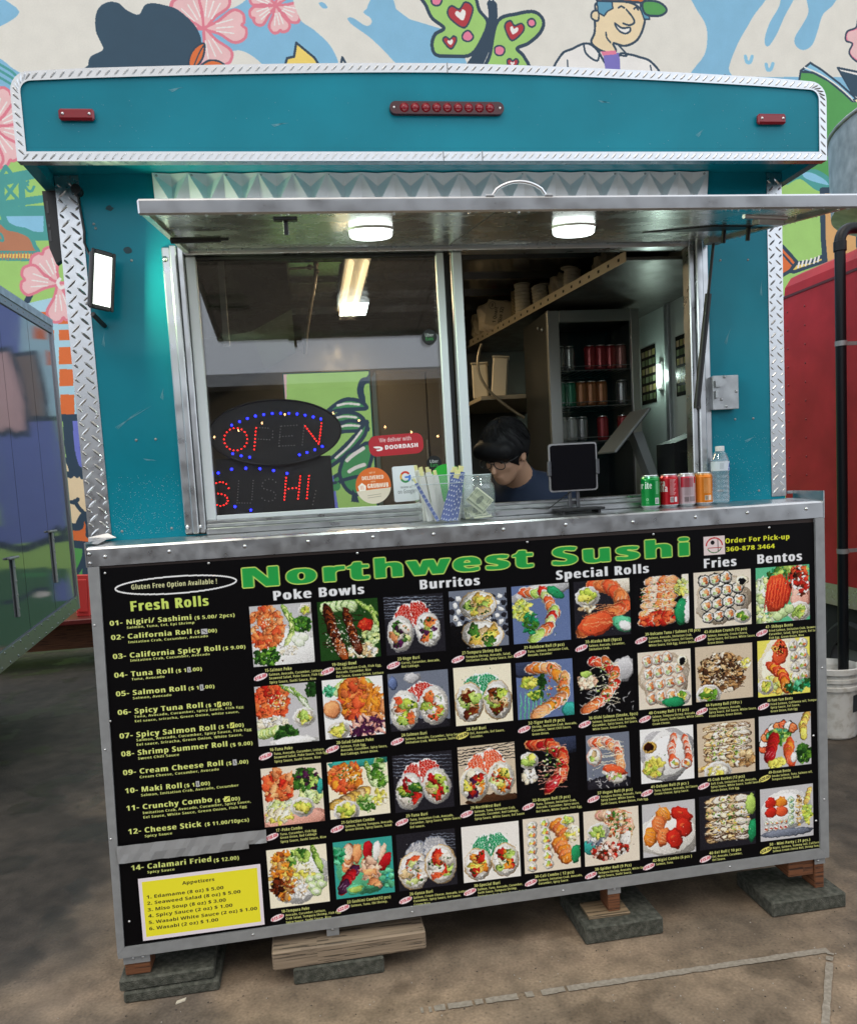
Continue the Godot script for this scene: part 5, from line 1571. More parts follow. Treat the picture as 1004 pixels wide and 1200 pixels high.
# ------------------------------------------------------------------ inside
func interior() -> void:
	var T := trailer
	var ceil_m := mat(lin(0.30, 0.30, 0.29), 0.22, 0.8)
	ceil_m.roughness_texture = noise_tex(0.02, Color(0.5, 0.5, 0.5), Color(1, 1, 1), 4, 256, 81)
	tri_tex(ceil_m, 1.2)
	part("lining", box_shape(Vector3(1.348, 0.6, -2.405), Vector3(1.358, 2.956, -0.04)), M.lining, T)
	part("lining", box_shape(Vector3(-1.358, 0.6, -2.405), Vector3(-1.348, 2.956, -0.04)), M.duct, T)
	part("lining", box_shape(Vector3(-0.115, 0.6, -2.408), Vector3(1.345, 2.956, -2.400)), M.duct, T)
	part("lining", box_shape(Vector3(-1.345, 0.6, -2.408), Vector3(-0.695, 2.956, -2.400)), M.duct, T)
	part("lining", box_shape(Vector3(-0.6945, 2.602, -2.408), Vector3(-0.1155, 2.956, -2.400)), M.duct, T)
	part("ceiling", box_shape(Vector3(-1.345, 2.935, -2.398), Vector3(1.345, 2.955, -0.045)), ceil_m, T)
	for z in [-0.96, -1.62]:
		part("wall_batten", box_shape(Vector3(1.330, 0.6, z - 0.022), Vector3(1.3475, 2.90, z + 0.022), 0.003), M.alu, T)
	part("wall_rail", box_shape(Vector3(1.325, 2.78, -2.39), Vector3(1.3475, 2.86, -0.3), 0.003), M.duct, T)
	for z in [-0.5, -0.9, -1.3, -1.7, -2.1]:
		part("ceiling_rib", box_shape(Vector3(-1.34, 2.915, z - 0.012), Vector3(1.325, 2.9345, z + 0.012)), ceil_m, T)
	# two bare fluorescent tubes on the ceiling
	var fix := Node3D.new()
	fix.name = "tube_light"
	T.add_child(fix)
	fix.position = Vector3(-0.28, 2.86, -1.3) - T.position
	part("batten", box_shape(Vector3(-0.340, 2.880, -1.86), Vector3(-0.215, 2.914, -0.66), 0.004), M.white, fix)
	var glow := mat(Color(1, 1, 1), 0.4)
	glow.emission_enabled = true
	glow.emission = lin(1.0, 0.74, 0.38)
	glow.emission_energy_multiplier = 1.35
	for x in [-0.312, -0.242]:
		var s := Shape.new()
		s.tube([Vector3(x, 2.860, -1.84), Vector3(x, 2.860, -0.70)], 0.014, 10)
		part("tube", s, glow, fix)
	var l := AreaLight3D.new()
	l.name = "tube_glow"
	l.area_size = Vector2(0.10, 1.14)
	l.light_color = Color(1.0, 0.88, 0.68)
	l.light_energy = 0.95
	l.area_range = 6.0
	l.shadow_enabled = true
	fix.add_child(l)
	l.rotation.x = -PI / 2
	l.position = Vector3(0.005, -0.022, 0.03)

	# small lamp on the right inside wall
	var wl := Node3D.new()
	wl.name = "wall_lamp"
	T.add_child(wl)
	wl.position = Vector3(1.345, 2.33, -1.06) - T.position
	part("lamp_base", box_shape(Vector3(1.336, 2.255, -1.085), Vector3(1.3475, 2.405, -1.035), 0.003), M.white, wl)
	var cold := mat(Color(1, 1, 1), 0.4)
	cold.emission_enabled = true
	cold.emission = lin(0.88, 1.0, 0.93)
	cold.emission_energy_multiplier = 1.1
	part("lamp_lens", box_shape(Vector3(1.322, 2.265, -1.078), Vector3(1.3355, 2.395, -1.042), 0.005), cold, wl)
	var ol := OmniLight3D.new()
	ol.name = "wall_glow"
	ol.light_color = Color(0.88, 1.0, 0.94)
	ol.light_energy = 0.035
	ol.light_size = 0.02
	ol.omni_range = 6.0
	ol.omni_attenuation = 2.0
	ol.shadow_enabled = true
	wl.add_child(ol)
	ol.position = Vector3(-0.045, 0, 0)

# ------------------------------------------------------------------ hatch
func hatch() -> void:
	var h := Node3D.new()
	h.name = "service_hatch"
	trailer.add_child(h)
	h.position = Vector3(0.05, 2.73, 0.03) - trailer.position
	# in its own axes: x along, y out from the hinge, z up
	var out := Vector3(0, -0.141, 0.885).normalized()
	var t := Transform3D(Basis(Vector3.RIGHT, out.cross(Vector3.RIGHT) * 1.0, out), Vector3(0, 2.735, 0.032))
	if t.basis.y.y < 0:
		t.basis = Basis(Vector3.RIGHT, -t.basis.y, out)
	var L := 0.893
	var s := Shape.new()
	s.box(Vector3(-0.965, -0.008, 0.0), Vector3(1.075, 0.0, L - 0.004), t)
	part("hatch_sheet", s, M.mirror, h)
	s = Shape.new()
	s.bevel(Vector3(-0.968, -0.027, L - 0.004), Vector3(1.078, 0.013, L + 0.008), 0.005, t)
	for k in 2:
		s.box(Vector3(-0.967 if k == 0 else 1.060, -0.020, 0.0), Vector3(-0.950 if k == 0 else 1.077, 0.012, L - 0.0045), t)
	part("hatch_rim", s, M.steel, h)
	var drip := Shape.new()
	for k in 70:
		drip.dome(t * Vector3(rng.randf_range(-0.95, 1.06), -0.027, L + 0.002), Vector3.DOWN, rng.randf_range(0.002, 0.004), rng.randf_range(0.003, 0.007), 5)
	for k in 26:
		drip.dome(t * Vector3(1.068, -0.020, rng.randf_range(0.02, L)), Vector3.DOWN, rng.randf_range(0.003, 0.005), rng.randf_range(0.004, 0.008), 5)
	var o := part("raindrop", drip, M.drop, h)
	o.set_meta("kind", "stuff")
	# joint in the sheet
	part("sheet_joint", box_shape_t(Vector3(0.010, -0.0095, 0.01), Vector3(0.014, -0.0082, L - 0.03), t), M.duct, h)
	# pull handle on top of the lip, latch pins under it
	var hp := []
	for k in 11:
		var u := k / 10.0
		hp.append(t * Vector3(-0.028 + 0.158 * u, 0.011 + 0.040 * pow(sin(PI * u), 0.55), L - 0.002))
	s = Shape.new()
	s.tube(hp, 0.0045, 8)
	s.bevel(Vector3(-0.045, 0.0132, L - 0.008), Vector3(-0.020, 0.018, L + 0.005), 0.001, t)
	s.bevel(Vector3(0.122, 0.0132, L - 0.008), Vector3(0.147, 0.018, L + 0.005), 0.001, t)
	part("pull_handle", s, M.screw, h)
	s = Shape.new()
	s.bevel(Vector3(-0.625, -0.040, L - 0.05), Vector3(-0.560, -0.0305, L - 0.01), 0.002, t)
	s.tube([t * Vector3(-0.592, -0.030, L - 0.03), t * Vector3(-0.592, -0.075, L - 0.03)], 0.007, 8)
	part("latch_pin", s, M.black, h)
	s = Shape.new()
	s.bevel(Vector3(0.83, -0.030, 0.70), Vector3(0.93, -0.0085, 0.74), 0.003, t * Transform3D(Basis(Vector3.UP, 0.15), Vector3.ZERO))
	s.tube([t * Vector3(0.80, -0.024, 0.745), t * Vector3(0.97, -0.024, 0.70)], 0.007, 8)
	part("latch_pin", s, M.screw, h)
	s = Shape.new()
	s.tube([t * Vector3(-0.955, -0.03, 0.42), t * Vector3(-0.80, -0.03, 0.44)], 0.010, 8)
	s.tube([t * Vector3(-0.80, -0.03, 0.44), t * Vector3(-0.775, -0.03, 0.443)], 0.005, 6)
	part("closing_bar", s, M.black, h)
	s = Shape.new()
	s.prism(PackedVector2Array([Vector2(0.66, 0.30), Vector2(0.86, 0.44), Vector2(1.05, 0.42), Vector2(1.05, 0.36), Vector2(0.90, 0.33)]), 0.0, 0.004, t * Transform3D(Basis(Vector3.RIGHT, PI / 2), Vector3(0, -0.0085, 0)))
	for z in [0.34, 0.40]:
		s.tube([t * Vector3(0.95 + (z - 0.34), -0.012, z), t * Vector3(0.95 + (z - 0.34), -0.055, z)], 0.008, 8)
	part("stay_plate", s, M.black, h)
	# hinge line
	s = Shape.new()
	s.tube([Vector3(-0.96, 2.738, 0.034), Vector3(1.07, 2.738, 0.034)], 0.007, 8)
	part("hinge", s, M.edge, h)
	# gas strut
	s = Shape.new()
	var top := Vector3(1.050, 2.700, 0.10)
	var low := Vector3(0.990, 2.068, 0.045)
	s.tube([top, top.lerp(low, 0.42)], 0.006, 8)
	part("strut_rod", s, M.black, h)
	s = Shape.new()
	s.tube([top.lerp(low, 0.30), low], 0.0125, 10)
	s.dome(low + Vector3(0, 0, 0.012), Vector3.BACK, 0.008, 0.005, 8)
	part("strut_cylinder", s, M.black, h)
	s = Shape.new()
	s.box(top + Vector3(-0.03, -0.002, -0.02), top + Vector3(0.03, 0.028, 0.02))
	part("strut_clip", s, M.edge, h)
	# two round lamps under the hatch
	var glow := mat(Color(1, 1, 1), 0.3)
	glow.emission_enabled = true
	glow.emission = lin(0.90, 1.0, 0.97)
	glow.emission_energy_multiplier = 3.0
	for p in [[-0.325, 0.46], [0.352, 0.46]]:
		var c := t * Vector3(p[0], -0.008, p[1])
		var b := Transform3D(t.basis, c)
		var lampn := Shape.new()
		lampn.lathe([Vector2(0.0705, -0.006), Vector2(0.073, -0.005), Vector2(0.073, 0.0)], 28, b)
		var base := part("lamp_base", lampn, M.white, h)
		lampn = Shape.new()
		lampn.lathe([Vector2(0.001, -0.032), Vector2(0.050, -0.031), Vector2(0.062, -0.028), Vector2(0.069, -0.021), Vector2(0.0695, -0.014), Vector2(0.068, -0.013), Vector2(0.0695, -0.012), Vector2(0.0695, -0.0065)], 28, b)
		part("lamp_lens", lampn, glow, base)
		var l := AreaLight3D.new()
		l.name = "hatch_glow"
		l.area_size = Vector2(0.12, 0.12)
		l.light_color = Color(0.93, 1.0, 0.98)
		l.light_energy = 0.28
		l.area_range = 8.0
		l.shadow_enabled = true
		base.add_child(l)
		l.transform = Transform3D(b.basis * Basis(Vector3.RIGHT, -PI / 2), b * Vector3(0, -0.037, 0))

func box_shape_t(lo: Vector3, hi: Vector3, t: Transform3D) -> Shape:
	var s := Shape.new()
	s.box(lo, hi, t)
	return s

# ------------------------------------------------------------------ counter, skirt, feet
func counter() -> void:
	var c := Node3D.new()
	c.name = "counter"
	trailer.add_child(c)
	c.position = Vector3(0, 1.6, 0.1) - trailer.position
	# folded steel top: outline across, pulled along x
	var prof := PackedVector2Array([Vector2(0.0, 1.6815), Vector2(0.192, 1.6745), Vector2(0.200, 1.672), Vector2(0.205, 1.665), Vector2(0.206, 1.606), Vector2(0.199, 1.606), Vector2(0.197, 1.660), Vector2(0.0, 1.672)])
	var s := Shape.new()
	s.prism(prof, -1.36, 1.432, Transform3D(Basis(Vector3(0, 0, 1), Vector3(0, 1, 0), Vector3(1, 0, 0)), Vector3.ZERO))
	part("top", s, M.steel, c)
	s = Shape.new()
	var x := -1.30
	while x < 1.42:
		s.dome(Vector3(x, 1.642 + rng.randf_range(-0.004, 0.004), 0.206), Vector3.BACK, 0.0075, 0.005, 8)
		x += rng.randf_range(0.20, 0.27)
	stuff_part("rivet_row", s, M.screw, c)
	s = Shape.new()
	s.box(Vector3(-1.366, 1.604, 0.0), Vector3(-1.3605, 1.690, 0.207))
	s.dome(Vector3(-1.352, 1.650, 0.2065), Vector3.BACK, 0.008, 0.005, 8)
	s.dome(Vector3(-1.352, 1.618, 0.2065), Vector3.BACK, 0.007, 0.005, 8)
	# crumpled flap of flashing on the left end
	s.quad(Vector3(-1.40, 1.700, 0.012), Vector3(-1.325, 1.690, 0.055), Vector3(-1.295, 1.694, 0.03), Vector3(-1.33, 1.712, 0.010))
	s.quad(Vector3(-1.365, 1.684, 0.15), Vector3(-1.335, 1.6795, 0.15), Vector3(-1.325, 1.690, 0.055), Vector3(-1.40, 1.700, 0.012))
	part("end_cap", s, M.steel, c)
	s = Shape.new()
	s.box(Vector3(1.4325, 1.604, 0.0), Vector3(1.437, 1.712, 0.207))
	s.box(Vector3(1.405, 1.700, 0.0), Vector3(1.4322, 1.712, 0.006))
	part("end_cap", s, M.steel, c)
	# skirt box below, edged in metal
	var k := Node3D.new()
	k.name = "skirt"
	trailer.add_child(k)
	k.position = Vector3(0, 0.2, 0.1) - trailer.position
	s = Shape.new()
	s.prism(PackedVector2Array([Vector2(-1.358, 1.604), Vector2(1.430, 1.604), Vector2(1.436, 0.210), Vector2(-1.384, 0.182)]), 0.002, 0.198)
	part("skirt_box", s, mat(lin(0.03, 0.016, 0.012), 0.6), k)
	var strips := [
		[Vector2(-1.360, 1.6045), Vector2(-1.322, 1.6045), Vector2(-1.360, 0.2055), Vector2(-1.386, 0.180)],
		[Vector2(1.393, 1.6045), Vector2(1.432, 1.6045), Vector2(1.438, 0.208), Vector2(1.400, 0.2405)],
		[Vector2(-1.3855, 0.1795), Vector2(-1.3600, 0.2050), Vector2(1.3995, 0.2400), Vector2(1.4380, 0.2075), Vector2(1.4375, 0.1995), Vector2(-1.3840, 0.1660)]]
	for q in strips:
		s = Shape.new()
		s.prism(PackedVector2Array(q), 0.1985, 0.2125)
		part("edge_strip", s, M.edge, k)
	s = Shape.new()
	for p in [[-1.36, 0.95], [-1.37, 0.62], [1.415, 1.0], [1.418, 0.45], [-0.9, 0.192], [-0.3, 0.199], [0.3, 0.206], [1.0, 0.215], [-1.355, 1.4]]:
		s.dome(Vector3(p[0], p[1], 0.2125), Vector3.BACK, 0.005, 0.003)
	stuff_part("strip_screw", s, M.screw, k)
	# wooden feet held by folded metal
	for f in [[-1.368, -1.278, 0.088, 0.135, 0.172], [-0.626, -0.583, 0.139, 0.140, 0.186], [0.488, 0.538, 0.083, 0.158, 0.192], [1.383, 1.425, 0.064, 0.170, 0.205]]:
		part("foot", box_shape(Vector3(f[0], f[2], 0.10), Vector3(f[1], f[4], 0.196), 0.003), M.wood_red, k)
		part("foot_bracket", box_shape(Vector3(f[0] - 0.002, f[3], 0.1965), Vector3(f[1] + 0.002, f[4] + 0.004, 0.201)), M.edge, k)
	part("foot", box_shape(Vector3(1.27, 0.122, 0.0), Vector3(1.382, 0.200, 0.19), 0.003), M.wood_red, k)
	s = Shape.new()
	for p in [[-1.335, 0.156], [-1.30, 0.156], [-0.605, 0.166], [0.513, 0.178], [1.395, 0.186]]:
		s.dome(Vector3(p[0], p[1], 0.201), Vector3.BACK, 0.006, 0.004)
	stuff_part("foot_screw", s, M.screw, k)

func pads() -> void:
	var g := "concrete pavers under the trailer feet"
	var spots := [
		[Vector3(-1.392, 0.042, -0.13), Vector3(-1.055, 0.0865, 0.218), 0.04, "upper concrete paver of the stack of two under the left corner"],
		[Vector3(-1.376, 0.0, -0.10), Vector3(-1.035, 0.0415, 0.228), 0.015, "lower concrete paver of the stack of two under the left corner"],
		[Vector3(-0.760, 0.0, -0.06), Vector3(-0.422, 0.064, 0.262), 0.0, "concrete paver beneath the weathered timber plank"],
		[Vector3(0.362, 0.0, -0.05), Vector3(0.686, 0.070, 0.265), 0.03, "concrete paver with a thin plywood shim on it"],
		[Vector3(1.152, 0.0, -0.02), Vector3(1.482, 0.0635, 0.258), 0.02, "concrete paver under the right corner foot"]]
	for p in spots:
		var c: Vector3 = (p[0] + p[1]) * 0.5
		var h: Vector3 = (p[1] - p[0]) * 0.5
		var s := Shape.new()
		s.bevel(-h, h, 0.006, Transform3D(Basis(Vector3.UP, p[2] * 0.6), Vector3(c.x, c.y, c.z)))
		single("paver", s, M.concrete, p[3], "paver", g)
	var w := Shape.new()
	w.bevel(Vector3(-0.288, 0.0645, -0.07), Vector3(0.288, 0.1375, 0.07), 0.006, Transform3D(Basis(Vector3.UP, 0.02), Vector3(-0.546, 0, 0.185)))
	single("timber_plank", w, M.wood, "weathered grey timber plank lying across a concrete paver", "plank")
	w = Shape.new()
	w.bevel(Vector3(0.400, 0.0705, 0.10), Vector3(0.572, 0.082, 0.214), 0.002)
	single("plywood_shim", w, M.wood_light, "thin plywood offcut between paver and wooden foot", "shim")
	# scraps on the ground
	for p in [[-1.17, 0.262, 0.5, lin(0.55, 0.5, 0.4), "small pale scrap lying before the left pavers"]]:
		var q := Shape.new()
		q.prism(PackedVector2Array([Vector2(-0.02, -0.006), Vector2(0.015, -0.009), Vector2(0.024, 0.004), Vector2(-0.01, 0.008)]), 0.001, 0.005, Transform3D(Basis(Vector3.UP, p[2]) * Basis(Vector3.RIGHT, -PI / 2), Vector3(p[0], 0, p[1])))
		single("litter_scrap", q, mat(p[3], 0.8), p[4], "litter")

# ------------------------------------------------------------------ the printed menu
const INK := {
	"salmon": [232, 122, 68], "salmon2": [244, 156, 104], "red": [206, 52, 38], "tuna": [188, 34, 44], "coral": [240, 98, 58], "avo": [168, 200, 96], "avo2": [206, 222, 136], "avod": [104, 152, 52],
	"leaf": [72, 122, 48], "leaf2": [44, 84, 36], "cuc": [190, 216, 150], "cuc2": [226, 236, 206], "rice": [236, 230, 220], "rice2": [220, 210, 196], "white": [242, 240, 236], "grey": [190, 188, 190],
	"eel": [112, 50, 24], "eel2": [160, 84, 38], "eel3": [64, 28, 16], "tan": [214, 180, 132], "tan2": [186, 142, 92], "gold": [226, 178, 84], "yellow": [232, 218, 92], "crab": [244, 190, 160], "black": [22, 20, 24],
	"nori": [34, 38, 36], "purple": [88, 40, 78], "blue": [108, 124, 164], "blue2": [66, 74, 98], "steel": [120, 126, 140], "dark": [50, 48, 56], "paper": [228, 212, 190], "paper2": [206, 186, 160], "green": [40, 146, 96], "mint": [96, 186, 140], "pink": [238, 168, 150], "wasabi": [176, 196, 74], "cream": [246, 230, 196], "brown": [128, 92, 60], "brown2": [86, 58, 38], "teal": [60, 160, 150], "orange": [240, 138, 44],
}

func ink(n: String) -> Color:
	var c: Array = INK[n]
	return Color8(c[0], c[1], c[2])

func blob(im: Image, cx: float, cy: float, rx: float, ry: float, rot: float, c: Color, rough := 0.10) -> void:  # in hundredths of the picture
	var k := im.get_width() / 100.0
	var px := cx * k; var py := cy * k; var ax := maxf(rx * k, 0.6); var ay := maxf(ry * k, 0.6)
	var m := maxf(ax, ay) * 1.15
	var ca := cos(rot); var sa := sin(rot)
	var p1 := rng.randf() * TAU
	var p2 := rng.randf() * TAU
	for y in range(maxi(0, floori(py - m)), mini(im.get_height(), ceili(py + m) + 1)):
		for x in range(maxi(0, floori(px - m)), mini(im.get_width(), ceili(px + m) + 1)):
			var dx := x + 0.5 - px; var dy := y + 0.5 - py
			var u := (dx * ca + dy * sa) / ax; var v := (-dx * sa + dy * ca) / ay
			var d := sqrt(u * u + v * v)
			if d > 1.0 + rough:
				continue
			var an := atan2(v, u)
			var lim := 1.0 + rough * (0.6 * sin(3.0 * an + p1) + 0.4 * sin(7.0 * an + p2))
			if d < lim:
				var lum := 1.0 - 0.26 * (0.45 * u + 0.75 * v) - (0.22 if d > 0.82 and ax > 2.5 else 0.0) + rng.randf_range(-0.09, 0.09)
				if ax > 4.0 and rng.randf() < 0.03:
					lum += 0.35
				im.set_pixel(x, y, Color(clampf(c.r * lum, 0, 1), clampf(c.g * lum, 0, 1), clampf(c.b * lum, 0, 1)))

func shade(n: String, d := 0.10) -> Color:
	var c := ink(n)
	var v := 1.0 + rng.randf_range(-d, d)
	return Color(clampf(c.r * v, 0, 1), clampf(c.g * v, 0, 1), clampf(c.b * v, 0, 1))

func scatter(im: Image, n: int, cx: float, cy: float, rx: float, ry: float, size: float, names: Array, long := 1.6) -> void:
	for k in n:
		var a := rng.randf() * TAU
		var r := sqrt(rng.randf())
		var s := size * rng.randf_range(0.6, 1.25)
		blob(im, cx + cos(a) * r * rx, cy + sin(a) * r * ry, s * long, s, rng.randf() * PI, shade(names[rng.randi() % names.size()], 0.14), 0.25)

func chain(im: Image, pts: Array, n: int, rx: float, ry: float, names: Array, trim := "") -> void:  # overlapping pieces along a path
	var cv := Curve2D.new()
	for i in range(0, pts.size(), 2):
		cv.add_point(Vector2(pts[i], pts[i + 1]))
	var len := cv.get_baked_length()
	for k in n:
		var p := cv.sample_baked(len * (k + 0.5) / n, true)
		var q := cv.sample_baked(minf(len, len * (k + 0.7) / n), true)
		var rot := (q - p).angle() if q.distance_to(p) > 0.01 else 0.0
		if trim:
			blob(im, p.x, p.y, rx * 1.1, ry * 1.1, rot, shade(trim), 0.05)
		var c: String = names[k % names.size()]
		blob(im, p.x, p.y, rx, ry, rot, shade(c), 0.06)
		for j in 3:
			blob(im, p.x + cos(rot + PI / 2) * ry * (j - 1) * 0.55, p.y + sin(rot + PI / 2) * ry * (j - 1) * 0.55, rx * 0.5, ry * 0.09, rot + 0.4, ink(c).lerp(Color.WHITE, 0.35), 0.0)

func slice(im: Image, x: float, y: float, r: float, inner: Array, wrap := "nori", outer := "rice") -> void:  # cut roll, seen end on
	blob(im, x, y, r * 1.08, r * 1.12, 0, shade(wrap), 0.05)
	blob(im, x, y, r * 0.95, r * 0.98, 0, shade(outer), 0.05)
	for k in inner.size():
		var a := TAU * k / inner.size() + 0.6
		blob(im, x + cos(a) * r * 0.32, y + sin(a) * r * 0.32, r * 0.42, r * 0.36, a, shade(inner[k]), 0.2)

func cup(im: Image, x: float, y: float, r: float, inside: String) -> void:
	blob(im, x, y, r, r * 0.85, 0, shade("white", 0.03), 0.0)
	blob(im, x, y, r * 0.84, r * 0.7, 0, shade("rice2", 0.03), 0.0)
	scatter(im, 14, x, y, r * 0.5, r * 0.4, r * 0.22, [inside, inside, "yellow"])

func drizzle(im: Image, n: int, cx: float, cy: float, rx: float, ry: float, c: String) -> void:
	var k := im.get_width() / 100.0
	for i in n:
		var p := PackedVector2Array()
		var y0 := cy + rng.randf_range(-ry, ry)
		for j in 5:
			p.append(Vector2(cx - rx + 2.0 * rx * j / 4.0, y0 + rng.randf_range(-4, 4)) * k)
		stroke(im, smooth_pts(p, false), 1.6, ink(c))

func burrito(im: Image, x: float, y: float, rx: float, ry: float, rot: float, rim: String, fill: Array, wrap: String, wrap2: String, dirv: Vector2) -> void:
	# paper-wrapped half behind, cut face in front
	var k := im.get_width() / 100.0
	rx *= 1.20
	ry *= 1.04
	y += 3.0
	var u := Vector2(cos(rot), sin(rot))
	var v := Vector2(-u.y, u.x)
	var c0 := Vector2(x, y)
	var c1 := c0 + dirv * 40.0
	var at := func(s: float, t: float) -> Vector2: return (c0.lerp(c1, t) + u * s * lerpf(rx * 0.98, rx * 0.60, t)) * k
	var body := PackedVector2Array()
	for i in 9: body.append(at.call(lerpf(-1, 1, i / 8.0), 1.0 - 0.16 * absf(i / 4.0 - 1.0) * absf(i / 4.0 - 1.0)))
	body.append(at.call(1, 0)); body.append(at.call(-1, 0))
	fill_poly(im, body, shade(wrap2, 0.04))
	for i in 9:
		for j in 7:
			var s0 := -1.0 + (j + 0.5 + (0.5 if i % 2 else 0.0)) * 2.0 / 7.0
			var t0 := 0.04 + i * 0.105
			if s0 < 0.9 and t0 < 0.95 - 0.16 * s0 * s0:
				fill_poly(im, PackedVector2Array([at.call(s0 - 0.145, t0), at.call(s0, t0 + 0.085), at.call(s0 + 0.145, t0), at.call(s0, t0 - 0.085)]), shade(wrap, 0.10))
	blob(im, x, y, rx, ry, rot, shade(rim, 0.04), 0.03)
	blob(im, x, y, rx * 0.93, ry * 0.95, rot, shade("rice", 0.04), 0.04)
	scatter(im, 40, x, y, rx * 0.85, ry * 0.88, 1.3, ["white", "rice2", "rice"])
	var n := fill.size() * 2
	for i in n:
		var a := TAU * i / n + rng.randf_range(-0.3, 0.3)
		var r := 0.46 if i % 2 else 0.26
		var c := c0 + u * cos(a) * rx * r + v * sin(a) * ry * r * 1.1
		var nm: String = fill[i % fill.size()]
		blob(im, c.x, c.y, rx * rng.randf_range(0.34, 0.50), ry * rng.randf_range(0.20, 0.30), rng.randf() * PI, shade(nm), 0.25)
		scatter(im, 6, c.x, c.y, rx * 0.3, ry * 0.2, 1.4, [nm, fill[(i + 1) % fill.size()], "leaf2"])

func dish(n: int) -> Image:
	var im := Image.create(160, 160, false, Image.FORMAT_RGB8)
	var B := func(c): im.fill(ink(c))
	match n:
		0:
			B.call("grey"); blob(im, 60, 80, 60, 40, 0, ink("white")); scatter(im, 150, 26, 36, 26, 34, 4, ["salmon", "salmon2", "salmon", "coral"]); scatter(im, 40, 24, 30, 18, 14, 1, ["tan", "cream"])
			chain(im, [58, 12, 66, 30, 66, 46, 58, 62], 12, 15, 3.4, ["avo", "avo2"], "avod"); scatter(im, 60, 84, 36, 14, 12, 3, ["leaf", "leaf2", "avod"]); scatter(im, 70, 24, 84, 22, 14, 3, ["leaf", "leaf2", "avod"])
			for p in [[72, 60], [84, 57], [78, 66]]: blob(im, p[0], p[1], 9, 7, 0.4, ink("cuc2"))
			cup(im, 90, 12, 12, "wasabi"); scatter(im, 30, 60, 78, 16, 8, 2.4, ["rice", "cream"])
		1:
			B.call("leaf2"); chain(im, [8, 12, 40, 8, 62, 12], 6, 9, 10, ["cuc"], "leaf"); chain(im, [72, 8, 90, 22, 96, 40], 9, 14, 3.5, ["avo", "avo2"], "avod"); scatter(im, 60, 86, 60, 14, 20, 3, ["cuc", "avo2"])
			scatter(im, 60, 70, 88, 26, 12, 3, ["rice", "tan", "cream"]); chain(im, [18, 26, 22, 46, 28, 66, 36, 88], 8, 24, 8, ["eel", "eel2"], "eel3"); chain(im, [48, 28, 52, 44, 56, 62, 62, 80], 7, 18, 7, ["eel", "eel2"], "eel3")
			drizzle(im, 8, 40, 50, 34, 30, "eel3"); scatter(im, 110, 38, 62, 30, 30, 0.8, ["cream", "white"], 1.4); blob(im, 78, 44, 13, 11, 0, ink("red")); scatter(im, 30, 78, 44, 11, 9, 1.2, ["coral", "red"])
		2:
			B.call("dark"); for k in 8: blob(im, 50, 4 + k * 5, 60, 1, 0.05, ink("steel"))
			burrito(im, 25, 62, 19, 30, 0.05, "grey", ["salmon2", "avo2", "leaf", "purple", "rice2"], "red", "white", Vector2(0.35, -1.3)); burrito(im, 72, 58, 18, 29, -0.05, "grey", ["purple", "white", "avo", "salmon"], "red", "white", Vector2(-0.5, -1.3))
		3:
			B.call("steel"); for k in 7: for j in 9: blob(im, 4 + j * 12 + (6 if k % 2 else 0), 14 + k * 11, 5, 4.5, 0.7, ink("white" if (k + j) % 2 else "dark"), 0.0)
			blob(im, 10, 80, 40, 22, 0, ink("black")); burrito(im, 50, 24, 21, 31, 1.55, "tan", ["gold", "yellow", "gold", "avo", "tan"], "white", "dark", Vector2(0.6, 0.1)); burrito(im, 55, 76, 22, 36, 1.75, "tan", ["tan", "gold", "yellow", "leaf"], "white", "dark", Vector2(0.4, -0.5))
		4:
			B.call("blue"); blob(im, 55, 10, 60, 14, -0.2, ink("grey")); chain(im, [24, 12, 56, 16, 72, 46, 62, 74, 36, 92], 13, 17, 9, ["coral", "salmon", "avo", "red", "avo2"], "rice")
			scatter(im, 70, 17, 42, 15, 18, 3, ["wasabi", "yellow", "avo2"]); scatter(im, 50, 30, 66, 12, 20, 3, ["leaf", "green"]); blob(im, 76, 16, 18, 8, 0.6, ink("green"), 0.02)
		5:
			B.call("dark"); blob(im, 85, 10, 24, 16, 0.3, ink("paper")); chain(im, [38, 8, 64, 12, 82, 30, 86, 50, 60, 62, 30, 76, 16, 86], 11, 22, 12, ["coral", "salmon", "coral"], "salmon2"); blob(im, 40, 76, 34, 20, -0.3, ink("coral")); drizzle(im, 8, 50, 60, 36, 22, "salmon2")
			cup(im, 24, 28, 22, "wasabi"); scatter(im, 20, 22, 48, 14, 5, 3, ["cream", "tan"]); blob(im, 86, 80, 20, 14, 0.5, ink("mint")); blob(im, 90, 84, 12, 9, 0.5, ink("white"))
		6:
			B.call("black"); blob(im, 100, 20, 14, 60, 0, ink("paper")); for r in 6: chain(im, [26 - r * 3, 10 + r * 15, 50, 8 + r * 15, 76 - r * 2, 10 + r * 15], 4, 13, 8, ["salmon2", "crab", "salmon"], "rice")
			drizzle(im, 9, 42, 44, 30, 38, "cream"); scatter(im, 60, 40, 40, 32, 34, 1.4, ["coral", "gold", "leaf"]); scatter(im, 40, 40, 80, 32, 12, 4, ["coral", "red"]); scatter(im, 40, 86, 24, 12, 14, 3, ["yellow", "avo2"]); blob(im, 86, 70, 13, 26, 0.1, ink("green"), 0.02); blob(im, 97, 68, 6, 26, 0.1, ink("white"), 0.02)
		7, 15:
			B.call("paper"); blob(im, 50, 50, 48, 46, 0, ink("paper2")); blob(im, 50, 52, 44, 42, 0, ink("paper"))
			for r in 4:
				for q in 4:
					if r * 4 + q != 3 and r * 4 + q != 15:
						slice(im, 18 + q * 19 + r * 2, 16 + r * 22 - q * 2, 10, ["salmon", "cuc", "cream", "salmon2"], "nori" if n == 7 else "crab")
			blob(im, 84, 20, 11, 10, 0, ink("cream")); blob(im, 84, 21, 6, 6, 0, ink("black")); cup(im, 84, 84, 15, "avod")
			if n == 15: blob(im, 66, 92, 22, 9, 0.1, ink("green"))
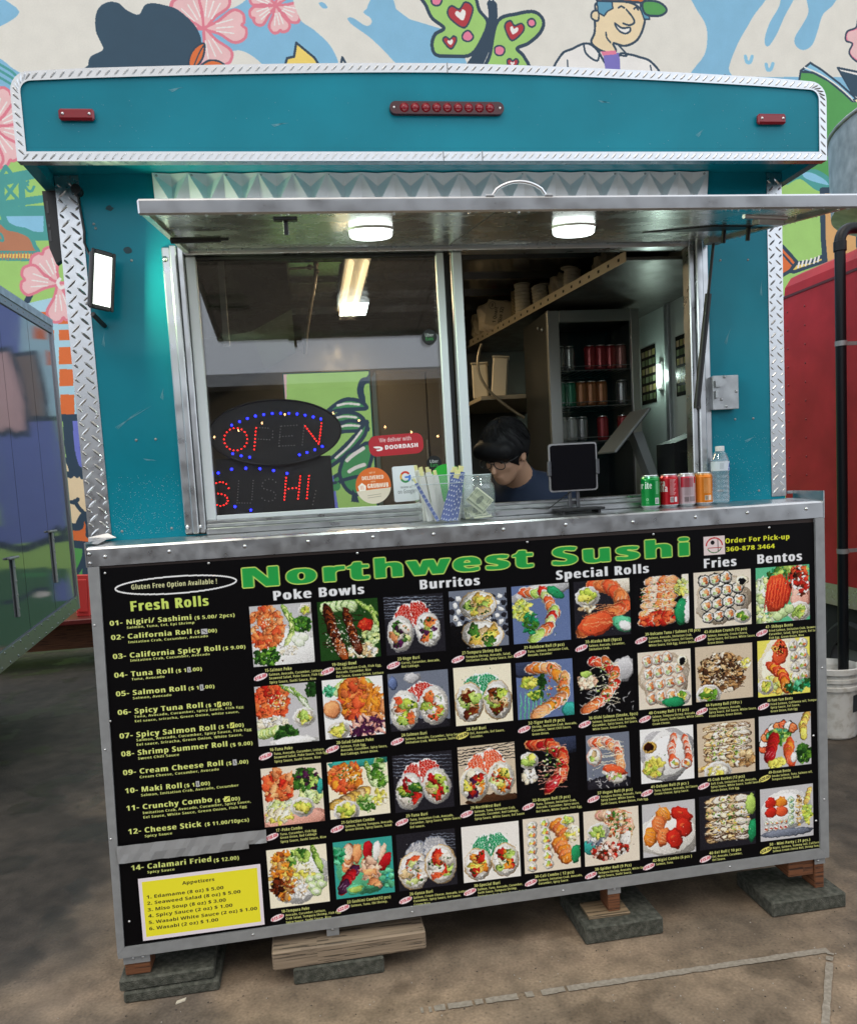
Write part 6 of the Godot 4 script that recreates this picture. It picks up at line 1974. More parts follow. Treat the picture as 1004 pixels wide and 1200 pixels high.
		8:
			B.call("mint"); scatter(im, 160, 16, 60, 22, 44, 4, ["avo2", "cuc2", "cuc"]); scatter(im, 60, 60, 12, 40, 10, 4, ["leaf", "green", "avo"]); blob(im, 40, 48, 24, 34, 0.15, ink("coral")); for k in 8: blob(im, 20 + k * 6.0, 50 - k, 1.2, 32, 0.18, ink("red"), 0.0)
			scatter(im, 90, 82, 26, 16, 24, 4, ["red", "coral", "rice", "eel3"]); blob(im, 82, 62, 18, 30, 0, ink("pink")); scatter(im, 60, 84, 36, 14, 20, 3, ["red", "eel", "white"]); cup(im, 80, 84, 22, "avo"); for p in [[50, 84], [62, 78], [40, 90]]: blob(im, p[0], p[1], 10, 8, 0.3, ink("cuc"))
		9:
			B.call("grey"); scatter(im, 150, 26, 30, 28, 32, 4.5, ["red", "coral", "coral", "salmon"]); scatter(im, 60, 36, 28, 16, 12, 1, ["cream", "gold"]); chain(im, [52, 8, 70, 20, 84, 40], 12, 20, 3, ["avo", "cuc2"], "avod"); scatter(im, 30, 92, 12, 8, 12, 3, ["leaf2"]); scatter(im, 60, 24, 64, 24, 10, 4, ["cream", "rice"]); chain(im, [6, 80, 40, 76], 7, 10, 8, ["cuc", "avo2"], "avo"); scatter(im, 70, 48, 82, 18, 12, 3, ["leaf", "leaf2"]); cup(im, 78, 58, 19, "avo"); blob(im, 60, 96, 40, 8, 0, ink("white"))
		10:
			B.call("white"); chain(im, [22, 22, 44, 6, 76, 14], 7, 10, 9, ["cuc", "avo2"], "avo"); scatter(im, 90, 54, 36, 26, 34, 6, ["salmon", "coral", "orange"]); scatter(im, 60, 86, 50, 14, 26, 3, ["orange", "salmon2"], 4.0); scatter(im, 90, 70, 84, 30, 16, 2.4, ["purple", "purple", "pink"], 3.0); blob(im, 14, 50, 16, 18, 0, ink("white"), 0.0); blob(im, 14, 50, 14, 15, 0, ink("salmon2"), 0.0); cup(im, 22, 86, 19, "wasabi"); scatter(im, 20, 10, 20, 10, 8, 3, ["green", "mint"])
		11:
			B.call("steel"); blob(im, 8, 16, 7, 12, 0, ink("blue")); blob(im, 40, 10, 14, 9, 0, ink("grey")); blob(im, 50, 96, 60, 16, 0, ink("dark")); burrito(im, 25, 62, 21, 34, 0.0, "grey", ["rice2", "salmon", "coral", "avo", "wasabi"], "red", "white", Vector2(0.7, -1.1)); burrito(im, 74, 58, 21, 33, 0.0, "grey", ["wasabi", "avo", "salmon", "coral", "rice"], "red", "white", Vector2(-0.5, -1.1))
		12:
			B.call("cream"); burrito(im, 25, 58, 21, 33, 0.05, "tan", ["avo2", "eel2", "tan", "eel", "avo"], "green", "white", Vector2(0.4, -1.2)); burrito(im, 74, 58, 21, 33, -0.05, "tan", ["avo", "tan", "eel2", "eel", "wasabi"], "green", "white", Vector2(-0.5, -1.2))
		13:
			B.call("blue"); for k in 6: blob(im, 6 + k * 7, 80, 1, 30, 0.05, ink("mint"), 0.0)
			blob(im, 20, 10, 40, 16, 0, ink("blue2")); chain(im, [30, 12, 62, 14, 84, 40, 80, 66, 58, 80, 34, 92], 12, 19, 10, ["salmon", "orange", "salmon2"], "rice"); scatter(im, 60, 66, 50, 26, 40, 1.4, ["leaf", "gold", "coral"]); scatter(im, 40, 24, 36, 18, 8, 4, ["yellow", "wasabi"]); scatter(im, 40, 32, 58, 11, 8, 3, ["leaf", "wasabi"]); scatter(im, 20, 44, 40, 5, 18, 3, ["leaf2"]); blob(im, 92, 90, 14, 14, 0.8, ink("teal"), 0.02)
		14:
			B.call("black"); blob(im, 84, 26, 20, 22, 0.4, ink("grey")); for k in 22: blob(im, rng.randf_range(0, 100), rng.randf_range(60, 100), 6, 0.8, rng.randf() * PI, ink("grey"), 0.0)
			chain(im, [32, 10, 54, 16, 66, 36, 62, 56, 44, 76, 16, 90], 12, 18, 9, ["red", "coral", "salmon"], "rice"); drizzle(im, 10, 48, 50, 26, 38, "cream"); scatter(im, 60, 50, 46, 24, 36, 1.4, ["avo", "cream", "leaf"]); scatter(im, 50, 17, 44, 14, 10, 4, ["cream", "crab"]); blob(im, 16, 30, 10, 6, 0, ink("avo"))
		16:
			B.call("paper2"); scatter(im, 300, 46, 50, 40, 34, 4, ["brown", "tan2", "tan", "brown2", "paper"]); drizzle(im, 10, 46, 54, 38, 26, "brown2"); scatter(im, 90, 46, 50, 38, 30, 1.2, ["cream", "black", "tan"]); cup(im, 22, 88, 22, "avod"); scatter(im, 20, 88, 36, 7, 8, 3, ["cream", "yellow"])
		17:
			B.call("yellow"); blob(im, 50, 50, 52, 52, 0, ink("cream")); scatter(im, 80, 44, 80, 34, 16, 4, ["yellow", "gold", "avo2"]); blob(im, 42, 24, 15, 24, 0.1, ink("coral")); scatter(im, 60, 42, 16, 14, 12, 1.4, ["eel3", "red", "gold"]); chain(im, [28, 48, 46, 62, 54, 86], 6, 16, 9, ["coral", "orange"], "red")
			for r in 4: slice(im, 68 + r * 2, 14 + r * 19, 9, ["salmon", "avo", "cream"], "rice2"); slice(im, 86 + r, 10 + r * 19, 9, ["salmon", "avo", "cream"], "rice2")
			cup(im, 14, 82, 16, "wasabi"); scatter(im, 30, 74, 84, 22, 10, 4, ["green", "leaf2", "mint"])
		18:
			B.call("paper"); blob(im, 50, 90, 60, 20, 0, ink("pink")); scatter(im, 120, 28, 32, 24, 24, 5, ["coral", "red", "salmon", "salmon2"]); scatter(im, 80, 74, 26, 20, 20, 4, ["leaf2", "purple", "leaf", "avo"]); scatter(im, 40, 80, 56, 18, 10, 4, ["cuc", "avo2"]); scatter(im, 50, 30, 68, 24, 8, 4, ["cuc2", "avo2"]); scatter(im, 50, 26, 82, 22, 8, 3, ["cream", "yellow"], 3.0); cup(im, 64, 72, 20, "wasabi"); blob(im, 96, 40, 5, 14, 0.1, ink("teal"))
		19:
			B.call("cream"); blob(im, 50, 4, 50, 10, 0, ink("teal")); scatter(im, 130, 30, 30, 28, 24, 4.5, ["orange", "salmon", "coral"]); scatter(im, 50, 34, 24, 18, 12, 1.2, ["leaf", "gold", "cream"]); chain(im, [66, 14, 72, 40], 8, 12, 4, ["avo", "cuc"], "avod"); scatter(im, 50, 86, 28, 12, 24, 4, ["leaf", "avod", "cuc"]); chain(im, [60, 56, 34, 66, 8, 76], 6, 14, 9, ["gold", "tan", "gold"], "tan2"); scatter(im, 60, 60, 78, 16, 14, 3, ["leaf", "cuc", "avo"]); cup(im, 28, 88, 22, "wasabi"); scatter(im, 30, 84, 70, 12, 14, 3, ["cream", "yellow"])
		20:
			B.call("dark"); for k in 7: blob(im, 50, 4 + k * 6, 60, 1, 0.1, ink("steel")); 
			burrito(im, 26, 62, 20, 31, 0.1, "grey", ["wasabi", "red", "tuna", "rice2", "leaf"], "red", "white", Vector2(0.35, -1.25)); burrito(im, 72, 57, 20, 31, -0.1, "grey", ["tan", "avo", "tuna", "red", "wasabi"], "red", "white", Vector2(-0.45, -1.25))
		21:
			B.call("paper2"); for k in 6: blob(im, 50, 4 + k * 5, 60, 1, -0.05, ink("dark"))
			blob(im, 60, 96, 50, 10, 0, ink("brown2")); burrito(im, 26, 64, 22, 29, 0.05, "cream", ["yellow", "orange", "cream", "purple", "red"], "coral", "white", Vector2(0.35, -1.35)); burrito(im, 74, 58, 20, 29, -0.1, "cream", ["avo2", "red", "cream", "orange", "yellow"], "coral", "white", Vector2(-0.5, -1.35))
		22:
			B.call("black"); blob(im, 70, 10, 50, 20, 0, ink("blue2")); chain(im, [26, 8, 56, 14, 74, 36, 72, 62, 52, 84], 12, 21, 10, ["red", "coral", "tuna"], "salmon2"); drizzle(im, 12, 56, 48, 26, 40, "pink"); scatter(im, 40, 58, 46, 20, 38, 1.6, ["leaf2", "avo", "cream"]); cup(im, 14, 36, 18, "avo"); scatter(im, 30, 14, 64, 13, 9, 4, ["rice", "cream"])
		23:
			B.call("steel"); blob(im, 50, 94, 60, 16, 0, ink("dark")); for k in 20: blob(im, rng.randf_range(0, 100), rng.randf_range(78, 100), 5, 0.8, rng.randf() * PI, ink("grey"), 0.0)
			chain(im, [20, 14, 48, 16, 72, 32, 78, 60], 9, 20, 10, ["pink", "coral", "salmon2"], "rice"); drizzle(im, 10, 52, 38, 34, 26, "cream"); slice(im, 18, 40, 16, ["cream", "avo", "tan"], "pink"); blob(im, 64, 76, 28, 16, 0.3, ink("rice")); blob(im, 64, 68, 28, 9, 0.25, ink("coral")); scatter(im, 20, 62, 78, 16, 7, 3, ["rice2", "pink", "avo"])
		24:
			B.call("white"); blob(im, 50, 50, 50, 50, 0, ink("grey")); blob(im, 52, 52, 44, 44, 0, ink("white")); blob(im, 18, 34, 13, 11, 0, ink("gold"), 0.02); blob(im, 16, 33, 9, 8, 0, ink("eel3"), 0.1); blob(im, 24, 72, 21, 22, 0, ink("rice2"), 0.05); scatter(im, 40, 24, 72, 16, 16, 4, ["wasabi", "yellow", "gold"]); chain(im, [62, 22, 58, 42, 60, 66], 7, 14, 7, ["coral", "pink"], "rice"); chain(im, [84, 26, 88, 46, 90, 66], 7, 13, 7, ["coral", "pink"], "rice"); slice(im, 64, 68, 9, ["gold", "avo"], "coral"); slice(im, 86, 70, 9, ["gold", "salmon"], "coral")
		25, 34:
			B.call("paper2" if n == 25 else "dark"); for r in 6: chain(im, [20, 12 + r * 14, 50, 10 + r * 14, 84, 12 + r * 14], 5, 15, 7, ["tan", "rice2", "cream"], "brown")
			drizzle(im, 14, 50, 46, 40, 40, "brown2" if n == 34 else "brown"); drizzle(im, 10, 50, 46, 40, 38, "cream"); scatter(im, 90, 50, 46, 38, 38, 1.4, ["avo", "gold", "leaf", "brown2"])
			if n == 25:
				scatter(im, 40, 84, 74, 14, 14, 4, ["tan2", "brown", "tan"]); chain(im, [4, 86, 44, 80], 4, 14, 5, ["tan", "gold"], "tan2"); cup(im, 34, 94, 24, "cream")
			else:
				blob(im, 92, 24, 9, 20, 0, ink("avo")); blob(im, 94, 74, 8, 22, 0.1, ink("green"))
		26:
			B.call("grey"); chain(im, [8, 66, 10, 44, 26, 26, 48, 20, 70, 30], 9, 8, 9, ["coral", "rice", "salmon"], "nori"); scatter(im, 60, 38, 42, 22, 14, 3.5, ["avo", "leaf", "mint"]); chain(im, [28, 46, 24, 60, 20, 76], 5, 16, 10, ["tuna", "red"], "red"); chain(im, [58, 60, 56, 74, 60, 88], 5, 17, 9, ["coral", "orange"], "coral"); chain(im, [92, 6, 84, 26, 86, 44], 6, 12, 7, ["gold", "yellow"], "tan2"); scatter(im, 60, 86, 78, 14, 16, 4, ["leaf", "leaf2", "avod"]); scatter(im, 20, 34, 92, 14, 6, 4, ["yellow"]); blob(im, 66, 84, 6, 10, 0, ink("white"))
		27:
			B.call("cream"); blob(im, 50, 50, 50, 46, 0, ink("white")); scatter(im, 200, 28, 46, 22, 40, 3, ["gold", "tan2", "eel2", "orange"], 2.2); scatter(im, 40, 14, 62, 10, 14, 3, ["eel3", "eel"]); scatter(im, 50, 52, 18, 16, 12, 4, ["leaf", "avo", "cuc"]); chain(im, [80, 14, 86, 34], 7, 16, 5, ["avo", "avo2"], "avod"); scatter(im, 40, 58, 44, 16, 12, 3, ["cream", "yellow"], 3.0); for p in [[70, 58], [84, 56], [72, 70], [88, 68], [78, 80]]: blob(im, p[0], p[1], 9, 8, 0.3, ink("cuc")); blob(im, p[0], p[1], 5, 4, 0.3, ink("cuc2"))
			scatter(im, 60, 52, 74, 12, 14, 2.4, ["white", "tan", "rice"])
		28:
			B.call("teal"); blob(im, 50, 52, 46, 44, 0, ink("mint")); chain(im, [22, 44, 26, 16], 4, 14, 9, ["salmon2", "crab"], "salmon"); blob(im, 40, 24, 8, 18, 0.1, ink("salmon2")); blob(im, 58, 22, 8, 19, 0.1, ink("tuna")); blob(im, 73, 24, 7, 18, 0.15, ink("rice")); blob(im, 82, 30, 5, 20, 0.3, ink("crab")); blob(im, 86, 44, 8, 18, 0.6, ink("tuna")); chain(im, [34, 52, 22, 66, 12, 84], 4, 14, 9, ["purple", "tuna", "tuna"], "tuna"); scatter(im, 30, 58, 54, 12, 16, 6, ["salmon2", "crab"]); scatter(im, 16, 72, 72, 10, 10, 6, ["salmon2", "crab"]); blob(im, 34, 86, 17, 10, -0.1, ink("mint")); blob(im, 34, 86, 13, 6, -0.1, ink("avo")); scatter(im, 30, 8, 24, 8, 14, 4, ["green", "mint"]); scatter(im, 20, 90, 72, 10, 14, 5, ["mint", "teal"])
		29:
			B.call("dark"); for k in 6: blob(im, 84, 8 + k * 5, 30, 0.8, 0.1, ink("steel"))
			burrito(im, 27, 64, 22, 33, 0.05, "tan", ["tan", "rice", "coral", "avo2", "grey"], "grey", "steel", Vector2(0.3, -1.3)); burrito(im, 73, 58, 23, 34, -0.05, "tan", ["rice", "avo", "red", "coral", "rice2"], "grey", "steel", Vector2(-0.3, -1.3))
		30:
			B.call("rice"); burrito(im, 26, 66, 20, 28, 0.0, "tan", ["yellow", "orange", "gold", "red"], "green", "white", Vector2(0.35, -1.3)); burrito(im, 74, 64, 20, 29, 0.0, "tan", ["cream", "red", "orange", "avo"], "green", "white", Vector2(-0.4, -1.3))
		31:
			B.call("paper"); for r in 6: slice(im, 16 - r * 0.4, 14 + r * 15, 8.5, ["salmon", "yellow", "cuc2"], "rice2"); slice(im, 38 + r, 12 + r * 15, 8.5, ["salmon", "yellow", "avo"], "rice2")
			chain(im, [56, 14, 70, 30, 78, 44], 5, 9, 13, ["orange", "salmon"], "salmon2"); chain(im, [60, 46, 70, 64, 78, 84], 5, 9, 13, ["orange", "salmon"], "salmon2"); cup(im, 80, 12, 13, "avo"); scatter(im, 30, 88, 34, 10, 14, 4, ["yellow", "cream"]); blob(im, 92, 74, 8, 18, 0.1, ink("green"), 0.02)
		32:
			B.call("paper"); chain(im, [34, 10, 62, 12, 80, 34, 74, 60], 9, 18, 10, ["pink", "crab", "rice"], "tan"); drizzle(im, 8, 62, 30, 24, 24, "coral"); scatter(im, 60, 62, 30, 24, 26, 2, ["eel2", "leaf", "tan"]); cup(im, 26, 40, 20, "avo"); blob(im, 8, 66, 16, 12, 0.5, ink("teal")); scatter(im, 120, 46, 76, 32, 14, 3, ["brown2", "red", "rice", "pink", "eel"]); scatter(im, 20, 20, 56, 14, 6, 3, ["steel", "white"])
		33:
			B.call("grey"); blob(im, 50, 60, 60, 46, 0, ink("rice")); for p in [[40, 22, 16, 12, 0.6, "orange"], [30, 40, 13, 17, 0.2, "salmon"], [14, 62, 12, 19, 0.0, "orange"], [38, 64, 12, 18, 0.2, "salmon"]]:
				blob(im, p[0], p[1], p[2], p[3], p[4], ink(p[5])); for j in 4: blob(im, p[0], p[1] - 9 + j * 6, p[2] * 0.8, 0.9, p[4] + 0.3, ink("salmon2"), 0.0)
			for p in [[74, 26, 22, 13, 0.5], [78, 50, 15, 20, -0.3], [60, 70, 15, 20, -0.3]]: blob(im, p[0], p[1], p[2], p[3], p[4], ink("red")); blob(im, p[0] - 3, p[1] - 4, p[2] * 0.3, p[3] * 0.15, p[4], ink("coral"))
		35:
			B.call("grey"); blob(im, 50, 44, 48, 38, 0, ink("white"), 0.0); blob(im, 50, 88, 50, 8, 0, ink("steel"), 0.0); for q in [[20, 28, "red"], [20, 46, "red"], [40, 28, "orange"], [40, 46, "coral"]]: blob(im, q[0], q[1], 11, 10, 0, ink(q[2]))
			for q in 5: slice(im, 12 + q * 9, 66, 4.5, ["salmon", "cuc"], "rice2"); slice(im, 11 + q * 9, 77, 4.5, ["salmon", "tuna"], "rice2"); slice(im, 58, 26 + q * 11, 5, ["avo", "cuc2"], "mint", "cuc2")
			scatter(im, 70, 73, 48, 5, 28, 2, ["tan", "brown", "gold", "rice"]); chain(im, [94, 10, 86, 36], 5, 6, 5, ["gold", "yellow"], "tan"); scatter(im, 40, 88, 58, 7, 18, 3, ["avo", "wasabi", "yellow"])
	# the print is a soft little photograph: blurred a touch, with grain and deeper tones
	scatter(im, 26, 50, 50, 46, 46, 0.5, ["cream", "leaf2", "brown2", "white"], 1.8)
	var wx := FastNoiseLite.new()
	wx.seed = 100 + n; wx.frequency = 0.055; wx.fractal_octaves = 3
	var src := im.duplicate()
	for y in 160:
		for x in 160:
			im.set_pixel(x, y, src.get_pixel(clampi(x + roundi(3.6 * wx.get_noise_2d(x, y)), 0, 159), clampi(y + roundi(3.6 * wx.get_noise_2d(x + 300, y + 90)), 0, 159)))
	im.resize(124, 124, Image.INTERPOLATE_LANCZOS)
	im.resize(160, 160, Image.INTERPOLATE_CUBIC)
	for y in 160:
		for x in 160:
			var c := im.get_pixel(x, y)
			c = c.lerp(Color(c.get_luminance(), c.get_luminance(), c.get_luminance()), 0.14)
			var g := rng.randf_range(-0.045, 0.045)
			im.set_pixel(x, y, Color(clampf(lerpf(c.r, smoothstep(0.0, 1.0, c.r), 0.55) + g, 0, 1), clampf(lerpf(c.g, smoothstep(0.0, 1.0, c.g), 0.55) + g, 0, 1), clampf(lerpf(c.b, smoothstep(0.0, 1.0, c.b), 0.55) + g, 0, 1)))
	return im

const DISHES := [
	["15-Salmon Poke", "Salmon, Avocado, Cucumber, Lettuce,", "Seaweed Salad, Poke Sauce, Fish Egg", "Spicy Sauce, Sushi Sauce, Rice", "$16.00"], ["19-Unagi Bowl", "Eel, Imitation Crab, Fish Egg,", "Avocado, Cucumber, Rice", "Eel Sauce, Green Onion, Lettuce", "$18.00"], ["23-Vege Buri", "Carrot, Cucumber, Avocado,", "Red Cabbage.", "", "$12.00"], ["27-Tempura Shrimp Buri", "Tempura Shrimp, Avocado, Salad,", "Imitation Crab, Spicy Sauce, Eel Sauce.", "", "$14.00"], ["31-Rainbow Roll (9 pcs)", "Tuna, salmon, Imitation Crab,", "Avocado, Cucumber", "", "$15.00"], ["35-Alaska Roll (9pcs)", "Salmon, Avocado, Cucumber,", "Imitation Crab.", "", "$14.00"], ["39-Volcano Tuna / Salmon (10 pcs)", "Salmon, Avocado, Imitation Crab,", "Cucumber, Spicy Sauce, Eel Sauce,", "White Sauce, Fish Egg, Green Onion.", "$15.00"], ["43-Alaskan Crunch (12 pcs)", "Salmon, Avocado, Cream Cheese,", "Spicy Sauce, Eel Sauce, White Sauce,", "Green Onion.", "$15.00"], ["47- Shibuya Bento", "Fried Salmon, Imitation Crab, Seaweed Salad,", "Cucumber, Salad, Spicy Sauce, Eel Sauce,", "Fish Egg, Green Onion, Rice", "$16.00"],
	["16-Tuna Poke", "Tuna, Avocado, Cucumber, Lettuce,", "Seaweed Salad, Poke Sauce, Fish Egg", "Spicy Sauce, Sushi Sauce, Rice", "$16.00"], ["20-Salad Salmon Poke", "Salmon, Fish Egg,", "Avocado, Cucumber, Spicy Sauce,", "Red Cabbage, Green Onion.", "$16.00"], ["24-Salmon Buri", "Salmon, Avocado, Cucumber, Spicy Sauce,", "Imitation Crab, White Sauce, Sushi Sauce.", "", "$14.00"], ["28-Eel Buri", "Eel, Avocado, Eel Sauce,", "Cucumber.", "", "$16.00"], ["32-Tiger Roll (9 pcs)", "Shrimp, Imitation Crab, Avocado,", "Cucumber, Sweet Chili Sauce,", "Green Onion.", "$15.00"], ["36-Oishi Salmon (Smoke, 9pcs)", "Salmon, Imitation Crab, Avocado,", "Cucumber, Spicy Sauce, Eel Sauce,", "White Sauce, Green Onion.", "$16.00"], ["40-Creamy Roll ( 11 pcs)", "Salmon, Tempura Shrimp, Avocado,", "Spicy Sauce, Sushi Sauce, White Sauce,", "Cream Cheese.", "$15.00"], ["44-Yummy Roll (11Pcs )", "Shrimp Tempura, Avocado,", "Spicy Sauce, Eel Sauce, White Sauce,", "Fried Onion, Green Onion.", "$14.00"], ["48-Yum Yum Bento", "Fried Salmon, California roll, Tempura shrimp,", "Spicy Sauce, Eel Sauce,", "Green Onion, Fish Egg", "$17.00"],
	["17 -Poke Combo", "Tuna, Cucumber, Fish Egg", "Green Onion, Red Cabbage", "Spicy Sauce, Sushi Sauce, Rice", "$18.00"], ["21-Selection Combo", "Salmon, Shrimp Tempura, Avocado,", "Green Onion, Spicy Sauce, Salad", "", "$18.00"], ["25-Tuna Buri", "Tuna, Imitation Crab, Avocado,", "Cucumber, Spicy Sauce, White Sauce,", "Eel sauce.", "$14.00"], ["29-NorthWest Buri", "Salmon, Tuna, Imitation Crab,", "Avocado, Cucumber, Red Cabbage,", "Spicy Sauce, White Sauce, Eel Sauce", "$15.00"], ["33-Dragon Roll (9 pcs)", "Tuna, Salmon, Imitation Crab,", "Avocado, Cucumber, Spicy sauce,", "Eel Sauce, White Sauce, Fish Egg.", "$16.00"], ["37-Vegas Roll (9 pcs)", "Tempura Shrimp, Avocado, Tuna,", "Spicy Sauce, White Sauce,", "Sushi Sauce, Green Onion, Fish Egg.", "$15.00"], ["41-Deluxe Roll (9 pcs )", "Tuna, Salmon, Avocado, Eel Sauce,", "Cream Cheese, Spicy Sauce.", "", "$15.00"], ["45-Crab Rocket (12 pcs)", "Soft Crab, Imitation Crab, Avocado,", "Spicy Sauce, White Sauce, Sushi Sauce,", "Green Onion, Fish Egg.", "$16.00"], ["49-Ocean Bento", "Smoke Salmon, Tuna, Salmon roll,", "Tempura Shrimp, Salad.", "", "$20.00"],
	["18-Tempura Poke", "Avocado, Cucumber, Lettuce,", "Crab Salad, Tempura Shrimp, Fish Egg,", "Spicy Sauce, Sushi Sauce, Rice", "$15.00"], ["22-Sashimi Combo(12 pcs)", "Salmon, Tuna, Ebi Shrimp.", "", "", "$22.00"], ["26-Gyoza Buri", "Salmon, Cream Cheese, Avocado, Lettuce,", "Cucumber, Spicy Sauce, Eel Sauce.", "Crispy Rice.", "$15.00"], ["30-Special Buri", "Salmon, Tuna, Avocado, Cucumber,", "Sushi Sauce, Tempura Shrimp,", "Imitation Crab, Spicy Sauce, Salad.", "$17.00"], ["34-Cali Combo ( 12 pcs)", "Salmon, Imitation Crab, Avocado,", "Cucumber, Spicy Sauce.", "", "$15.00"], ["38-Spider Roll (9 Pcs)", "Tempura Shrimp, Avocado, White Sauce,", "Spicy Sauce, Sushi Sauce,", "Fish Egg, Imitation Crab, Green Onion.", "$15.00"], ["42-Nigiri Combo (6 pcs )", "Salmon, Tuna.", "", "", "$14.00"], ["46-Eel Roll ( 10 pcs", "Eel, Avocado, Cucumber,", "Eel Sauce.", "", "$15.00"], ["50 - Mini Party ( 21 pcs.)", "Nigiri, Salmon, Yummy roll, California Roll,", "Salmon Cream cheese Roll, Shrimp Tempura.", "", "$38.00"],
]

func banner() -> void:
	var W := 2048
	var H := 1100
	var im := Image.create(W, H, false, Image.FORMAT_RGBA8)
	var ground_ink := Color8(9, 8, 10)
	im.fill(ground_ink)
	var pale := Color8(232, 236, 140)
	var tints := [Color8(226, 236, 136), Color8(222, 222, 168), Color8(236, 236, 238), Color8(206, 226, 110), Color8(232, 236, 60)]
	# oval round the gluten line
	var ov := PackedVector2Array()
	for k in 61:
		ov.append(Vector2(219 + 151 * cos(TAU * k / 60), 115 + 22 * sin(TAU * k / 60)))
	stroke(im, ov, 4.0, Color8(235, 235, 235))
	for w in WORDS:
		if w[7] == 2:
			# title: wide green letters with a yellow rim
			for d in [[-3, 0], [3, 0], [0, -3], [0, 3], [-2, -2], [2, 2], [-2, 2], [2, -2]]:
				put_text(im, w[0], w[1] + d[0], w[2] + d[1], w[3] + d[0], w[5], Color8(206, 226, 110), 700, "Droid Sans", 1.6)
			put_text(im, w[0], w[1], w[2], w[3], w[5], Color8(42, 160, 74), 700, "Droid Sans", 1.6)
		else:
			put_text(im, w[0], w[1], w[2], w[3], w[5], tints[w[6]], 700, "Droid Sans", 2.2 if w[7] == 1 else 1.2)
	# prices patched over by hand
	for p in [[271, 235, 287, 249], [228, 332, 237, 346], [256, 381, 265, 397], [324, 590, 334, 606], [225, 638, 234, 654]]:
		im.fill_rect(Rect2i(p[0], p[1], p[2] - p[0], p[3] - p[1]), Color8(188, 188, 190))
		stroke(im, PackedVector2Array([Vector2(p[0] + 4, p[1] + 4), Vector2(p[2] - 4, p[3] - 4)]), 2.0, Color8(70, 70, 70))
	for p in [[296, 431, 306, 446], [325, 490, 336, 505], [295, 688, 309, 703]]:
		im.fill_rect(Rect2i(p[0], p[1], p[2] - p[0], p[3] - p[1]), Color8(226, 230, 120))
		stroke(im, PackedVector2Array([Vector2(p[0] + 3, p[3] - 4), Vector2(p[2] - 3, p[1] + 4)]), 2.0, Color8(30, 30, 20))
	# round emblem in its white square
	im.fill_rect(Rect2i(1661, 86, 64, 53), Color8(232, 214, 212))
	var arc := PackedVector2Array()
	for k in 20:
		var a := PI * (1.02 + 0.96 * k / 19.0)
		arc.append(Vector2(1693 + 24 * cos(a), 113 + 22 * sin(a)))
	stroke(im, arc, 3.5, Color8(196, 40, 44))
	arc = PackedVector2Array()
	for k in 14:
		var a := PI * (0.15 + 0.7 * k / 13.0)
		arc.append(Vector2(1693 + 22 * cos(a), 113 + 20 * sin(a)))
	stroke(im, arc, 2.5, Color8(70, 120, 70))
	disc(im, Vector2(1688, 104), 6.0, Color8(30, 28, 30))
	stroke(im, PackedVector2Array([Vector2(1704, 96), Vector2(1704, 130)]), 2.0, Color8(60, 50, 50))
	stroke(im, PackedVector2Array([Vector2(1674, 119), Vector2(1716, 119)]), 1.6, Color8(180, 60, 60))
	# the dishes
	for i in PHOTOS.size():
		var p: Array = PHOTOS[i]
		var d := dish(i)
		d.convert(Image.FORMAT_RGBA8)
		d.resize(p[2], p[3], Image.INTERPOLATE_BILINEAR)
		im.blit_rect(d, Rect2i(0, 0, p[2], p[3]), Vector2i(p[0], p[1]))
		var y0: float = p[1] + p[3]
		var x0: float = p[0] + 28
		var t: Array = DISHES[i]
		put_text(im, t[0], x0, y0 + 16, x0 + t[0].length() * 5.0, 8.6, pale, 700, "Droid Sans", 1.6)
		for k in 3:
			if t[k + 1]:
				put_text(im, t[k + 1], x0 + 10, y0 + 27 + k * 10.5, x0 + 10 + t[k + 1].length() * 4.05, 6.8, pale, 700, "Droid Sans", 1.4)
		var oval := Image.create(44, 28, false, Image.FORMAT_RGBA8)
		oval.fill(Color(1, 1, 1, 0))
		var special: bool = i in [12, 26, 35]
		var po := PackedVector2Array()
		for k in 24:
			var u := Vector2(19 * cos(TAU * k / 24), 8.5 * sin(TAU * k / 24)).rotated(-0.30)
			po.append(Vector2(22, 14) + u)
		fill_poly(oval, po, Color8(236, 226, 120) if special else Color8(244, 226, 228))
		var pr := Image.create(34, 14, false, Image.FORMAT_RGBA8)
		pr.fill(Color(1, 1, 1, 0))
		put_text(pr, t[4], 2, 11, 32, 8.5, Color8(30, 30, 30) if special else Color8(206, 40, 60), 700)
		for k in 34:
			oval.blend_rect(pr, Rect2i(k, 0, 1, 14), Vector2i(5 + k, 7 + roundi((17 - k) * 0.30)))
		im.blend_rect(oval, Rect2i(0, 0, 44, 28), Vector2i(roundi(x0 - 34), roundi(y0 + 14)))
	# the vinyl: slight ripples, seams of the print rolls not seen; pinned along its edges
	im.convert(Image.FORMAT_RGB8)
	var m := tex_mat(im, 0.42, 0.22)
	var root := thing("menu_banner", "black printed menu banner with dish photographs and green title on the trailer counter", "banner", Vector3(0, 0.2, 0.206))
	var s := Shape.new()
	var f := FastNoiseLite.new()
	f.seed = 6; f.frequency = 0.55
	var P := func(i, j):
		var u: float = i / 40.0
		var v: float = j / 20.0
		var top := Vector2(lerpf(-1.320, 1.392, u), lerpf(1.597, 1.5895, u))
		var low := Vector2(lerpf(-1.361, 1.400, u), lerpf(0.2055, 0.240, u))
		var q := top.lerp(low, v)
		var edge := minf(minf(u, 1.0 - u) * 12.0, minf(v, 1.0 - v) * 8.0)
		return Vector3(q.x, q.y, 0.2035 + 0.0035 * clampf(edge, 0.0, 1.0) * (0.6 + 0.4 * f.get_noise_2d(q.x * 3.0, q.y * 3.0)))
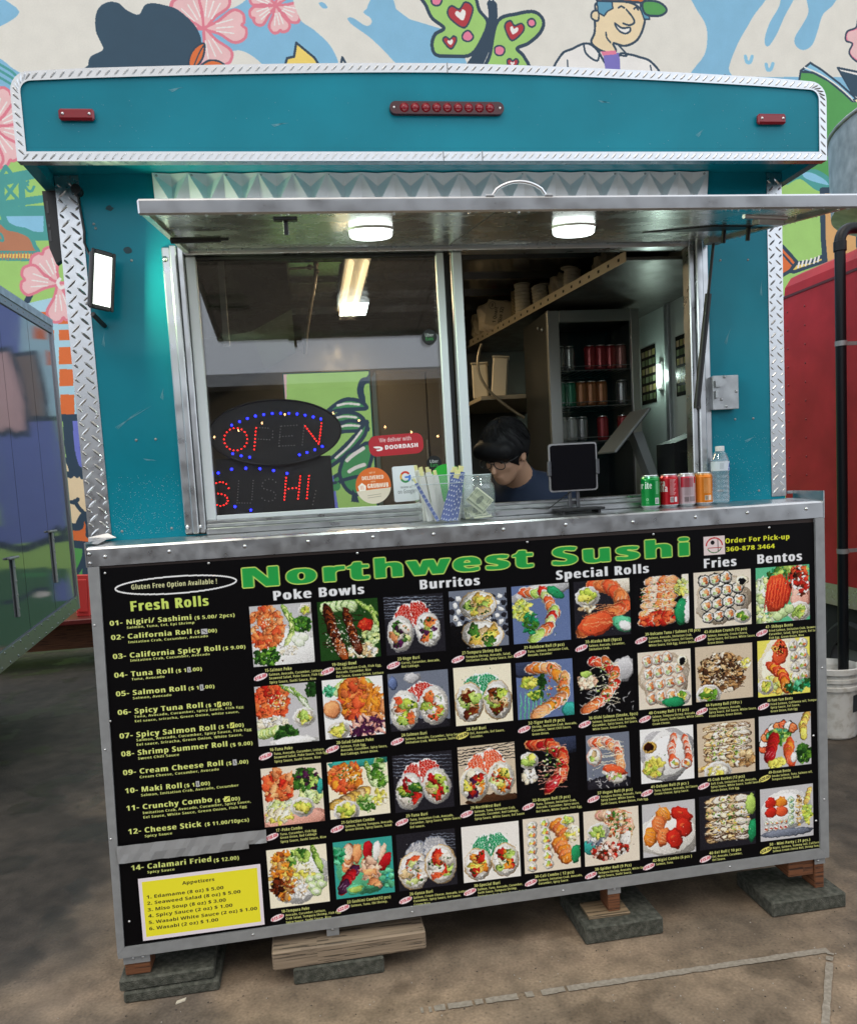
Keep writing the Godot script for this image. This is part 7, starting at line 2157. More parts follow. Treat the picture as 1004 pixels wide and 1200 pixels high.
	for j in 20:
		for i in 40:
			var c := [P.call(i, j + 1), P.call(i + 1, j + 1), P.call(i + 1, j), P.call(i, j)]
			var nn := []
			for ij in [[i, j + 1], [i + 1, j + 1], [i + 1, j], [i, j]]:
				var du: Vector3 = P.call(ij[0] + 1, ij[1]) - P.call(ij[0] - 1, ij[1])
				var dv: Vector3 = P.call(ij[0], ij[1] - 1) - P.call(ij[0], ij[1] + 1)
				nn.append(du.cross(dv).normalized())
			for k in [0, 2, 1, 0, 3, 2]:
				var q: Vector3 = c[k]
				s.vert(q, nn[k], Vector2((q.x + 1.37) / 2.83, (1.68 - q.y) * (2048.0 / 2.83) / 1100.0))
	part("print", s, m, root)
	s = Shape.new()
	for p in [[-1.305, 1.580], [-0.95, 1.590], [-0.42, 1.590], [0.22, 1.588], [0.72, 1.585], [1.20, 1.580], [1.378, 0.72], [1.385, 0.36], [-1.335, 1.05], [-1.335, 0.30], [-0.30, 0.215], [0.45, 0.240]]:
		s.dome(Vector3(p[0], p[1], 0.206), Vector3.BACK, 0.006, 0.004)
	stuff_part("pin", s, M.screw, root)
	# strip of silver tape over one line of the menu
	s = Shape.new()
	for k in 24:
		var xa := lerpf(-1.352, -0.822, k / 24.0)
		var xb := lerpf(-1.352, -0.822, (k + 1) / 24.0)
		var wa := 0.0026 * sin(k * 1.7) + 0.0016 * sin(k * 0.6)
		var wb := 0.0026 * sin((k + 1) * 1.7) + 0.0016 * sin((k + 1) * 0.6)
		var da := 0.0 if k < 21 else 0.016
		s.quad(Vector3(xa, 0.526 + da, 0.2165 + wa), Vector3(xb, 0.526 + da, 0.2165 + wb), Vector3(xb, 0.558, 0.218 - wb * 0.6), Vector3(xa, 0.558, 0.218 - wa * 0.6))
		s.quad(Vector3(xa, 0.558, 0.218 - wa * 0.6), Vector3(xb, 0.558, 0.218 - wb * 0.6), Vector3(xb, 0.592, 0.2165 + wb * 0.5), Vector3(xa, 0.592, 0.2165 + wa * 0.5))
	single("tape_strip", s, mat(lin(0.36, 0.37, 0.38), 0.26, 0.3), "strip of wrinkled silver tape across the menu's left column", "tape")
	# yellow sheet of appetizers
	var sh := Image.create(768, 420, false, Image.FORMAT_RGBA8)
	sh.fill(Color8(236, 226, 232))
	sh.fill_rect(Rect2i(22, 24, 724, 372), Color8(242, 232, 46))
	var k2 := 768.0 / 0.438
	var X := func(x): return (x + 1.291) * k2
	var Y := func(y): return (0.461 - y) * k2
	var lines := [["Appetizers", -1.137, -1.021, 0.418], ["1. Edamame (8 oz) $ 5.00", -1.266, -0.991, 0.381], ["2. Seaweed Salad (8 oz) $ 5.00", -1.266, -0.931, 0.357], ["3. Miso Soup (8 oz) $ 3.00", -1.266, -0.986, 0.332], ["4. Spicy Sauce (2 oz) $ 1.00", -1.266, -0.964, 0.308], ["5. Wasabi White Sauce (2 oz) $ 1.00", -1.266, -0.876, 0.283], ["6. Wasabi (2 oz) $ 1.00", -1.266, -1.019, 0.259]]
	for l in lines:
		put_text(sh, l[0], X.call(l[1]), Y.call(l[3]), X.call(l[2]), 0.0125 * k2, Color8(38, 36, 30), 700, "Droid Sans", 0.0)
	sh.convert(Image.FORMAT_RGB8)
	single("price_sheet", flat([Vector3(-1.292, 0.2215, 0.211), Vector3(-0.854, 0.2245, 0.211), Vector3(-0.853, 0.461, 0.2115), Vector3(-1.290, 0.459, 0.2115)]), tex_mat(sh, 0.4), "yellow appetizers price sheet in the banner's lower left corner", "sign")

# ------------------------------------------------------------------ on and behind the glass
func round_poly(cx: float, cy: float, rx: float, ry: float, n := 40) -> PackedVector2Array:
	var p := PackedVector2Array()
	for k in n:
		p.append(Vector2(cx + rx * cos(TAU * k / n), cy + ry * sin(TAU * k / n)))
	return p

func round_rect(x0: float, y0: float, x1: float, y1: float, r: float) -> PackedVector2Array:
	var p := PackedVector2Array()
	for c in [[x1 - r, y1 - r, 0.0], [x0 + r, y1 - r, PI / 2], [x0 + r, y0 + r, PI], [x1 - r, y0 + r, 1.5 * PI]]:
		for k in 7:
			var a: float = c[2] + PI / 2 * k / 6
			p.append(Vector2(c[0] + r * cos(a), c[1] + r * sin(a)))
	return p

func sticker(called: String, outline: PackedVector2Array, z: float, im: Image, label: String, roll := 0.0, rough := 0.4) -> MeshInstance3D:
	# a printed sheet of this outline, its picture filling the outline's box
	var lo := outline[0]
	var hi := outline[0]
	for v in outline:
		lo = lo.min(v); hi = hi.max(v)
	var mid := (lo + hi) * 0.5
	var s := Shape.new()
	var ix := Geometry2D.triangulate_polygon(outline)
	for back in [0, 1]:
		for k in range(0, ix.size(), 3):
			var q := [outline[ix[k]], outline[ix[k + 1]], outline[ix[k + 2]]]
			if (q[1] - q[0]).cross(q[2] - q[0]) < 0:
				q.reverse()
			for j in ([0, 2, 1] if back == 0 else [0, 1, 2]):
				var v: Vector2 = (q[j] - mid).rotated(roll) + mid
				s.vert(Vector3(v.x, v.y, z - 0.001 * back), Vector3.BACK if back == 0 else Vector3.FORWARD, Vector2((q[j].x - lo.x) / (hi.x - lo.x), (hi.y - q[j].y) / (hi.y - lo.y)))
	return single(called, s, tex_mat(im, rough), label, "sticker")

func window_things() -> void:
	var z := -0.014
	# red delivery sticker
	var im := Image.create(512, 200, false, Image.FORMAT_RGBA8)
	im.fill(Color8(176, 36, 46))
	put_text(im, "We deliver with", 100, 66, 400, 40, Color8(240, 230, 230), 400)
	put_text(im, "DOORDASH", 150, 138, 460, 40, Color8(244, 236, 236), 700, "Droid Sans", 2.0)
	fill_poly(im, smooth_pts(PackedVector2Array([Vector2(40, 104), Vector2(96, 104), Vector2(126, 118), Vector2(122, 140), Vector2(100, 148), Vector2(72, 146), Vector2(66, 134), Vector2(98, 132), Vector2(100, 122), Vector2(62, 120)]), true), Color8(244, 236, 236))
	sticker("window_sticker", round_rect(-0.336, 1.946, -0.122, 2.026, 0.03), z, im, "red rounded delivery sticker with white lettering on the glass", 0.03)
	# orange round one
	im = Image.create(256, 256, false, Image.FORMAT_RGBA8)
	im.fill(Color8(222, 110, 44))
	fill_poly(im, PackedVector2Array([Vector2(0, 160), Vector2(256, 150), Vector2(256, 256), Vector2(0, 256)]), Color8(226, 214, 194))
	put_text(im, "GET IT", 106, 42, 150, 11, Color8(240, 220, 190), 700)
	put_text(im, "DELIVERED", 50, 84, 208, 26, Color8(250, 240, 226), 700, "Droid Sans", 1.0)
	put_text(im, "WITH", 112, 104, 144, 9, Color8(240, 220, 190), 700)
	put_text(im, "GRUBHUB", 84, 144, 238, 30, Color8(252, 244, 232), 700, "Droid Sans", 2.0)
	fill_poly(im, PackedVector2Array([Vector2(16, 126), Vector2(46, 102), Vector2(74, 126), Vector2(70, 158), Vector2(22, 160)]), Color8(252, 244, 232))
	for k in 3:
		stroke(im, PackedVector2Array([Vector2(34 + k * 10, 122), Vector2(34 + k * 10, 150)]), 3, Color8(222, 110, 44))
	for k in 2:
		stroke(im, PackedVector2Array([Vector2(80, 196 + 16 * k), Vector2(178, 190 + 16 * k)]), 3, Color8(150, 140, 120))
	sticker("window_sticker", round_poly(-0.328, 1.832, 0.069, 0.071), z, im, "round orange and cream delivery sticker at the glass bottom", 0.03)
	# white search sticker
	im = Image.create(256, 340, false, Image.FORMAT_RGBA8)
	im.fill(Color8(222, 226, 230))
	for q in [[Color8(206, 66, 50), 1.1, 1.75], [Color8(226, 176, 60), 0.75, 1.15], [Color8(54, 140, 80), 0.2, 0.8], [Color8(62, 120, 210), -0.06, 0.24]]:
		var p := PackedVector2Array()
		for k in 12:
			var a: float = PI * lerpf(q[1], q[2], k / 11.0)
			p.append(Vector2(128 + 46 * cos(a), 106 + 46 * sin(a)))
		stroke(im, p, 20, q[0])
	stroke(im, PackedVector2Array([Vector2(130, 108), Vector2(174, 108)]), 18, Color8(62, 120, 210))
	put_text(im, "review us", 70, 214, 186, 24, Color8(70, 74, 80), 400)
	put_text(im, "on Google", 42, 262, 214, 36, Color8(60, 64, 70), 400)
	sticker("window_sticker", round_rect(-0.250, 1.763, -0.150, 1.902, 0.008), z, im, "white square review sticker half hidden by the chopstick bin", 0.02)
	# black round ones
	for q in [[-0.074, 2.395, 0.029, "small round black sticker high on the glass"], [-0.083, 1.906, 0.030, "small round black sticker behind the green disc"]]:
		im = Image.create(128, 128, false, Image.FORMAT_RGBA8)
		im.fill(Color8(14, 16, 16))
		put_text(im, "Uber", 28, 60, 100, 26, Color8(226, 230, 228), 400)
		put_text(im, "Eats", 32, 92, 96, 26, Color8(60, 176, 84), 400)
		sticker("window_sticker", round_poly(q[0], q[1], q[2], q[2], 28), z, im, q[3])
	im = Image.create(128, 128, false, Image.FORMAT_RGBA8)
	im.fill(Color8(38, 168, 52))
	sticker("window_sticker", round_poly(-0.036, 1.826, 0.073, 0.075), z + 0.003, im, "large plain green disc behind the chopstick bin")
	led_sign()

func led_sign() -> void:
	var root := thing("led_sign", "black oval and square light board with red and blue dots behind the glass", "led sign", Vector3(-0.70, 1.735, -0.07))
	var s := Shape.new()
	s.prism(round_poly(-0.690, 2.058, 0.252, 0.125, 48), -0.078, -0.060)
	part("oval_board", s, M.black, root)
	s = Shape.new()
	s.prism(PackedVector2Array([Vector2(-0.930, 1.735), Vector2(-0.480, 1.735), Vector2(-0.484, 1.960), Vector2(-0.925, 1.968)]), -0.098, -0.079)
	part("square_board", s, M.black, root)
	var rim := Shape.new()
	var ring := []
	for k in 49:
		ring.append(Vector3(-0.690 + 0.252 * cos(TAU * k / 48), 2.058 + 0.125 * sin(TAU * k / 48), -0.060))
	rim.tube(ring, 0.004, 6)
	part("oval_rim", rim, M.matt_black, root)
	var red := mat(lin(0.5, 0.02, 0.02), 0.4)
	red.emission_enabled = true
	red.emission = lin(1.0, 0.012, 0.008)
	red.emission_energy_multiplier = 8.0
	var blue := mat(lin(0.02, 0.03, 0.5), 0.4)
	blue.emission_enabled = true
	blue.emission = lin(0.008, 0.012, 1.0)
	blue.emission_energy_multiplier = 12.0
	var off := mat(lin(0.34, 0.32, 0.30), 0.3)
	# each letter as its rows of diodes: [lit, points in hundredths of the letter box]
	var lit := []
	var dim := []
	var a := func(x, y): return Vector2(-0.973 + x * 0.000611 - y * 0.00005, 2.253 - y * 0.000612 - x * 0.0000235)
	for k in 18:
		lit.append(a.call(240 + 72 * cos(TAU * k / 18), 340 + 70 * sin(TAU * k / 18)))
	for seg in [[365, 270, 355, 405, 7, true], [372, 268, 440, 272, 5, false], [470, 290, 468, 330, 3, false], [380, 340, 450, 345, 5, false], [518, 262, 508, 385, 8, false], [525, 260, 620, 255, 6, false], [515, 325, 590, 322, 5, false], [515, 385, 605, 382, 6, false], [665, 255, 655, 380, 8, false], [672, 262, 758, 372, 8, true], [775, 245, 762, 360, 7, true]]:
		for k in seg[4]:
			var v: Vector2 = a.call(lerpf(seg[0], seg[2], k / (seg[4] - 1.0)), lerpf(seg[1], seg[3], k / (seg[4] - 1.0)))
			(lit if seg[5] else dim).append(v)
	var low_lit := []
	var low_dim := []
	for p in [[118, 612], [140, 606], [160, 608], [180, 618], [195, 645], [130, 678], [152, 682], [172, 690], [186, 705], [190, 725], [182, 742], [165, 752], [145, 756], [124, 750]]:
		low_lit.append(a.call(p[0], p[1]))
	for seg in [[258, 600, 248, 740, 9, false], [348, 600, 340, 720, 8, false], [262, 740, 330, 742, 5, false], [555, 585, 545, 725, 8, true], [645, 578, 632, 720, 8, true], [572, 655, 620, 652, 3, true], [700, 575, 688, 720, 8, true], [745, 672, 726, 760, 5, false]]:
		for k in seg[4]:
			var v: Vector2 = a.call(lerpf(seg[0], seg[2], k / (seg[4] - 1.0)), lerpf(seg[1], seg[3], k / (seg[4] - 1.0)))
			(low_lit if seg[5] else low_dim).append(v)
	for p in [[490, 612], [470, 596], [446, 592], [424, 598], [408, 616], [404, 636], [416, 652], [436, 660], [458, 666], [478, 676], [490, 694], [486, 714], [470, 728], [446, 732], [422, 726], [404, 712]]:
		low_dim.append(a.call(p[0], p[1]))
	var blue_hi := []
	for p in [[215, 252], [263, 230], [311, 211], [361, 196], [412, 187], [465, 181], [517, 180], [569, 180], [620, 185], [671, 193], [722, 204], [770, 217], [222, 430], [274, 443], [327, 453], [638, 442], [686, 428], [735, 411], [782, 390]]:
		blue_hi.append(a.call(p[0], p[1]))
	var blue_lo := []
	for p in [[130, 548], [213, 526], [301, 521], [389, 525], [475, 538], [560, 558], [235, 763], [334, 787]]:
		blue_lo.append(a.call(p[0], p[1]))
	for set_ in [[lit, red, -0.0595, 0.0023, "red_diode"], [low_lit, red, -0.0785, 0.0024, "red_diode"], [dim, off, -0.0595, 0.0020, "unlit_diode"], [low_dim, off, -0.0785, 0.0020, "unlit_diode"], [blue_hi, blue, -0.0595, 0.0044, "blue_diode"], [blue_lo, blue, -0.0785, 0.0050, "blue_diode"]]:
		for v in set_[0]:
			var d := Shape.new()
			d.dome(Vector3(v.x, v.y, set_[2]), Vector3.BACK, set_[3], set_[3], 6)
			part(set_[4], d, set_[1], root)

# ------------------------------------------------------------------ on the counter
func can_mesh(r: float, h: float, uvs := true) -> Shape:
	var s := Shape.new()
	s.lathe([Vector2(0.001, 0.004), Vector2(r * 0.70, 0.004), Vector2(r * 0.76, 0.0), Vector2(r * 0.82, 0.003), Vector2(r * 0.98, h * 0.07), Vector2(r, h * 0.10), Vector2(r, h * 0.86), Vector2(r * 0.97, h * 0.90), Vector2(r * 0.83, h * 0.97), Vector2(r * 0.83, h)], 28, Transform3D(), uvs)
	return s

func can_top(r: float, h: float) -> Shape:
	var s := Shape.new()
	s.lathe([Vector2(r * 0.835, h * 0.972), Vector2(r * 0.85, h * 0.985), Vector2(r * 0.84, h * 1.002), Vector2(r * 0.80, h * 1.002), Vector2(r * 0.77, h * 0.965), Vector2(0.001, h * 0.965)], 28)
	s.bevel(Vector3(-r * 0.2, h * 0.967, -r * 0.1), Vector3(r * 0.2, h * 0.978, r * 0.5), 0.001)
	return s

func can_print(k: int) -> Image:
	var im := Image.create(512, 300, false, Image.FORMAT_RGBA8)
	var base := [Color8(10, 140, 62), Color8(186, 18, 32), Color8(196, 176, 180), Color8(232, 132, 34)][k] as Color
	im.fill(base)
	var silver := Color8(190, 194, 196)
	im.fill_rect(Rect2i(0, 282, 512, 18), silver)
	im.fill_rect(Rect2i(0, 0, 512, 22), silver.lerp(base, 0.5))
	# u = 0 looks towards the street
	var put := func(words, x, y, w, cap, c, b):
		put_text(im, words, x, y, x + w, cap, c, 700, "Droid Sans", b)
	match k:
		0:
			put_text(im, "Spr", 512 - 112, 122, 512 - 14, 58, Color8(238, 244, 238), 700, "Droid Serif", 2.0)
			put_text(im, "ite", 0, 122, 62, 58, Color8(238, 244, 238), 700, "Droid Serif", 2.0)
			put_text(im, "0", 10, 236, 32, 26, Color8(160, 214, 170), 700)
			put_text(im, "CAL", 10, 258, 34, 10, Color8(160, 214, 170), 700)
			im.fill_rect(Rect2i(88, 210, 40, 56), Color8(230, 236, 230))
			for j in 8: im.fill_rect(Rect2i(92 + j * 4, 216, 2, 44), Color8(30, 60, 40))
			for j in 12: im.fill_rect(Rect2i(96, 60 + j * 10, 30, 4), Color8(150, 206, 164))
		1:
			put_text(im, "Coca", 512 - 150, 110, 512 - 20, 60, Color8(244, 236, 234), 700, "Droid Serif", 1.0)
			put_text(im, "Cola", 512 - 110, 160, 512, 60, Color8(244, 236, 234), 700, "Droid Serif", 1.0)
			for j in 15: im.fill_rect(Rect2i(18, 50 + j * 10, 56 - (j % 4) * 6, 4), Color8(232, 190, 190))
			im.fill_rect(Rect2i(20, 210, 30, 50), Color8(236, 226, 226)); im.fill_rect(Rect2i(58, 212, 28, 46), Color8(236, 226, 226))
			for j in 7: im.fill_rect(Rect2i(24 + j * 4, 216, 2, 40), Color8(50, 30, 30))
		2:
			im.fill_rect(Rect2i(440, 30, 72, 100), Color8(188, 40, 58)); im.fill_rect(Rect2i(0, 30, 40, 100), Color8(178, 90, 100)); im.fill_rect(Rect2i(48, 34, 26, 60), Color8(196, 30, 54))
			for j in 18: im.fill_rect(Rect2i(512 - 50, 44 + j * 9, 46, 3), Color8(150, 132, 134)); im.fill_rect(Rect2i(0, 44 + j * 9, 40, 3), Color8(150, 132, 134))
			for j in 10: im.fill_rect(Rect2i(470 + j * 4, 220, 2, 44), Color8(60, 50, 52)); im.fill_rect(Rect2i(6 + j * 6, 218, 3, 46), Color8(70, 64, 66))
		3:
			for j in 14: im.fill_rect(Rect2i(512 - 40, 60 + j * 10, 36, 3), Color8(246, 206, 150)); im.fill_rect(Rect2i(0, 60 + j * 10, 30, 3), Color8(246, 206, 150))
			im.fill_rect(Rect2i(480, 216, 32, 46), Color8(240, 226, 206)); im.fill_rect(Rect2i(4, 216, 26, 46), Color8(240, 226, 206)); im.fill_rect(Rect2i(56, 180, 20, 80), Color8(240, 236, 226))
			for j in 7: im.fill_rect(Rect2i(484 + j * 4, 220, 2, 38), Color8(60, 40, 20)); im.fill_rect(Rect2i(58 + (j % 2), 184 + j * 10, 16, 4), Color8(60, 40, 20))
	im.convert(Image.FORMAT_RGB8)
	return im

func counter_things() -> void:
	var yc := 1.6785
	var r := 0.0375
	var h := 0.132
	var body := can_mesh(r, h).mesh()
	var top := can_top(r, h).mesh()
	var names := ["green soda can, first of the row of four on the counter", "red soda can standing between the green and the pale can", "pale grey and pink soda can beside the orange one", "orange soda can next to the water bottle"]
	var xs := [0.768, 0.848, 0.922, 0.997]
	for k in 4:
		var c := thing("soda_can", names[k], "can", Vector3(xs[k], yc, 0.080 - 0.004 * k), "soda cans on the counter")
		var m := tex_mat(can_print(k), 0.22)
		m.metallic = 0.35
		part("can_body", body, m, c, false)
		part("can_lid", top, M.screw, c, false)
		c.rotation.y = [-1.0, -0.55, -0.1, 0.1][k]
	bottle()
	bin_of_chopsticks()
	tip_jar()
	tablet()
	# slam latch on the right panel
	var s := Shape.new()
	s.bevel(Vector3(1.064, 2.060, 0.0355), Vector3(1.176, 2.196, 0.0405), 0.002)
	s.prism(PackedVector2Array([Vector2(1.070, 2.175), Vector2(1.115, 2.178), Vector2(1.120, 2.165), Vector2(1.095, 2.150), Vector2(1.072, 2.150)]), 0.0405, 0.052)
	s.bevel(Vector3(1.068, 2.105, 0.0405), Vector3(1.080, 2.135, 0.060), 0.002)
	s.box(Vector3(1.066, 2.062, 0.0), Vector3(1.174, 2.194, 0.0354))
	for p in [[1.165, 2.130], [1.120, 2.072], [1.115, 2.190], [1.100, 2.100]]:
		s.dome(Vector3(p[0], p[1], 0.0405), Vector3.BACK, 0.007, 0.006, 8)
	part("hatch_latch", s, M.alu, trailer)

func bottle() -> void:
	var b := thing("water_bottle", "clear plastic water bottle with blue and white label", "bottle", Vector3(1.071, 1.6785, 0.072))
	var k := 1.13
	var prof := [Vector2(0.001, 0.004), Vector2(0.022, 0.002), Vector2(0.029, 0.004), Vector2(0.031, 0.012)]
	for i in 12:
		var y := 0.018 + i * 0.0085
		prof.append(Vector2(0.0315 if i % 2 else 0.0295, y))
	prof.append_array([Vector2(0.0315, 0.122), Vector2(0.0315, 0.150), Vector2(0.030, 0.160), Vector2(0.022, 0.180), Vector2(0.0135, 0.191), Vector2(0.0125, 0.196)])
	var q := []
	for v in prof:
		q.append(v * k)
	var s := Shape.new()
	s.lathe(q, 28)
	part("shell", s, M.clear, b, false)
	var water := mat(Color(0.94, 0.98, 1.0, 0.05), 0.0)
	water.transparency = BaseMaterial3D.TRANSPARENCY_ALPHA
	water.refraction_enabled = true
	water.refraction_scale = 0.033
	s = Shape.new()
	s.lathe([Vector2(0.001, 0.008), Vector2(0.031, 0.009), Vector2(0.0325, 0.02), Vector2(0.0325, 0.165), Vector2(0.030, 0.185), Vector2(0.024, 0.198), Vector2(0.001, 0.198)], 24)
	part("water", s, water, b, false)
	s = Shape.new()
	s.lathe([Vector2(0.0160, 0.213), Vector2(0.0175, 0.214), Vector2(0.0175, 0.231), Vector2(0.016, 0.233), Vector2(0.001, 0.233)], 24)
	part("cap", s, M.white, b, false)
	var im := Image.create(512, 96, false, Image.FORMAT_RGBA8)
	im.fill(Color8(206, 216, 224))
	fill_poly(im, PackedVector2Array([Vector2(40, 90), Vector2(60, 20), Vector2(90, 8), Vector2(112, 24), Vector2(134, 90)]), Color8(32, 62, 168))
	put_text(im, "WATER", 48, 78, 126, 18, Color8(226, 234, 246), 700)
	for j in 6: im.fill_rect(Rect2i(470, 20 + j * 10, 36, 3), Color8(140, 150, 160))
	s = Shape.new()
	s.lathe([Vector2(0.0362, 0.134), Vector2(0.0362, 0.171)], 28, Transform3D(), true)
	part("label", s, tex_mat(im, 0.35), b, false)

func bin_of_chopsticks() -> void:
	var b := thing("chopstick_bin", "clear square bin full of wrapped chopsticks on the counter", "bin", Vector3(-0.09, 1.679, 0.085))
	# tapered clear wall with a folded rim
	var s := Shape.new()
	var lo := [Vector3(-0.072, 0.003, -0.052), Vector3(0.072, 0.003, -0.052), Vector3(0.072, 0.003, 0.052), Vector3(-0.072, 0.003, 0.052)]
	var hi := [Vector3(-0.094, 0.178, -0.062), Vector3(0.094, 0.178, -0.062), Vector3(0.094, 0.178, 0.062), Vector3(-0.094, 0.178, 0.062)]
	for k in 4:
		var n := (k + 1) % 4
		s.face([lo[k], lo[n], hi[n], hi[k]], (lo[k] + lo[n]) * Vector3(1, 0, 1))
	s.face(lo.duplicate(), Vector3.DOWN)
	part("wall", s, M.clear, b, false)
	var rim := Shape.new()
	for y in [0.146, 0.178]:
		var loop := []
		var f := 0.0905 if y < 0.15 else 0.0955
		for c in [[-1, -1], [1, -1], [1, 1], [-1, 1], [-1, -1]]:
			loop.append(Vector3(c[0] * f, y, c[1] * (0.061 if y < 0.15 else 0.0635)))
		for k in 4:
			rim.tube([loop[k], loop[k + 1]], 0.0016, 5)
	var rm := mat(Color(0.85, 0.9, 0.92, 0.45), 0.15)
	rm.transparency = BaseMaterial3D.TRANSPARENCY_ALPHA
	part("rim", rim, rm, b, false)
	# packets of chopsticks
	var white := mat(lin(0.66, 0.66, 0.62), 0.6)
	var tip := mat(lin(0.70, 0.66, 0.30), 0.6)
	for p in [[-0.068, 0.0, -0.02, 0.06, 0.205], [-0.050, 0.01, 0.0, 0.16, 0.210], [-0.030, 0.01, 0.012, 0.15, 0.208], [-0.015, -0.01, -0.015, 0.17, 0.200], [0.005, 0.0, -0.03, 0.16, 0.195], [-0.06, 0.02, 0.02, 0.13, 0.190], [0.04, -0.01, -0.02, -0.02, 0.19], [-0.055, 0.0, -0.04, 0.20, 0.22]]:
		var c := thing("chopstick_packet", "white paper chopstick packet with yellow tip in the clear bin", "chopsticks", b.position + Vector3(p[0] + 0.02, 0.006, p[2]), "white chopstick packets in the bin")
		var t := Transform3D(Basis.from_euler(Vector3(0.05 * p[1] * 10.0, 0.2, p[3])), Vector3.ZERO)
		var w := Shape.new()
		w.bevel(Vector3(-0.010, 0.0, -0.0025), Vector3(0.010, p[4] - 0.02, 0.0025), 0.001, t)
		part("sleeve", w, white, c, false)
		w = Shape.new()
		w.bevel(Vector3(-0.007, p[4] - 0.0195, -0.002), Vector3(0.007, p[4], 0.002), 0.001, t)
		part("tip", w, tip, c, false)
	var im := Image.create(128, 256, false, Image.FORMAT_RGBA8)
	im.fill(Color8(62, 88, 160))
	for j in 9:
		for i in 4:
			var q := Vector2(10 + i * 36 + (18 if j % 2 else 0), 14 + j * 29)
			fill_poly(im, PackedVector2Array([q + Vector2(0, -7), q + Vector2(9, 6), q + Vector2(-9, 6)]), Color8(226, 232, 242))
	var bm := tex_mat(im, 0.55)
	for p in [[0.030, 0.0, 0.042, -0.24, 0.172], [0.048, 0.0, 0.034, -0.20, 0.185], [0.012, 0.0, 0.048, -0.32, 0.165], [0.046, 0.0, 0.024, -0.10, 0.18], [-0.012, 0.0, 0.044, 0.48, 0.165]]:
		var c := thing("chopstick_packet", "blue chopstick packet printed with white dots in the clear bin", "chopsticks", b.position + Vector3(p[0], 0.006, p[2]), "blue chopstick packets in the bin")
		var t := Transform3D(Basis.from_euler(Vector3(0.0, 0.0, p[3])), Vector3.ZERO)
		var w := Shape.new()
		var hw := 0.017 if p[3] < 0 else 0.006
		w.quad_uv([t * Vector3(-hw, 0, 0.002), t * Vector3(hw, 0, 0.002), t * Vector3(hw, p[4], 0.002), t * Vector3(-hw, p[4], 0.002)], [Vector2(0, 1), Vector2(1, 1), Vector2(1, 0), Vector2(0, 0)])
		w.quad_uv([t * Vector3(hw, 0, -0.002), t * Vector3(-hw, 0, -0.002), t * Vector3(-hw, p[4], -0.002), t * Vector3(hw, p[4], -0.002)], [Vector2(0, 1), Vector2(1, 1), Vector2(1, 0), Vector2(0, 0)])
		part("sleeve", w, bm, c, false)
		w = Shape.new()
		w.bevel(Vector3(-hw * 0.6, p[4], -0.0018), Vector3(hw * 0.6, p[4] + 0.022, 0.0018), 0.001, t)
		part("tip", w, tip, c, false)

func tip_jar() -> void:
	var j := thing("tip_jar", "clear glass jar holding folded banknotes", "jar", Vector3(0.063, 1.679, 0.085))
	var jar_m := mat(Color(0.80, 0.86, 0.86, 0.10), 0.03)
	jar_m.transparency = BaseMaterial3D.TRANSPARENCY_ALPHA
	var s := Shape.new()
	s.lathe([Vector2(0.001, 0.004), Vector2(0.058, 0.004), Vector2(0.066, 0.012), Vector2(0.068, 0.03), Vector2(0.068, 0.120), Vector2(0.063, 0.136), Vector2(0.056, 0.144), Vector2(0.056, 0.150), Vector2(0.059, 0.152), Vector2(0.056, 0.157), Vector2(0.059, 0.162), Vector2(0.056, 0.168), Vector2(0.057, 0.172), Vector2(0.053, 0.172), Vector2(0.052, 0.144), Vector2(0.059, 0.133), Vector2(0.064, 0.118), Vector2(0.064, 0.03), Vector2(0.060, 0.010), Vector2(0.001, 0.008)], 32)
	part("glass", s, jar_m, j, false)
	s = Shape.new()
	var ring := []
	for k in 33:
		ring.append(Vector3(sin(TAU * k / 32) * 0.057, 0.172, cos(TAU * k / 32) * 0.057))
	s.tube(ring, 0.002, 6)
	var rim_m := mat(Color(0.85, 0.9, 0.9, 0.4), 0.08)
	rim_m.transparency = BaseMaterial3D.TRANSPARENCY_ALPHA
	part("rim", s, rim_m, j, false)
	var im := Image.create(256, 110, false, Image.FORMAT_RGBA8)
	im.fill(Color8(206, 206, 176))
	im.fill_rect(Rect2i(10, 10, 236, 90), Color8(128, 136, 108))
	im.fill_rect(Rect2i(18, 18, 220, 74), Color8(178, 182, 150))
	disc(im, Vector2(128, 55), 30, Color8(110, 116, 92))
	for x in [34, 210]:
		put_text(im, "1", x - 6, 44, x + 8, 24, Color8(70, 80, 60), 700, "Droid Serif")
	var m := tex_mat(im, 0.8)
	var labels := ["folded banknote propped upright in the glass jar", "banknote lying at the bottom of the glass jar", "crumpled banknote under the upright one in the jar"]
	var T := [Transform3D(Basis.from_euler(Vector3(-0.3, -0.15, -0.75)), Vector3(0.006, 0.075, 0.012)), Transform3D(Basis.from_euler(Vector3(-1.25, 0.3, 0.1)), Vector3(0.0, 0.022, 0.0)), Transform3D(Basis.from_euler(Vector3(-0.9, -0.5, 0.3)), Vector3(-0.01, 0.035, -0.01))]
	for k in 3:
		var n := Shape.new()
		for i in 6:  # a folded note: a zigzag of narrow panels
			var y0 := -0.036 + i * 0.012
			var za := 0.004 if i % 2 else -0.004
			n.quad_uv([T[k] * Vector3(-0.042, y0, za), T[k] * Vector3(0.042, y0, za), T[k] * Vector3(0.042, y0 + 0.012, -za), T[k] * Vector3(-0.042, y0 + 0.012, -za)], [Vector2(0, 1 - i / 6.0), Vector2(1, 1 - i / 6.0), Vector2(1, 1 - (i + 1) / 6.0), Vector2(0, 1 - (i + 1) / 6.0)])
		var o := single("banknote", n, m, labels[k], "banknote", "banknotes in the jar")
		o.position = j.position

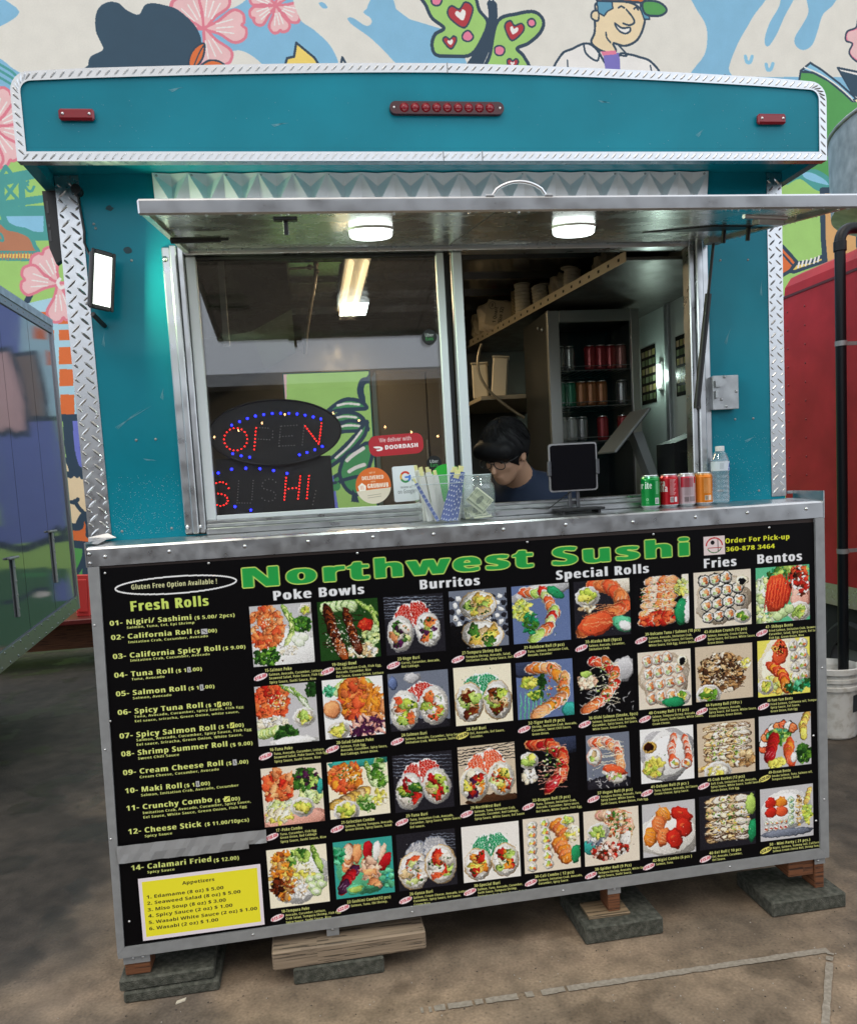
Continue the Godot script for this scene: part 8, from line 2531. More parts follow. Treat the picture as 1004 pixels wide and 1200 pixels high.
func tablet() -> void:
	var t := thing("tablet_stand", "black tablet in a silver clamp stand at the window", "tablet", Vector3(0.462, 1.70, 0.07))
	var B := Transform3D(Basis.from_euler(Vector3(0.015, 0.0, 0.0)), Vector3(0.452, 1.858, 0.078))
	var s := Shape.new()
	s.prism(round_rect(-0.098, -0.092, 0.098, 0.096, 0.012), -0.006, 0.004, B)
	part("casing", s, mat(lin(0.45, 0.45, 0.46), 0.3, 0.7), t)
	s = Shape.new()
	s.prism(round_rect(-0.092, -0.086, 0.092, 0.090, 0.009), 0.0042, 0.0062, B)
	part("screen", s, mat(lin(0.004, 0.004, 0.006), 0.10), t)
	for x in [-1, 1]:
		s = Shape.new()
		s.bevel(B * Vector3(x * 0.098 - 0.006, 0.0, -0.008) - Vector3(0, 0.03, 0), B * Vector3(x * 0.098 + 0.008, 0.06, 0.010) - Vector3(0, 0.03, 0), 0.003)
		part("clamp_jaw", s, mat(lin(0.10, 0.10, 0.11), 0.4, 0.5), t)
	s = Shape.new()
	s.bevel(Vector3(0.435, 1.70, 0.05), Vector3(0.448, 1.775, 0.064), 0.002)
	s.bevel(Vector3(0.468, 1.70, 0.05), Vector3(0.481, 1.775, 0.064), 0.002)
	s.bevel(Vector3(0.434, 1.712, 0.045), Vector3(0.482, 1.728, 0.0499), 0.002)
	s.bevel(Vector3(0.43, 1.775, 0.045), Vector3(0.486, 1.80, 0.068), 0.002)
	part("stem", s, mat(lin(0.12, 0.12, 0.13), 0.35, 0.6), t)
	s = Shape.new()
	s.bevel(Vector3(0.375, 1.6905, 0.03), Vector3(0.560, 1.700, 0.13), 0.003)
	s.box(Vector3(0.39, 1.677, 0.04), Vector3(0.40, 1.690, 0.12))
	s.box(Vector3(0.535, 1.677, 0.04), Vector3(0.545, 1.690, 0.12))
	part("foot_plate", s, M.black, t)
	s = Shape.new()
	s.tube([Vector3(0.45, 1.77, 0.07), Vector3(0.36, 1.70, 0.03), Vector3(0.25, 1.71, 0.01), Vector3(0.20, 1.73, -0.06)], 0.0022, 5)
	part("cable", s, M.black, t)

# ------------------------------------------------------------------ kitchen
func kitchen_things() -> void:
	# work shelf behind the window
	var s := box_shape(Vector3(-0.95, 1.66, -0.36), Vector3(1.34, 1.700, -0.095), 0.003)
	part("work_shelf", s, mat(lin(0.05, 0.05, 0.05), 0.4), trailer)
	cooler()
	pos_screen()
	# shelves on the right, their edges running back
	var sh := thing("long_shelf", "upper steel shelf with slotted pale edge inside the trailer", "shelf", Vector3(0.95, 2.69, -1.1))
	s = Shape.new()
	s.prism(PackedVector2Array([Vector2(0.77, 0.09), Vector2(1.345, 0.09), Vector2(1.345, 2.38), Vector2(0.52, 2.38), Vector2(0.52, 2.10)]), 2.690, 2.702, Transform3D(Basis(Vector3.RIGHT, Vector3.FORWARD, Vector3.UP), Vector3.ZERO))
	part("deck", s, M.duct, sh)
	s = Shape.new()
	var e0 := Vector3(0.766, 2.685, -0.09)
	var e1 := Vector3(0.516, 2.685, -2.10)
	var dir := (e1 - e0).normalized()
	var et := Transform3D(Basis(Vector3.UP.cross(dir), Vector3.UP, dir), e0)
	s.box(Vector3(-0.003, 0, 0), Vector3(0.0, 0.042, e0.distance_to(e1)), et)
	part("edge", s, mat(lin(0.50, 0.42, 0.30), 0.45, 0.2), sh)
	s = Shape.new()
	for k in 22:
		for sd in [-0.0035, 0.0005]:
			s.box(Vector3(sd, 0.014, 0.05 + k * 0.09), Vector3(sd + 0.001, 0.026, 0.066 + k * 0.09), et)
	stuff_part("slot", s, M.matt_black, sh)
	var ls := thing("short_shelf", "lower pale shelf left of the drinks cooler", "shelf", Vector3(0.7, 2.28, -1.6))
	part("deck", box_shape(Vector3(0.42, 2.275, -2.38), Vector3(1.05, 2.298, -1.40), 0.002), mat(lin(0.40, 0.34, 0.25), 0.5), ls)
	# goods on the upper shelf
	var im := Image.create(256, 256, false, Image.FORMAT_RGBA8)
	im.fill(Color8(206, 190, 160))
	put_text(im, "1 Quart", 30, 110, 190, 34, Color8(40, 34, 28), 700)
	put_text(im, "(Size 32)", 30, 166, 200, 34, Color8(40, 34, 28), 700)
	stroke(im, smooth_pts(round_poly(200, 50, 36, 30, 12), true), 4, Color8(60, 50, 40))
	put_text(im, "100", 180, 60, 220, 20, Color8(60, 50, 40), 700)
	var bag := thing("paper_bag", "pale printed bag of containers on the upper shelf", "bag", Vector3(0.62, 2.702, -1.72))
	s = Shape.new()
	pillow(s, Vector3(0.0, 0.092, 0.0), Vector3(0.125, 0.092, 0.09), 5)
	var bm := mat(lin(0.68, 0.58, 0.44), 0.6)
	part("sack", s, bm, bag, false)
	var bt := Transform3D(Basis.from_euler(Vector3(-0.1, -0.15, 1.35)), Vector3(-0.02, 0.092, 0.104))
	s = Shape.new()
	s.quad_uv([bt * Vector3(-0.075, -0.075, 0), bt * Vector3(0.075, -0.075, 0), bt * Vector3(0.075, 0.075, 0), bt * Vector3(-0.075, 0.075, 0)], [Vector2(0, 1), Vector2(1, 1), Vector2(1, 0), Vector2(0, 0)])
	part("printed_side", s, tex_mat(im, 0.6), bag, false)
	var lid := mat(Color(0.86, 0.78, 0.62, 0.55), 0.15)
	lid.transparency = BaseMaterial3D.TRANSPARENCY_ALPHA
	var st := thing("lid_stack", "tall stack of clear lids beside the printed bag", "lids", Vector3(0.70, 2.702, -1.48))
	for k in 22:
		s = Shape.new()
		s.lathe([Vector2(0.045, k * 0.0085), Vector2(0.058, k * 0.0085), Vector2(0.058, k * 0.0085 + 0.005), Vector2(0.001, k * 0.0085 + 0.004)], 18)
		part("lid", s, lid, st, false)
	var clear_bag := mat(Color(0.92, 0.86, 0.74, 0.55), 0.12)
	clear_bag.transparency = BaseMaterial3D.TRANSPARENCY_ALPHA
	for p in [[0.84, -1.10, 0.085, "crumpled clear bag of cups on the upper shelf near the cooler"], [0.62, -2.02, 0.10, "crumpled clear bag at the far end of the upper shelf"], [0.93, -0.72, 0.07, "crumpled clear bag nearest the window on the upper shelf"], [0.78, -1.66, 0.10, "crumpled clear bag behind the printed bag on the upper shelf"], [0.90, -1.26, 0.09, "crumpled clear bag behind the cup sleeves on the upper shelf"]]:
		var pb := thing("plastic_bag", p[3], "bag", Vector3(p[0], 2.702, p[1]))
		s = Shape.new()
		pillow(s, Vector3(0, 0.095, 0), Vector3(p[2], 0.095, p[2] * 0.9), 9)
		part("sack", s, clear_bag, pb, false)
		s = Shape.new()
		for k in 3:
			s.lathe([Vector2(0.028, 0.006), Vector2(0.040, 0.13)], 14, Transform3D(Basis(Vector3.BACK, 0.2 * (k - 1)), Vector3(0.035 * (k - 1), 0.0, 0.0)))
		part("cup", s, mat(lin(0.5, 0.42, 0.30), 0.5), pb, false)
	var bx := thing("carton", "dark carton on the upper shelf behind the lids", "carton", Vector3(0.86, 2.702, -1.42))
	part("box", box_shape(Vector3(-0.09, 0, -0.10), Vector3(0.09, 0.20, 0.10), 0.004), mat(lin(0.10, 0.08, 0.06), 0.7), bx, false)
	part("flap", box_shape(Vector3(-0.085, 0.2005, -0.095), Vector3(0.085, 0.204, 0.0), 0.001), mat(lin(0.13, 0.10, 0.08), 0.7), bx, false)
	var sleeve_m := mat(lin(0.60, 0.54, 0.42), 0.5)
	for p in [[0.66, -1.30, 0.18, 0.0, "tall sleeve of pale cups standing on the upper shelf"], [0.74, -1.20, 0.15, 0.1, "short sleeve of pale cups leaning on the upper shelf"], [0.80, -0.90, 0.16, -0.1, "sleeve of pale cups nearest the cooler on the upper shelf"]]:
		var cs := thing("cup_sleeve", p[4], "cups", Vector3(p[0], 2.702, p[1]))
		s = Shape.new()
		var cp := []
		for k in 9:
			cp.append(Vector2(0.040, k * p[2] / 9.0)); cp.append(Vector2(0.044, (k + 0.75) * p[2] / 9.0))
		s.lathe(cp, 16, Transform3D(Basis(Vector3.BACK, p[3]), Vector3.ZERO))
		part("cups", s, sleeve_m, cs, false)
		s = Shape.new()
		s.lathe([Vector2(0.001, 0.0), Vector2(0.045, 0.0), Vector2(0.046, 0.004)], 16, Transform3D(Basis(Vector3.BACK, p[3]), Vector3(0, p[2], 0)))
		part("top_cup", s, sleeve_m, cs, false)
	for p in [[0.60, -1.88, lin(0.42, 0.05, 0.04), "red carton at the far end of the upper shelf"], [0.98, -1.02, lin(0.45, 0.36, 0.24), "brown carton behind the cups on the upper shelf"]]:
		var rc := thing("carton", p[3], "carton", Vector3(p[0] + 0.12, 2.702, p[1]))
		part("box", box_shape(Vector3(-0.07, 0, -0.08), Vector3(0.07, 0.17, 0.08), 0.004), mat(p[2], 0.7), rc, false)
		part("flap", box_shape(Vector3(-0.066, 0.1705, -0.076), Vector3(0.066, 0.1735, 0.0), 0.001), mat(p[2], 0.8), rc, false)
	# tubs on the lower shelf
	var tub := mat(lin(0.62, 0.56, 0.45), 0.45)
	for p in [[0.56, -1.55, 0.30, -0.05, "pale plastic tub leaning beside the cooler on the lower shelf"], [0.47, -1.62, 0.27, 0.0, "narrow pale tub left of the leaning one on the lower shelf"]]:
		var tb := thing("plastic_tub", p[4], "tub", Vector3(p[0], 2.298, p[1]))
		s = Shape.new()
		var Q := Transform3D(Basis.from_euler(Vector3(0, -0.25, p[3] * 2.0)), Vector3.ZERO)
		s.bevel(Vector3(-0.045, 0.0, -0.06), Vector3(0.045, p[2] * 0.75, 0.06), 0.008, Q)
		part("body", s, tub, tb, false)
		s = Shape.new()
		s.bevel(Vector3(-0.050, p[2] * 0.75, -0.065), Vector3(0.050, p[2] * 0.78, 0.065), 0.003, Q)
		part("rim", s, tub, tb, false)
	var hose := thing("hose", "thin pale hose looping beside the lower shelf", "hose", Vector3(0.43, 2.05, -1.35))
	s = Shape.new()
	var hp := []
	for k in 14:
		var a := k / 13.0
		hp.append(Vector3(0.43 - 0.06 * sin(PI * a) + 0.22 * a * a, 2.58 - 0.42 * a, -1.36 + 0.02 * a))
	s.tube(hp, 0.008, 7)
	part("line", s, mat(lin(0.35, 0.30, 0.22), 0.35, 0.4), hose)
	# extractor hood and its bracket on the left
	var hd := thing("extractor_hood", "dark steel extractor hood hanging inside on the left", "hood", Vector3(-0.95, 2.55, -1.0))
	s = Shape.new()
	s.prism(PackedVector2Array([Vector2(-1.335, 2.93), Vector2(-0.61, 2.93), Vector2(-0.60, 2.70), Vector2(-0.80, 2.60), Vector2(-1.335, 2.53)]), -2.2, -0.90)
	part("canopy", s, mat(lin(0.05, 0.046, 0.04), 0.6, 0.2), hd)
	part("corner_post", box_shape(Vector3(-0.93, 2.53, -0.88), Vector3(-0.90, 2.93, -0.85), 0.002), M.edge, hd)
	s = Shape.new()
	s.tube([Vector3(-0.60, 2.87, -0.82), Vector3(-0.47, 2.875, -0.82)], 0.006, 8)
	s.tube([Vector3(-0.47, 2.895, -0.82), Vector3(-0.475, 2.84, -0.82), Vector3(-0.53, 2.62, -0.95), Vector3(-0.55, 2.50, -1.0)], 0.009, 8)
	for p in [Vector3(-0.47, 2.89, -0.82), Vector3(-0.50, 2.875, -0.82), Vector3(-0.47, 2.855, -0.82)]:
		s.dome(p, Vector3.BACK, 0.014, 0.012, 8)
	part("gas_line", s, mat(lin(0.34, 0.30, 0.24), 0.35, 0.6), hd)
	# tall cabinet at the back and worktop under the window on the left
	var cb := thing("tall_cabinet", "plain brown grey cabinet standing against the back wall", "cabinet", Vector3(0.13, 0.6, -2.2))
	var cbm := mat(lin(0.13, 0.115, 0.095), 0.4)
	part("case", box_shape(Vector3(-0.11, 0.6, -2.39), Vector3(0.40, 2.55, -2.05), 0.006), cbm, cb)
	part("door", box_shape(Vector3(-0.105, 0.66, -2.0495), Vector3(0.205, 2.53, -2.03), 0.004), cbm, cb)
	part("door", box_shape(Vector3(0.211, 0.66, -2.0495), Vector3(0.395, 2.53, -2.03), 0.004), cbm, cb)
	part("door_handle", box_shape(Vector3(0.185, 1.9, -2.0295), Vector3(0.198, 2.1, -2.012), 0.003), M.edge, cb)
	var wt := thing("worktop", "steel worktop along the left inside wall", "worktop", Vector3(-0.9, 0.6, -1.5))
	part("top", box_shape(Vector3(-1.33, 1.62, -2.38), Vector3(-0.50, 1.66, -0.37), 0.003), M.duct, wt)
	part("cupboard", box_shape(Vector3(-1.33, 0.602, -2.36), Vector3(-0.55, 1.618, -0.45)), M.duct, wt)
	var pot := thing("saucepan", "small dull saucepan behind the light board", "pan", Vector3(-0.56, 1.66, -0.60))
	s = Shape.new()
	s.lathe([Vector2(0.001, 0.0), Vector2(0.060, 0.0), Vector2(0.066, 0.006), Vector2(0.068, 0.075), Vector2(0.072, 0.078), Vector2(0.062, 0.078), Vector2(0.060, 0.01)], 24, Transform3D(Basis(), Vector3(0.16, 0.0, 0.16)))
	part("pan_body", s, mat(lin(0.26, 0.24, 0.20), 0.4, 0.6), pot, false)
	s = Shape.new()
	s.tube([Vector3(0.10, 0.06, 0.17), Vector3(0.06, 0.07, 0.18), Vector3(0.055, 0.03, 0.18), Vector3(0.095, 0.02, 0.17)], 0.004, 6)
	part("pan_handle", s, M.black, pot, false)
	# two small menus on the right inside wall
	for p in [[-0.715, -0.885, 2.505, 2.20, "dark printed menu on the inside wall nearest the window"], [-1.13, -1.33, 2.515, 2.20, "dark printed menu on the inside wall beside the cooler"]]:
		var pm := Image.create(128, 192, false, Image.FORMAT_RGBA8)
		pm.fill(Color8(26, 26, 24))
		for r in 6:
			for q in 4:
				pm.fill_rect(Rect2i(6 + q * 30, 14 + r * 29, 24, 20), [Color8(150, 140, 90), Color8(120, 130, 100), Color8(170, 150, 120), Color8(90, 100, 70)][(r * 3 + q * 2) % 4])
		single("wall_menu", flat([Vector3(1.3465, p[3], p[0]), Vector3(1.3465, p[3], p[1]), Vector3(1.3465, p[2], p[1]), Vector3(1.3465, p[2], p[0])]), tex_mat(pm, 0.25), p[4], "sign")

func pillow(s: Shape, c: Vector3, h: Vector3, sd: int) -> void:  # a stuffed, creased bag
	var f := FastNoiseLite.new()
	f.seed = sd
	f.frequency = 1.3
	var n := 14
	var P := func(i, j):
		var a: float = TAU * i / n
		var b: float = PI * (j / 10.0 - 0.5)
		var d := Vector3(cos(b) * cos(a), sin(b), cos(b) * sin(a))
		d = Vector3(signf(d.x) * pow(absf(d.x), 0.65), signf(d.y) * pow(absf(d.y), 0.75), signf(d.z) * pow(absf(d.z), 0.65))
		return c + d * h * (1.0 + 0.22 * f.get_noise_3dv(d * 2.2))
	for j in 10:
		for i in n:
			var p := [P.call(i, j), P.call((i + 1) % n, j), P.call((i + 1) % n, j + 1), P.call(i, j + 1)]
			if p[0].distance_to(p[1]) > 1e-5: s.face([p[0], p[1], p[2]], p[0] - c)
			if p[2].distance_to(p[3]) > 1e-5: s.face([p[0], p[2], p[3]], p[2] - c)

func cooler() -> void:
	var r := thing("drinks_cooler", "tall steel framed drinks cooler with a glass door", "cooler", Vector3(0.915, 0.6, -1.13))
	var frame := mat(lin(0.42, 0.42, 0.40), 0.36, 0.9)
	var dark := mat(lin(0.02, 0.022, 0.022), 0.4)
	var x0 := 0.672
	var x1 := 1.160
	for b in [[Vector3(x0, 0.6, -1.36), Vector3(x0 + 0.02, 2.655, -0.93)], [Vector3(x1 - 0.02, 0.6, -1.36), Vector3(x1, 2.655, -0.93)], [Vector3(x0 + 0.0205, 0.6, -1.36), Vector3(x1 - 0.0205, 2.655, -1.34)], [Vector3(x0 + 0.0205, 2.63, -1.3395), Vector3(x1 - 0.0205, 2.655, -0.93)], [Vector3(x0 + 0.0205, 0.6, -1.3395), Vector3(x1 - 0.0205, 0.70, -0.93)]]:
		part("case", box_shape(b[0], b[1]), dark, r)
	for b in [[Vector3(x0, 0.72, -0.929), Vector3(x0 + 0.062, 2.66, -0.90)], [Vector3(x1 - 0.045, 0.72, -0.929), Vector3(x1, 2.66, -0.90)], [Vector3(x0 + 0.0625, 2.60, -0.929), Vector3(x1 - 0.0455, 2.66, -0.90)], [Vector3(x0 + 0.0625, 0.72, -0.929), Vector3(x1 - 0.0455, 0.80, -0.90)]]:
		part("door_frame", box_shape(b[0], b[1], 0.003), frame, r)
	var s := Shape.new()
	s.quad(Vector3(x0 + 0.06, 0.79, -0.914), Vector3(x1 - 0.043, 0.79, -0.914), Vector3(x1 - 0.043, 2.605, -0.914), Vector3(x0 + 0.06, 2.605, -0.914))
	part("door_pane", s, M.glass, r)
	for b in [Vector3(x0 - 0.004, 2.60, -1.05), Vector3(x0 - 0.004, 2.58, -0.98)]:
		s = Shape.new()
		s.dome(b, Vector3.LEFT, 0.012, 0.008, 8)
		part("bolt", s, M.screw, r)
	# wire shelves with cans
	var wire := mat(lin(0.30, 0.31, 0.31), 0.35, 0.8)
	var ys := [2.362, 2.178, 1.995]
	for y in ys:
		s = Shape.new()
		s.tube([Vector3(x0 + 0.022, y, -0.955), Vector3(x1 - 0.022, y, -0.955)], 0.003, 5)
		s.tube([Vector3(x0 + 0.022, y + 0.022, -0.950), Vector3(x1 - 0.022, y + 0.022, -0.950)], 0.002, 5)
		s.tube([Vector3(x0 + 0.022, y, -1.30), Vector3(x1 - 0.022, y, -1.30)], 0.003, 5)
		for k in 12:
			s.tube([Vector3(x0 + 0.04 + k * 0.037, y, -0.955), Vector3(x0 + 0.04 + k * 0.037, y, -1.30)], 0.0016, 4)
		part("wire_shelf", s, wire, r)
	var body := can_mesh(0.030, 0.128, false).mesh()
	var top := can_top(0.030, 0.128).mesh()
	var tint := {"silver": mat(lin(0.22, 0.22, 0.22), 0.25, 0.7), "red": mat(lin(0.26, 0.015, 0.02), 0.25, 0.3), "pink": mat(lin(0.28, 0.10, 0.09), 0.25, 0.3), "green": mat(lin(0.01, 0.14, 0.07), 0.25, 0.3), "orange": mat(lin(0.28, 0.10, 0.03), 0.25, 0.3), "white": mat(lin(0.36, 0.36, 0.35), 0.25, 0.3)}
	var rows := [["silver", "silver", "", "red", "red", "red", "pink"], ["green", "green", "orange", "orange", "orange", "", "silver"], ["white", "white", "silver", "", "red", "", "red"]]
	var place := ["top", "middle", "lowest"]
	var nth := ["first", "second", "third", "fourth", "fifth", "sixth", "seventh"]
	for j in 3:
		for k in 7:
			var nm: String = rows[j][k]
			if nm == "":
				continue
			var c := thing("chilled_can", "%s can, %s from the left on the cooler's %s shelf" % [nm, nth[k], place[j]], "can", Vector3(x0 + 0.085 + k * 0.056, ys[j] + 0.003, -0.995 - 0.006 * (k % 2)), "cans in the drinks cooler")
			part("can_body", body, tint[nm], c, false)
			part("can_lid", top, M.screw, c, false)

func pos_screen() -> void:
	var p := thing("till_screen", "thin tilted till screen on an angled arm behind the tablet", "monitor", Vector3(0.86, 1.70, -0.28))
	# seen from its edge: the panel leans back, the arm props it
	var dir := Vector3(0.168, 0.185, 0.0)
	var t := Transform3D(Basis(dir.normalized(), Vector3(0, 0, 1), dir.normalized().cross(Vector3(0, 0, 1))), Vector3(0.748, 1.915, -0.34))
	var s := Shape.new()
	s.bevel(Vector3(0.0, -0.11, -0.006), Vector3(0.25, 0.11, 0.006), 0.004, t)
	part("panel", s, mat(lin(0.16, 0.17, 0.17), 0.35, 0.4), p)
	s = Shape.new()
	s.bevel(Vector3(0.006, -0.104, 0.0062), Vector3(0.244, 0.104, 0.0075), 0.0005, t)
	part("screen", s, mat(lin(0.006, 0.006, 0.008), 0.12), p)
	s = Shape.new()
	s.prism(PackedVector2Array([Vector2(0.862, 2.00), Vector2(0.905, 2.005), Vector2(0.985, 1.765), Vector2(0.955, 1.725), Vector2(0.93, 1.725), Vector2(0.945, 1.775)]), -0.38, -0.30)
	part("arm", s, mat(lin(0.20, 0.22, 0.22), 0.4, 0.3), p)
	s = Shape.new()
	s.bevel(Vector3(0.80, 1.7005, -0.40), Vector3(1.0, 1.718, -0.24), 0.004)
	part("base", s, M.black, p)
	var b := thing("receipt_printer", "black box printer at the window's right jamb", "printer", Vector3(1.06, 1.70, -0.25))
	s = Shape.new()
	s.prism(PackedVector2Array([Vector2(0.985, 1.70), Vector2(1.12, 1.70), Vector2(1.12, 1.985), Vector2(0.985, 1.94)]), -0.34, -0.16)
	part("housing", s, mat(lin(0.006, 0.006, 0.007), 0.5), b)
	part("paper_slot", box_shape(Vector3(1.0, 1.90, -0.1595), Vector3(1.10, 1.905, -0.158)), M.matt_black, b)

# ------------------------------------------------------------------ the person
func capsule(p: Vector3, a: Vector3, b: Vector3, ra: float, rb: float) -> float:
	var ab := b - a
	var t := clampf((p - a).dot(ab) / maxf(ab.length_squared(), 1e-9), 0.0, 1.0)
	return p.distance_to(a + ab * t) - lerpf(ra, rb, t)

func smin(a: float, b: float, k: float) -> float:
	var h := clampf(0.5 + 0.5 * (b - a) / k, 0.0, 1.0)
	return lerpf(b, a, h) - k * h * (1.0 - h)

func ellipsoid(p: Vector3, r: Vector3) -> float:
	var k0 := (p / r).length()
	var k1 := (p / (r * r)).length()
	return k0 * (k0 - 1.0) / maxf(k1, 1e-6)

func nets(field: Callable, lo: Vector3, hi: Vector3, cell: float) -> Shape:  # surface nets
	var n := Vector3i(((hi - lo) / cell).ceil()) + Vector3i.ONE
	var v := PackedFloat32Array()
	v.resize(n.x * n.y * n.z)
	var at := func(x, y, z): return (z * n.y + y) * n.x + x
	for z in n.z:
		for y in n.y:
			for x in n.x:
				v[(z * n.y + y) * n.x + x] = field.call(lo + Vector3(x, y, z) * cell)
	var pts := {}
	var corners := [[0, 0, 0], [1, 0, 0], [0, 1, 0], [1, 1, 0], [0, 0, 1], [1, 0, 1], [0, 1, 1], [1, 1, 1]]
	var edges := [[0, 1], [2, 3], [4, 5], [6, 7], [0, 2], [1, 3], [4, 6], [5, 7], [0, 4], [1, 5], [2, 6], [3, 7]]
	for z in n.z - 1:
		for y in n.y - 1:
			for x in n.x - 1:
				var d := []
				var inside := 0
				for c in corners:
					var q := v[at.call(x + c[0], y + c[1], z + c[2])]
					d.append(q)
					inside += 1 if q < 0 else 0
				if inside == 0 or inside == 8:
					continue
				var sum := Vector3.ZERO
				var k := 0
				for e in edges:
					var a: float = d[e[0]]
					var b: float = d[e[1]]
					if (a < 0) != (b < 0):
						var t := a / (a - b)
						var ca: Array = corners[e[0]]
						var cb: Array = corners[e[1]]
						sum += Vector3(ca[0], ca[1], ca[2]).lerp(Vector3(cb[0], cb[1], cb[2]), t)
						k += 1
				pts[at.call(x, y, z)] = lo + (Vector3(x, y, z) + sum / k) * cell
	var s := Shape.new()
	var norm := func(p: Vector3):
		var e := cell * 0.5
		return Vector3(field.call(p + Vector3(e, 0, 0)) - field.call(p - Vector3(e, 0, 0)), field.call(p + Vector3(0, e, 0)) - field.call(p - Vector3(0, e, 0)), field.call(p + Vector3(0, 0, e)) - field.call(p - Vector3(0, 0, e))).normalized()
	var nn := {}
	for key in pts:
		nn[key] = norm.call(pts[key])
	for z in range(1, n.z - 1):
		for y in range(1, n.y - 1):
			for x in range(1, n.x - 1):
				var a := v[at.call(x, y, z)]
				for ax in 3:
					var b := v[at.call(x + (1 if ax == 0 else 0), y + (1 if ax == 1 else 0), z + (1 if ax == 2 else 0))]
					if (a < 0) == (b < 0):
						continue
					var q: Array
					match ax:
						0: q = [at.call(x, y - 1, z - 1), at.call(x, y, z - 1), at.call(x, y, z), at.call(x, y - 1, z)]
						1: q = [at.call(x - 1, y, z - 1), at.call(x - 1, y, z), at.call(x, y, z), at.call(x, y, z - 1)]
						2: q = [at.call(x - 1, y - 1, z), at.call(x, y - 1, z), at.call(x, y, z), at.call(x - 1, y, z)]
					if a >= 0:
						q.reverse()
					if q.all(func(i): return pts.has(i)):
						s.smooth([pts[q[0]], pts[q[1]], pts[q[2]], pts[q[3]]], [nn[q[0]], nn[q[1]], nn[q[2]], nn[q[3]]])
	return s

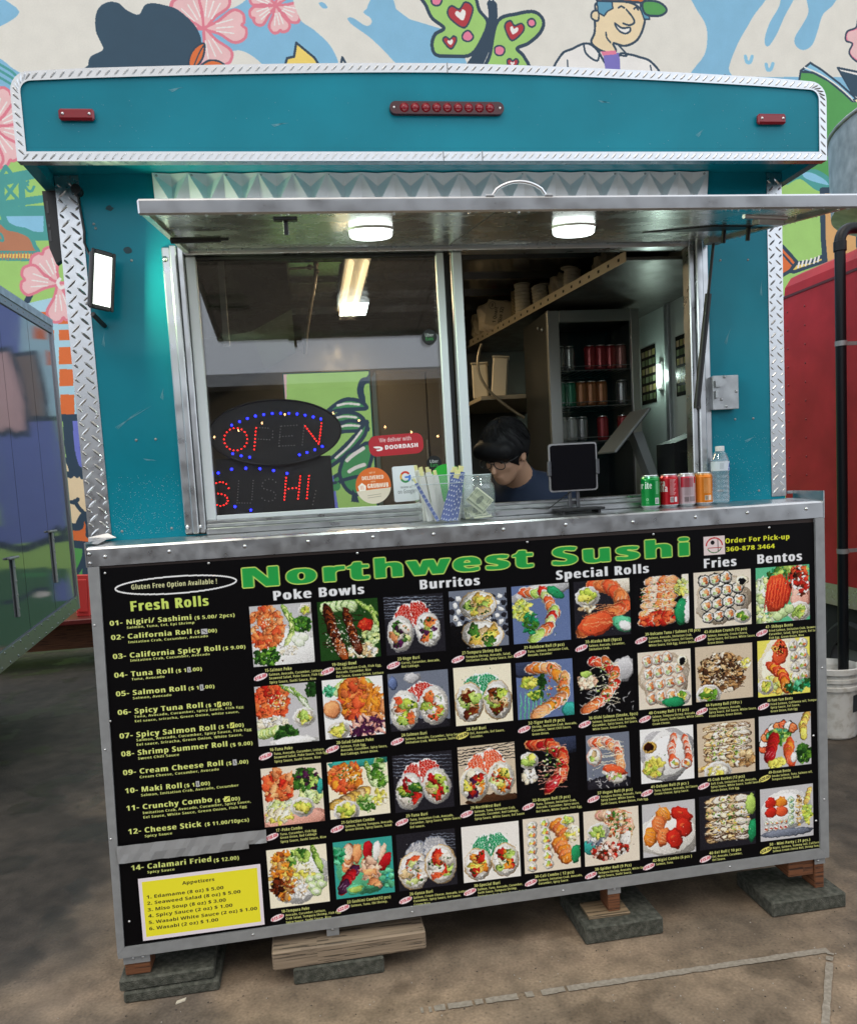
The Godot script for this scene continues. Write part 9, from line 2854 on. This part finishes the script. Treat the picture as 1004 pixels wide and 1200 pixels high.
func person() -> void:
	var root := thing("person", "person with short black hair, glasses and dark blue shirt leaning behind the window", "person", Vector3(0.42, 0.6, -0.50))
	var skin := mat(lin(0.50, 0.29, 0.19), 0.5)
	var hair_m := mat(lin(0.005, 0.005, 0.006), 0.6, 0.0, 0.3)
	var shirt := mat(lin(0.010, 0.022, 0.055), 0.8)
	# joints; the figure leans forward over the work shelf, head turned down to its right hand
	var head := Vector3(0.243, 1.932, -0.17)
	var neck := Vector3(0.318, 1.835, -0.25)
	var chest := Vector3(0.390, 1.68, -0.35)
	var hip := Vector3(0.46, 1.27, -0.56)
	var sl := Vector3(0.500, 1.755, -0.29); var sr := Vector3(0.225, 1.75, -0.42)
	var el := Vector3(0.56, 1.50, -0.20); var er := Vector3(0.13, 1.52, -0.34)
	var hl := Vector3(0.40, 1.58, -0.06); var hr := Vector3(0.12, 1.60, -0.12)
	hl = Vector3(0.40, 1.50, -0.24); hr = Vector3(0.16, 1.56, -0.40)
	var kl := Vector3(0.54, 0.98, -0.50); var kr := Vector3(0.38, 0.98, -0.52)
	var al := Vector3(0.54, 0.66, -0.58); var ar := Vector3(0.38, 0.66, -0.60)
	var torso := func(p: Vector3) -> float:
		var d := capsule(p, chest, hip, 0.150, 0.125)
		d = smin(d, capsule(p, sl, sr, 0.070, 0.070), 0.07)
		d = smin(d, capsule(p, chest, neck, 0.09, 0.058), 0.06)
		return d
	var body := func(p: Vector3) -> float:
		var d: float = torso.call(p)
		d = smin(d, capsule(p, sl, el, 0.056, 0.044), 0.03)
		d = smin(d, capsule(p, el, hl, 0.042, 0.030), 0.02)
		d = smin(d, capsule(p, sr, er, 0.056, 0.044), 0.03)
		d = smin(d, capsule(p, er, hr, 0.042, 0.030), 0.02)
		d = smin(d, capsule(p, hip, kl, 0.10, 0.066), 0.04)
		d = smin(d, capsule(p, hip, kr, 0.10, 0.066), 0.04)
		d = minf(d, capsule(p, kl, al, 0.064, 0.045))
		d = minf(d, capsule(p, kr, ar, 0.064, 0.045))
		d = smin(d, capsule(p, al, al + Vector3(0, -0.02, 0.14), 0.045, 0.038), 0.02)
		d = smin(d, capsule(p, ar, ar + Vector3(0, -0.02, 0.14), 0.045, 0.038), 0.02)
		d = smin(d, capsule(p, neck, head + Vector3(0.03, -0.04, -0.02), 0.056, 0.062), 0.03)
		return d
	part("body", nets(body, Vector3(-0.02, 0.58, -0.80), Vector3(0.72, 1.96, -0.06), 0.020), skin, root)
	var cloth := func(p: Vector3) -> float:
		var d: float = torso.call(p)
		d = smin(d, capsule(p, sl, sl.lerp(el, 0.7), 0.064, 0.062), 0.03)
		d = smin(d, capsule(p, sr, sr.lerp(er, 0.7), 0.064, 0.062), 0.03)
		d -= 0.012
		d = maxf(d, (p - neck).dot((head - neck).normalized()) - 0.005)   # neckline
		return maxf(d, 1.24 - p.y)
	part("shirt", nets(cloth, Vector3(0.04, 1.2, -0.80), Vector3(0.74, 1.90, -0.08), 0.015), shirt, root)
	var legs := func(p: Vector3) -> float:
		var d := minf(capsule(p, hip + Vector3(0.04, 0, 0), kl, 0.12, 0.078), capsule(p, hip - Vector3(0.04, 0, 0), kr, 0.12, 0.078))
		d = minf(d, capsule(p, kl, al, 0.078, 0.064))
		d = minf(d, capsule(p, kr, ar, 0.078, 0.064))
		d = smin(d, capsule(p, hip, hip + Vector3(0, 0.05, 0), 0.135, 0.135), 0.04)
		return maxf(d, p.y - 1.30)
	part("trousers", nets(legs, Vector3(0.20, 0.60, -0.80), Vector3(0.74, 1.36, -0.30), 0.022), M.matt_black, root)
	# head in its own axes: x to its left ear, y up, z out of the face
	var fwd := Vector3(-0.70, -0.50, 0.62).normalized()
	var left := Vector3(0, 1, 0).cross(fwd).normalized()
	left = (left + Vector3(0, -0.10, 0)).normalized()
	var up := fwd.cross(left).normalized()
	left = up.cross(fwd)
	var T := Transform3D(Basis(left, up, fwd).scaled_local(Vector3.ONE * 0.93), head)
	var face := func(p: Vector3) -> float:
		var d := ellipsoid(p - Vector3(0, 0.022, -0.012), Vector3(0.080, 0.092, 0.098))
		d = smin(d, ellipsoid(p - Vector3(0, -0.045, 0.030), Vector3(0.062, 0.075, 0.068)), 0.035)
		d = smin(d, ellipsoid(p - Vector3(0, -0.095, 0.062), Vector3(0.030, 0.024, 0.026)), 0.03)
		d = smin(d, capsule(p, Vector3(0, 0.012, 0.092), Vector3(0, -0.030, 0.116), 0.008, 0.013), 0.014)
		d = smin(d, ellipsoid(p - Vector3(0.0, -0.064, 0.094), Vector3(0.024, 0.007, 0.008)), 0.008)
		d = smin(d, ellipsoid(p - Vector3(0.0, -0.076, 0.090), Vector3(0.021, 0.008, 0.008)), 0.008)
		for s in [-1, 1]:
			d = smin(d, ellipsoid(p - Vector3(s * 0.085, -0.008, -0.010), Vector3(0.010, 0.034, 0.022)), 0.008)
			d = smin(d, ellipsoid(p - Vector3(s * 0.036, -0.018, 0.074), Vector3(0.024, 0.020, 0.016)), 0.02)
			d = maxf(d, -ellipsoid(p - Vector3(s * 0.033, 0.012, 0.100), Vector3(0.018, 0.010, 0.012)))
		return d
	var hs := nets(face, Vector3(-0.115, -0.135, -0.13), Vector3(0.115, 0.145, 0.14), 0.0065)
	var hn := part("head", hs, skin, root, false)
	hn.transform = Transform3D(T.basis, T.origin - root.position)
	var hairf := func(p: Vector3) -> float:
		var d := ellipsoid(p - Vector3(0, 0.040, -0.020), Vector3(0.108, 0.118, 0.124))
		d += 0.004 * sin(p.x * 90.0 + p.y * 30.0) * sin(p.z * 70.0)
		d = smin(d, capsule(p, Vector3(-0.060, 0.060, 0.088), Vector3(0.062, 0.062, 0.088), 0.038, 0.038), 0.03)
		var cut := ellipsoid(p - Vector3(0, -0.108, 0.080), Vector3(0.098, 0.122, 0.115))
		d = maxf(d, -cut)
		var nape := -(p.y + 0.055)
		d = maxf(d, nape)
		for s in [-1, 1]:
			d = maxf(d, -ellipsoid(p - Vector3(s * 0.10, -0.030, 0.000), Vector3(0.035, 0.040, 0.030)))
		return d
	var hr_n := part("hair", nets(hairf, Vector3(-0.145, -0.09, -0.17), Vector3(0.145, 0.18, 0.16), 0.0085), hair_m, root, false)
	hr_n.transform = Transform3D(T.basis, T.origin - root.position)
	# locks lying over the cap of hair
	var locks := Shape.new()
	for k in 420:
		var a := rng.randf_range(0.0, TAU)
		var tilt := rng.randf_range(0.05, 1.15)
		var pts := []
		var ok := true
		for j in 5:
			var th := tilt + j * 0.11
			var d := Vector3(sin(th) * sin(a + j * 0.05), cos(th), sin(th) * cos(a + j * 0.05))
			var p := Vector3(0, 0.040, -0.020) + d * Vector3(0.109, 0.119, 0.125) * (1.0 + 0.018 * sin(k * 1.3) + 0.012 * j / 4.0)
			if d.z > 0.35:
				p.z += 0.012 * (d.z - 0.35)
			pts.append(p)
			if hairf.call(p) > 0.012:
				ok = false
		if ok:
			locks.tube(pts, 0.0030, 3, 0.0008)
	var lk := part("hair_lock", locks, hair_m, root, false)
	lk.transform = hn.transform
	lk.set_meta("kind", "stuff")
	# eyes, brows and glasses
	var eye_m := mat(lin(0.03, 0.02, 0.018), 0.2)
	for s in [-1, 1]:
		var eye := Shape.new()
		eye.lathe([Vector2(0.001, -0.011), Vector2(0.008, -0.008), Vector2(0.011, 0.0), Vector2(0.008, 0.008), Vector2(0.001, 0.011)], 12, Transform3D(Basis(), Vector3(s * 0.033, 0.010, 0.085)))
		var en := part("eye", eye, eye_m, root, false)
		en.transform = hn.transform
	var gl := Shape.new()
	for s in [-1, 1]:
		var loop := []
		for k in 21:
			loop.append(Vector3(s * 0.036 + 0.028 * cos(TAU * k / 20), 0.006 + 0.022 * sin(TAU * k / 20), 0.112 - 0.10 * absf(s * 0.036 + 0.028 * cos(TAU * k / 20)) * 0.3))
		gl.tube(loop, 0.0022, 6)
		gl.tube([Vector3(s * 0.064, 0.012, 0.106), Vector3(s * 0.088, 0.012, 0.06), Vector3(s * 0.092, 0.008, -0.01), Vector3(s * 0.086, -0.012, -0.03)], 0.002, 6)
	gl.tube([Vector3(-0.009, 0.010, 0.113), Vector3(0, 0.014, 0.116), Vector3(0.009, 0.010, 0.113)], 0.002, 6)
	var gn := part("glasses", gl, M.black, root, false)
	gn.transform = hn.transform
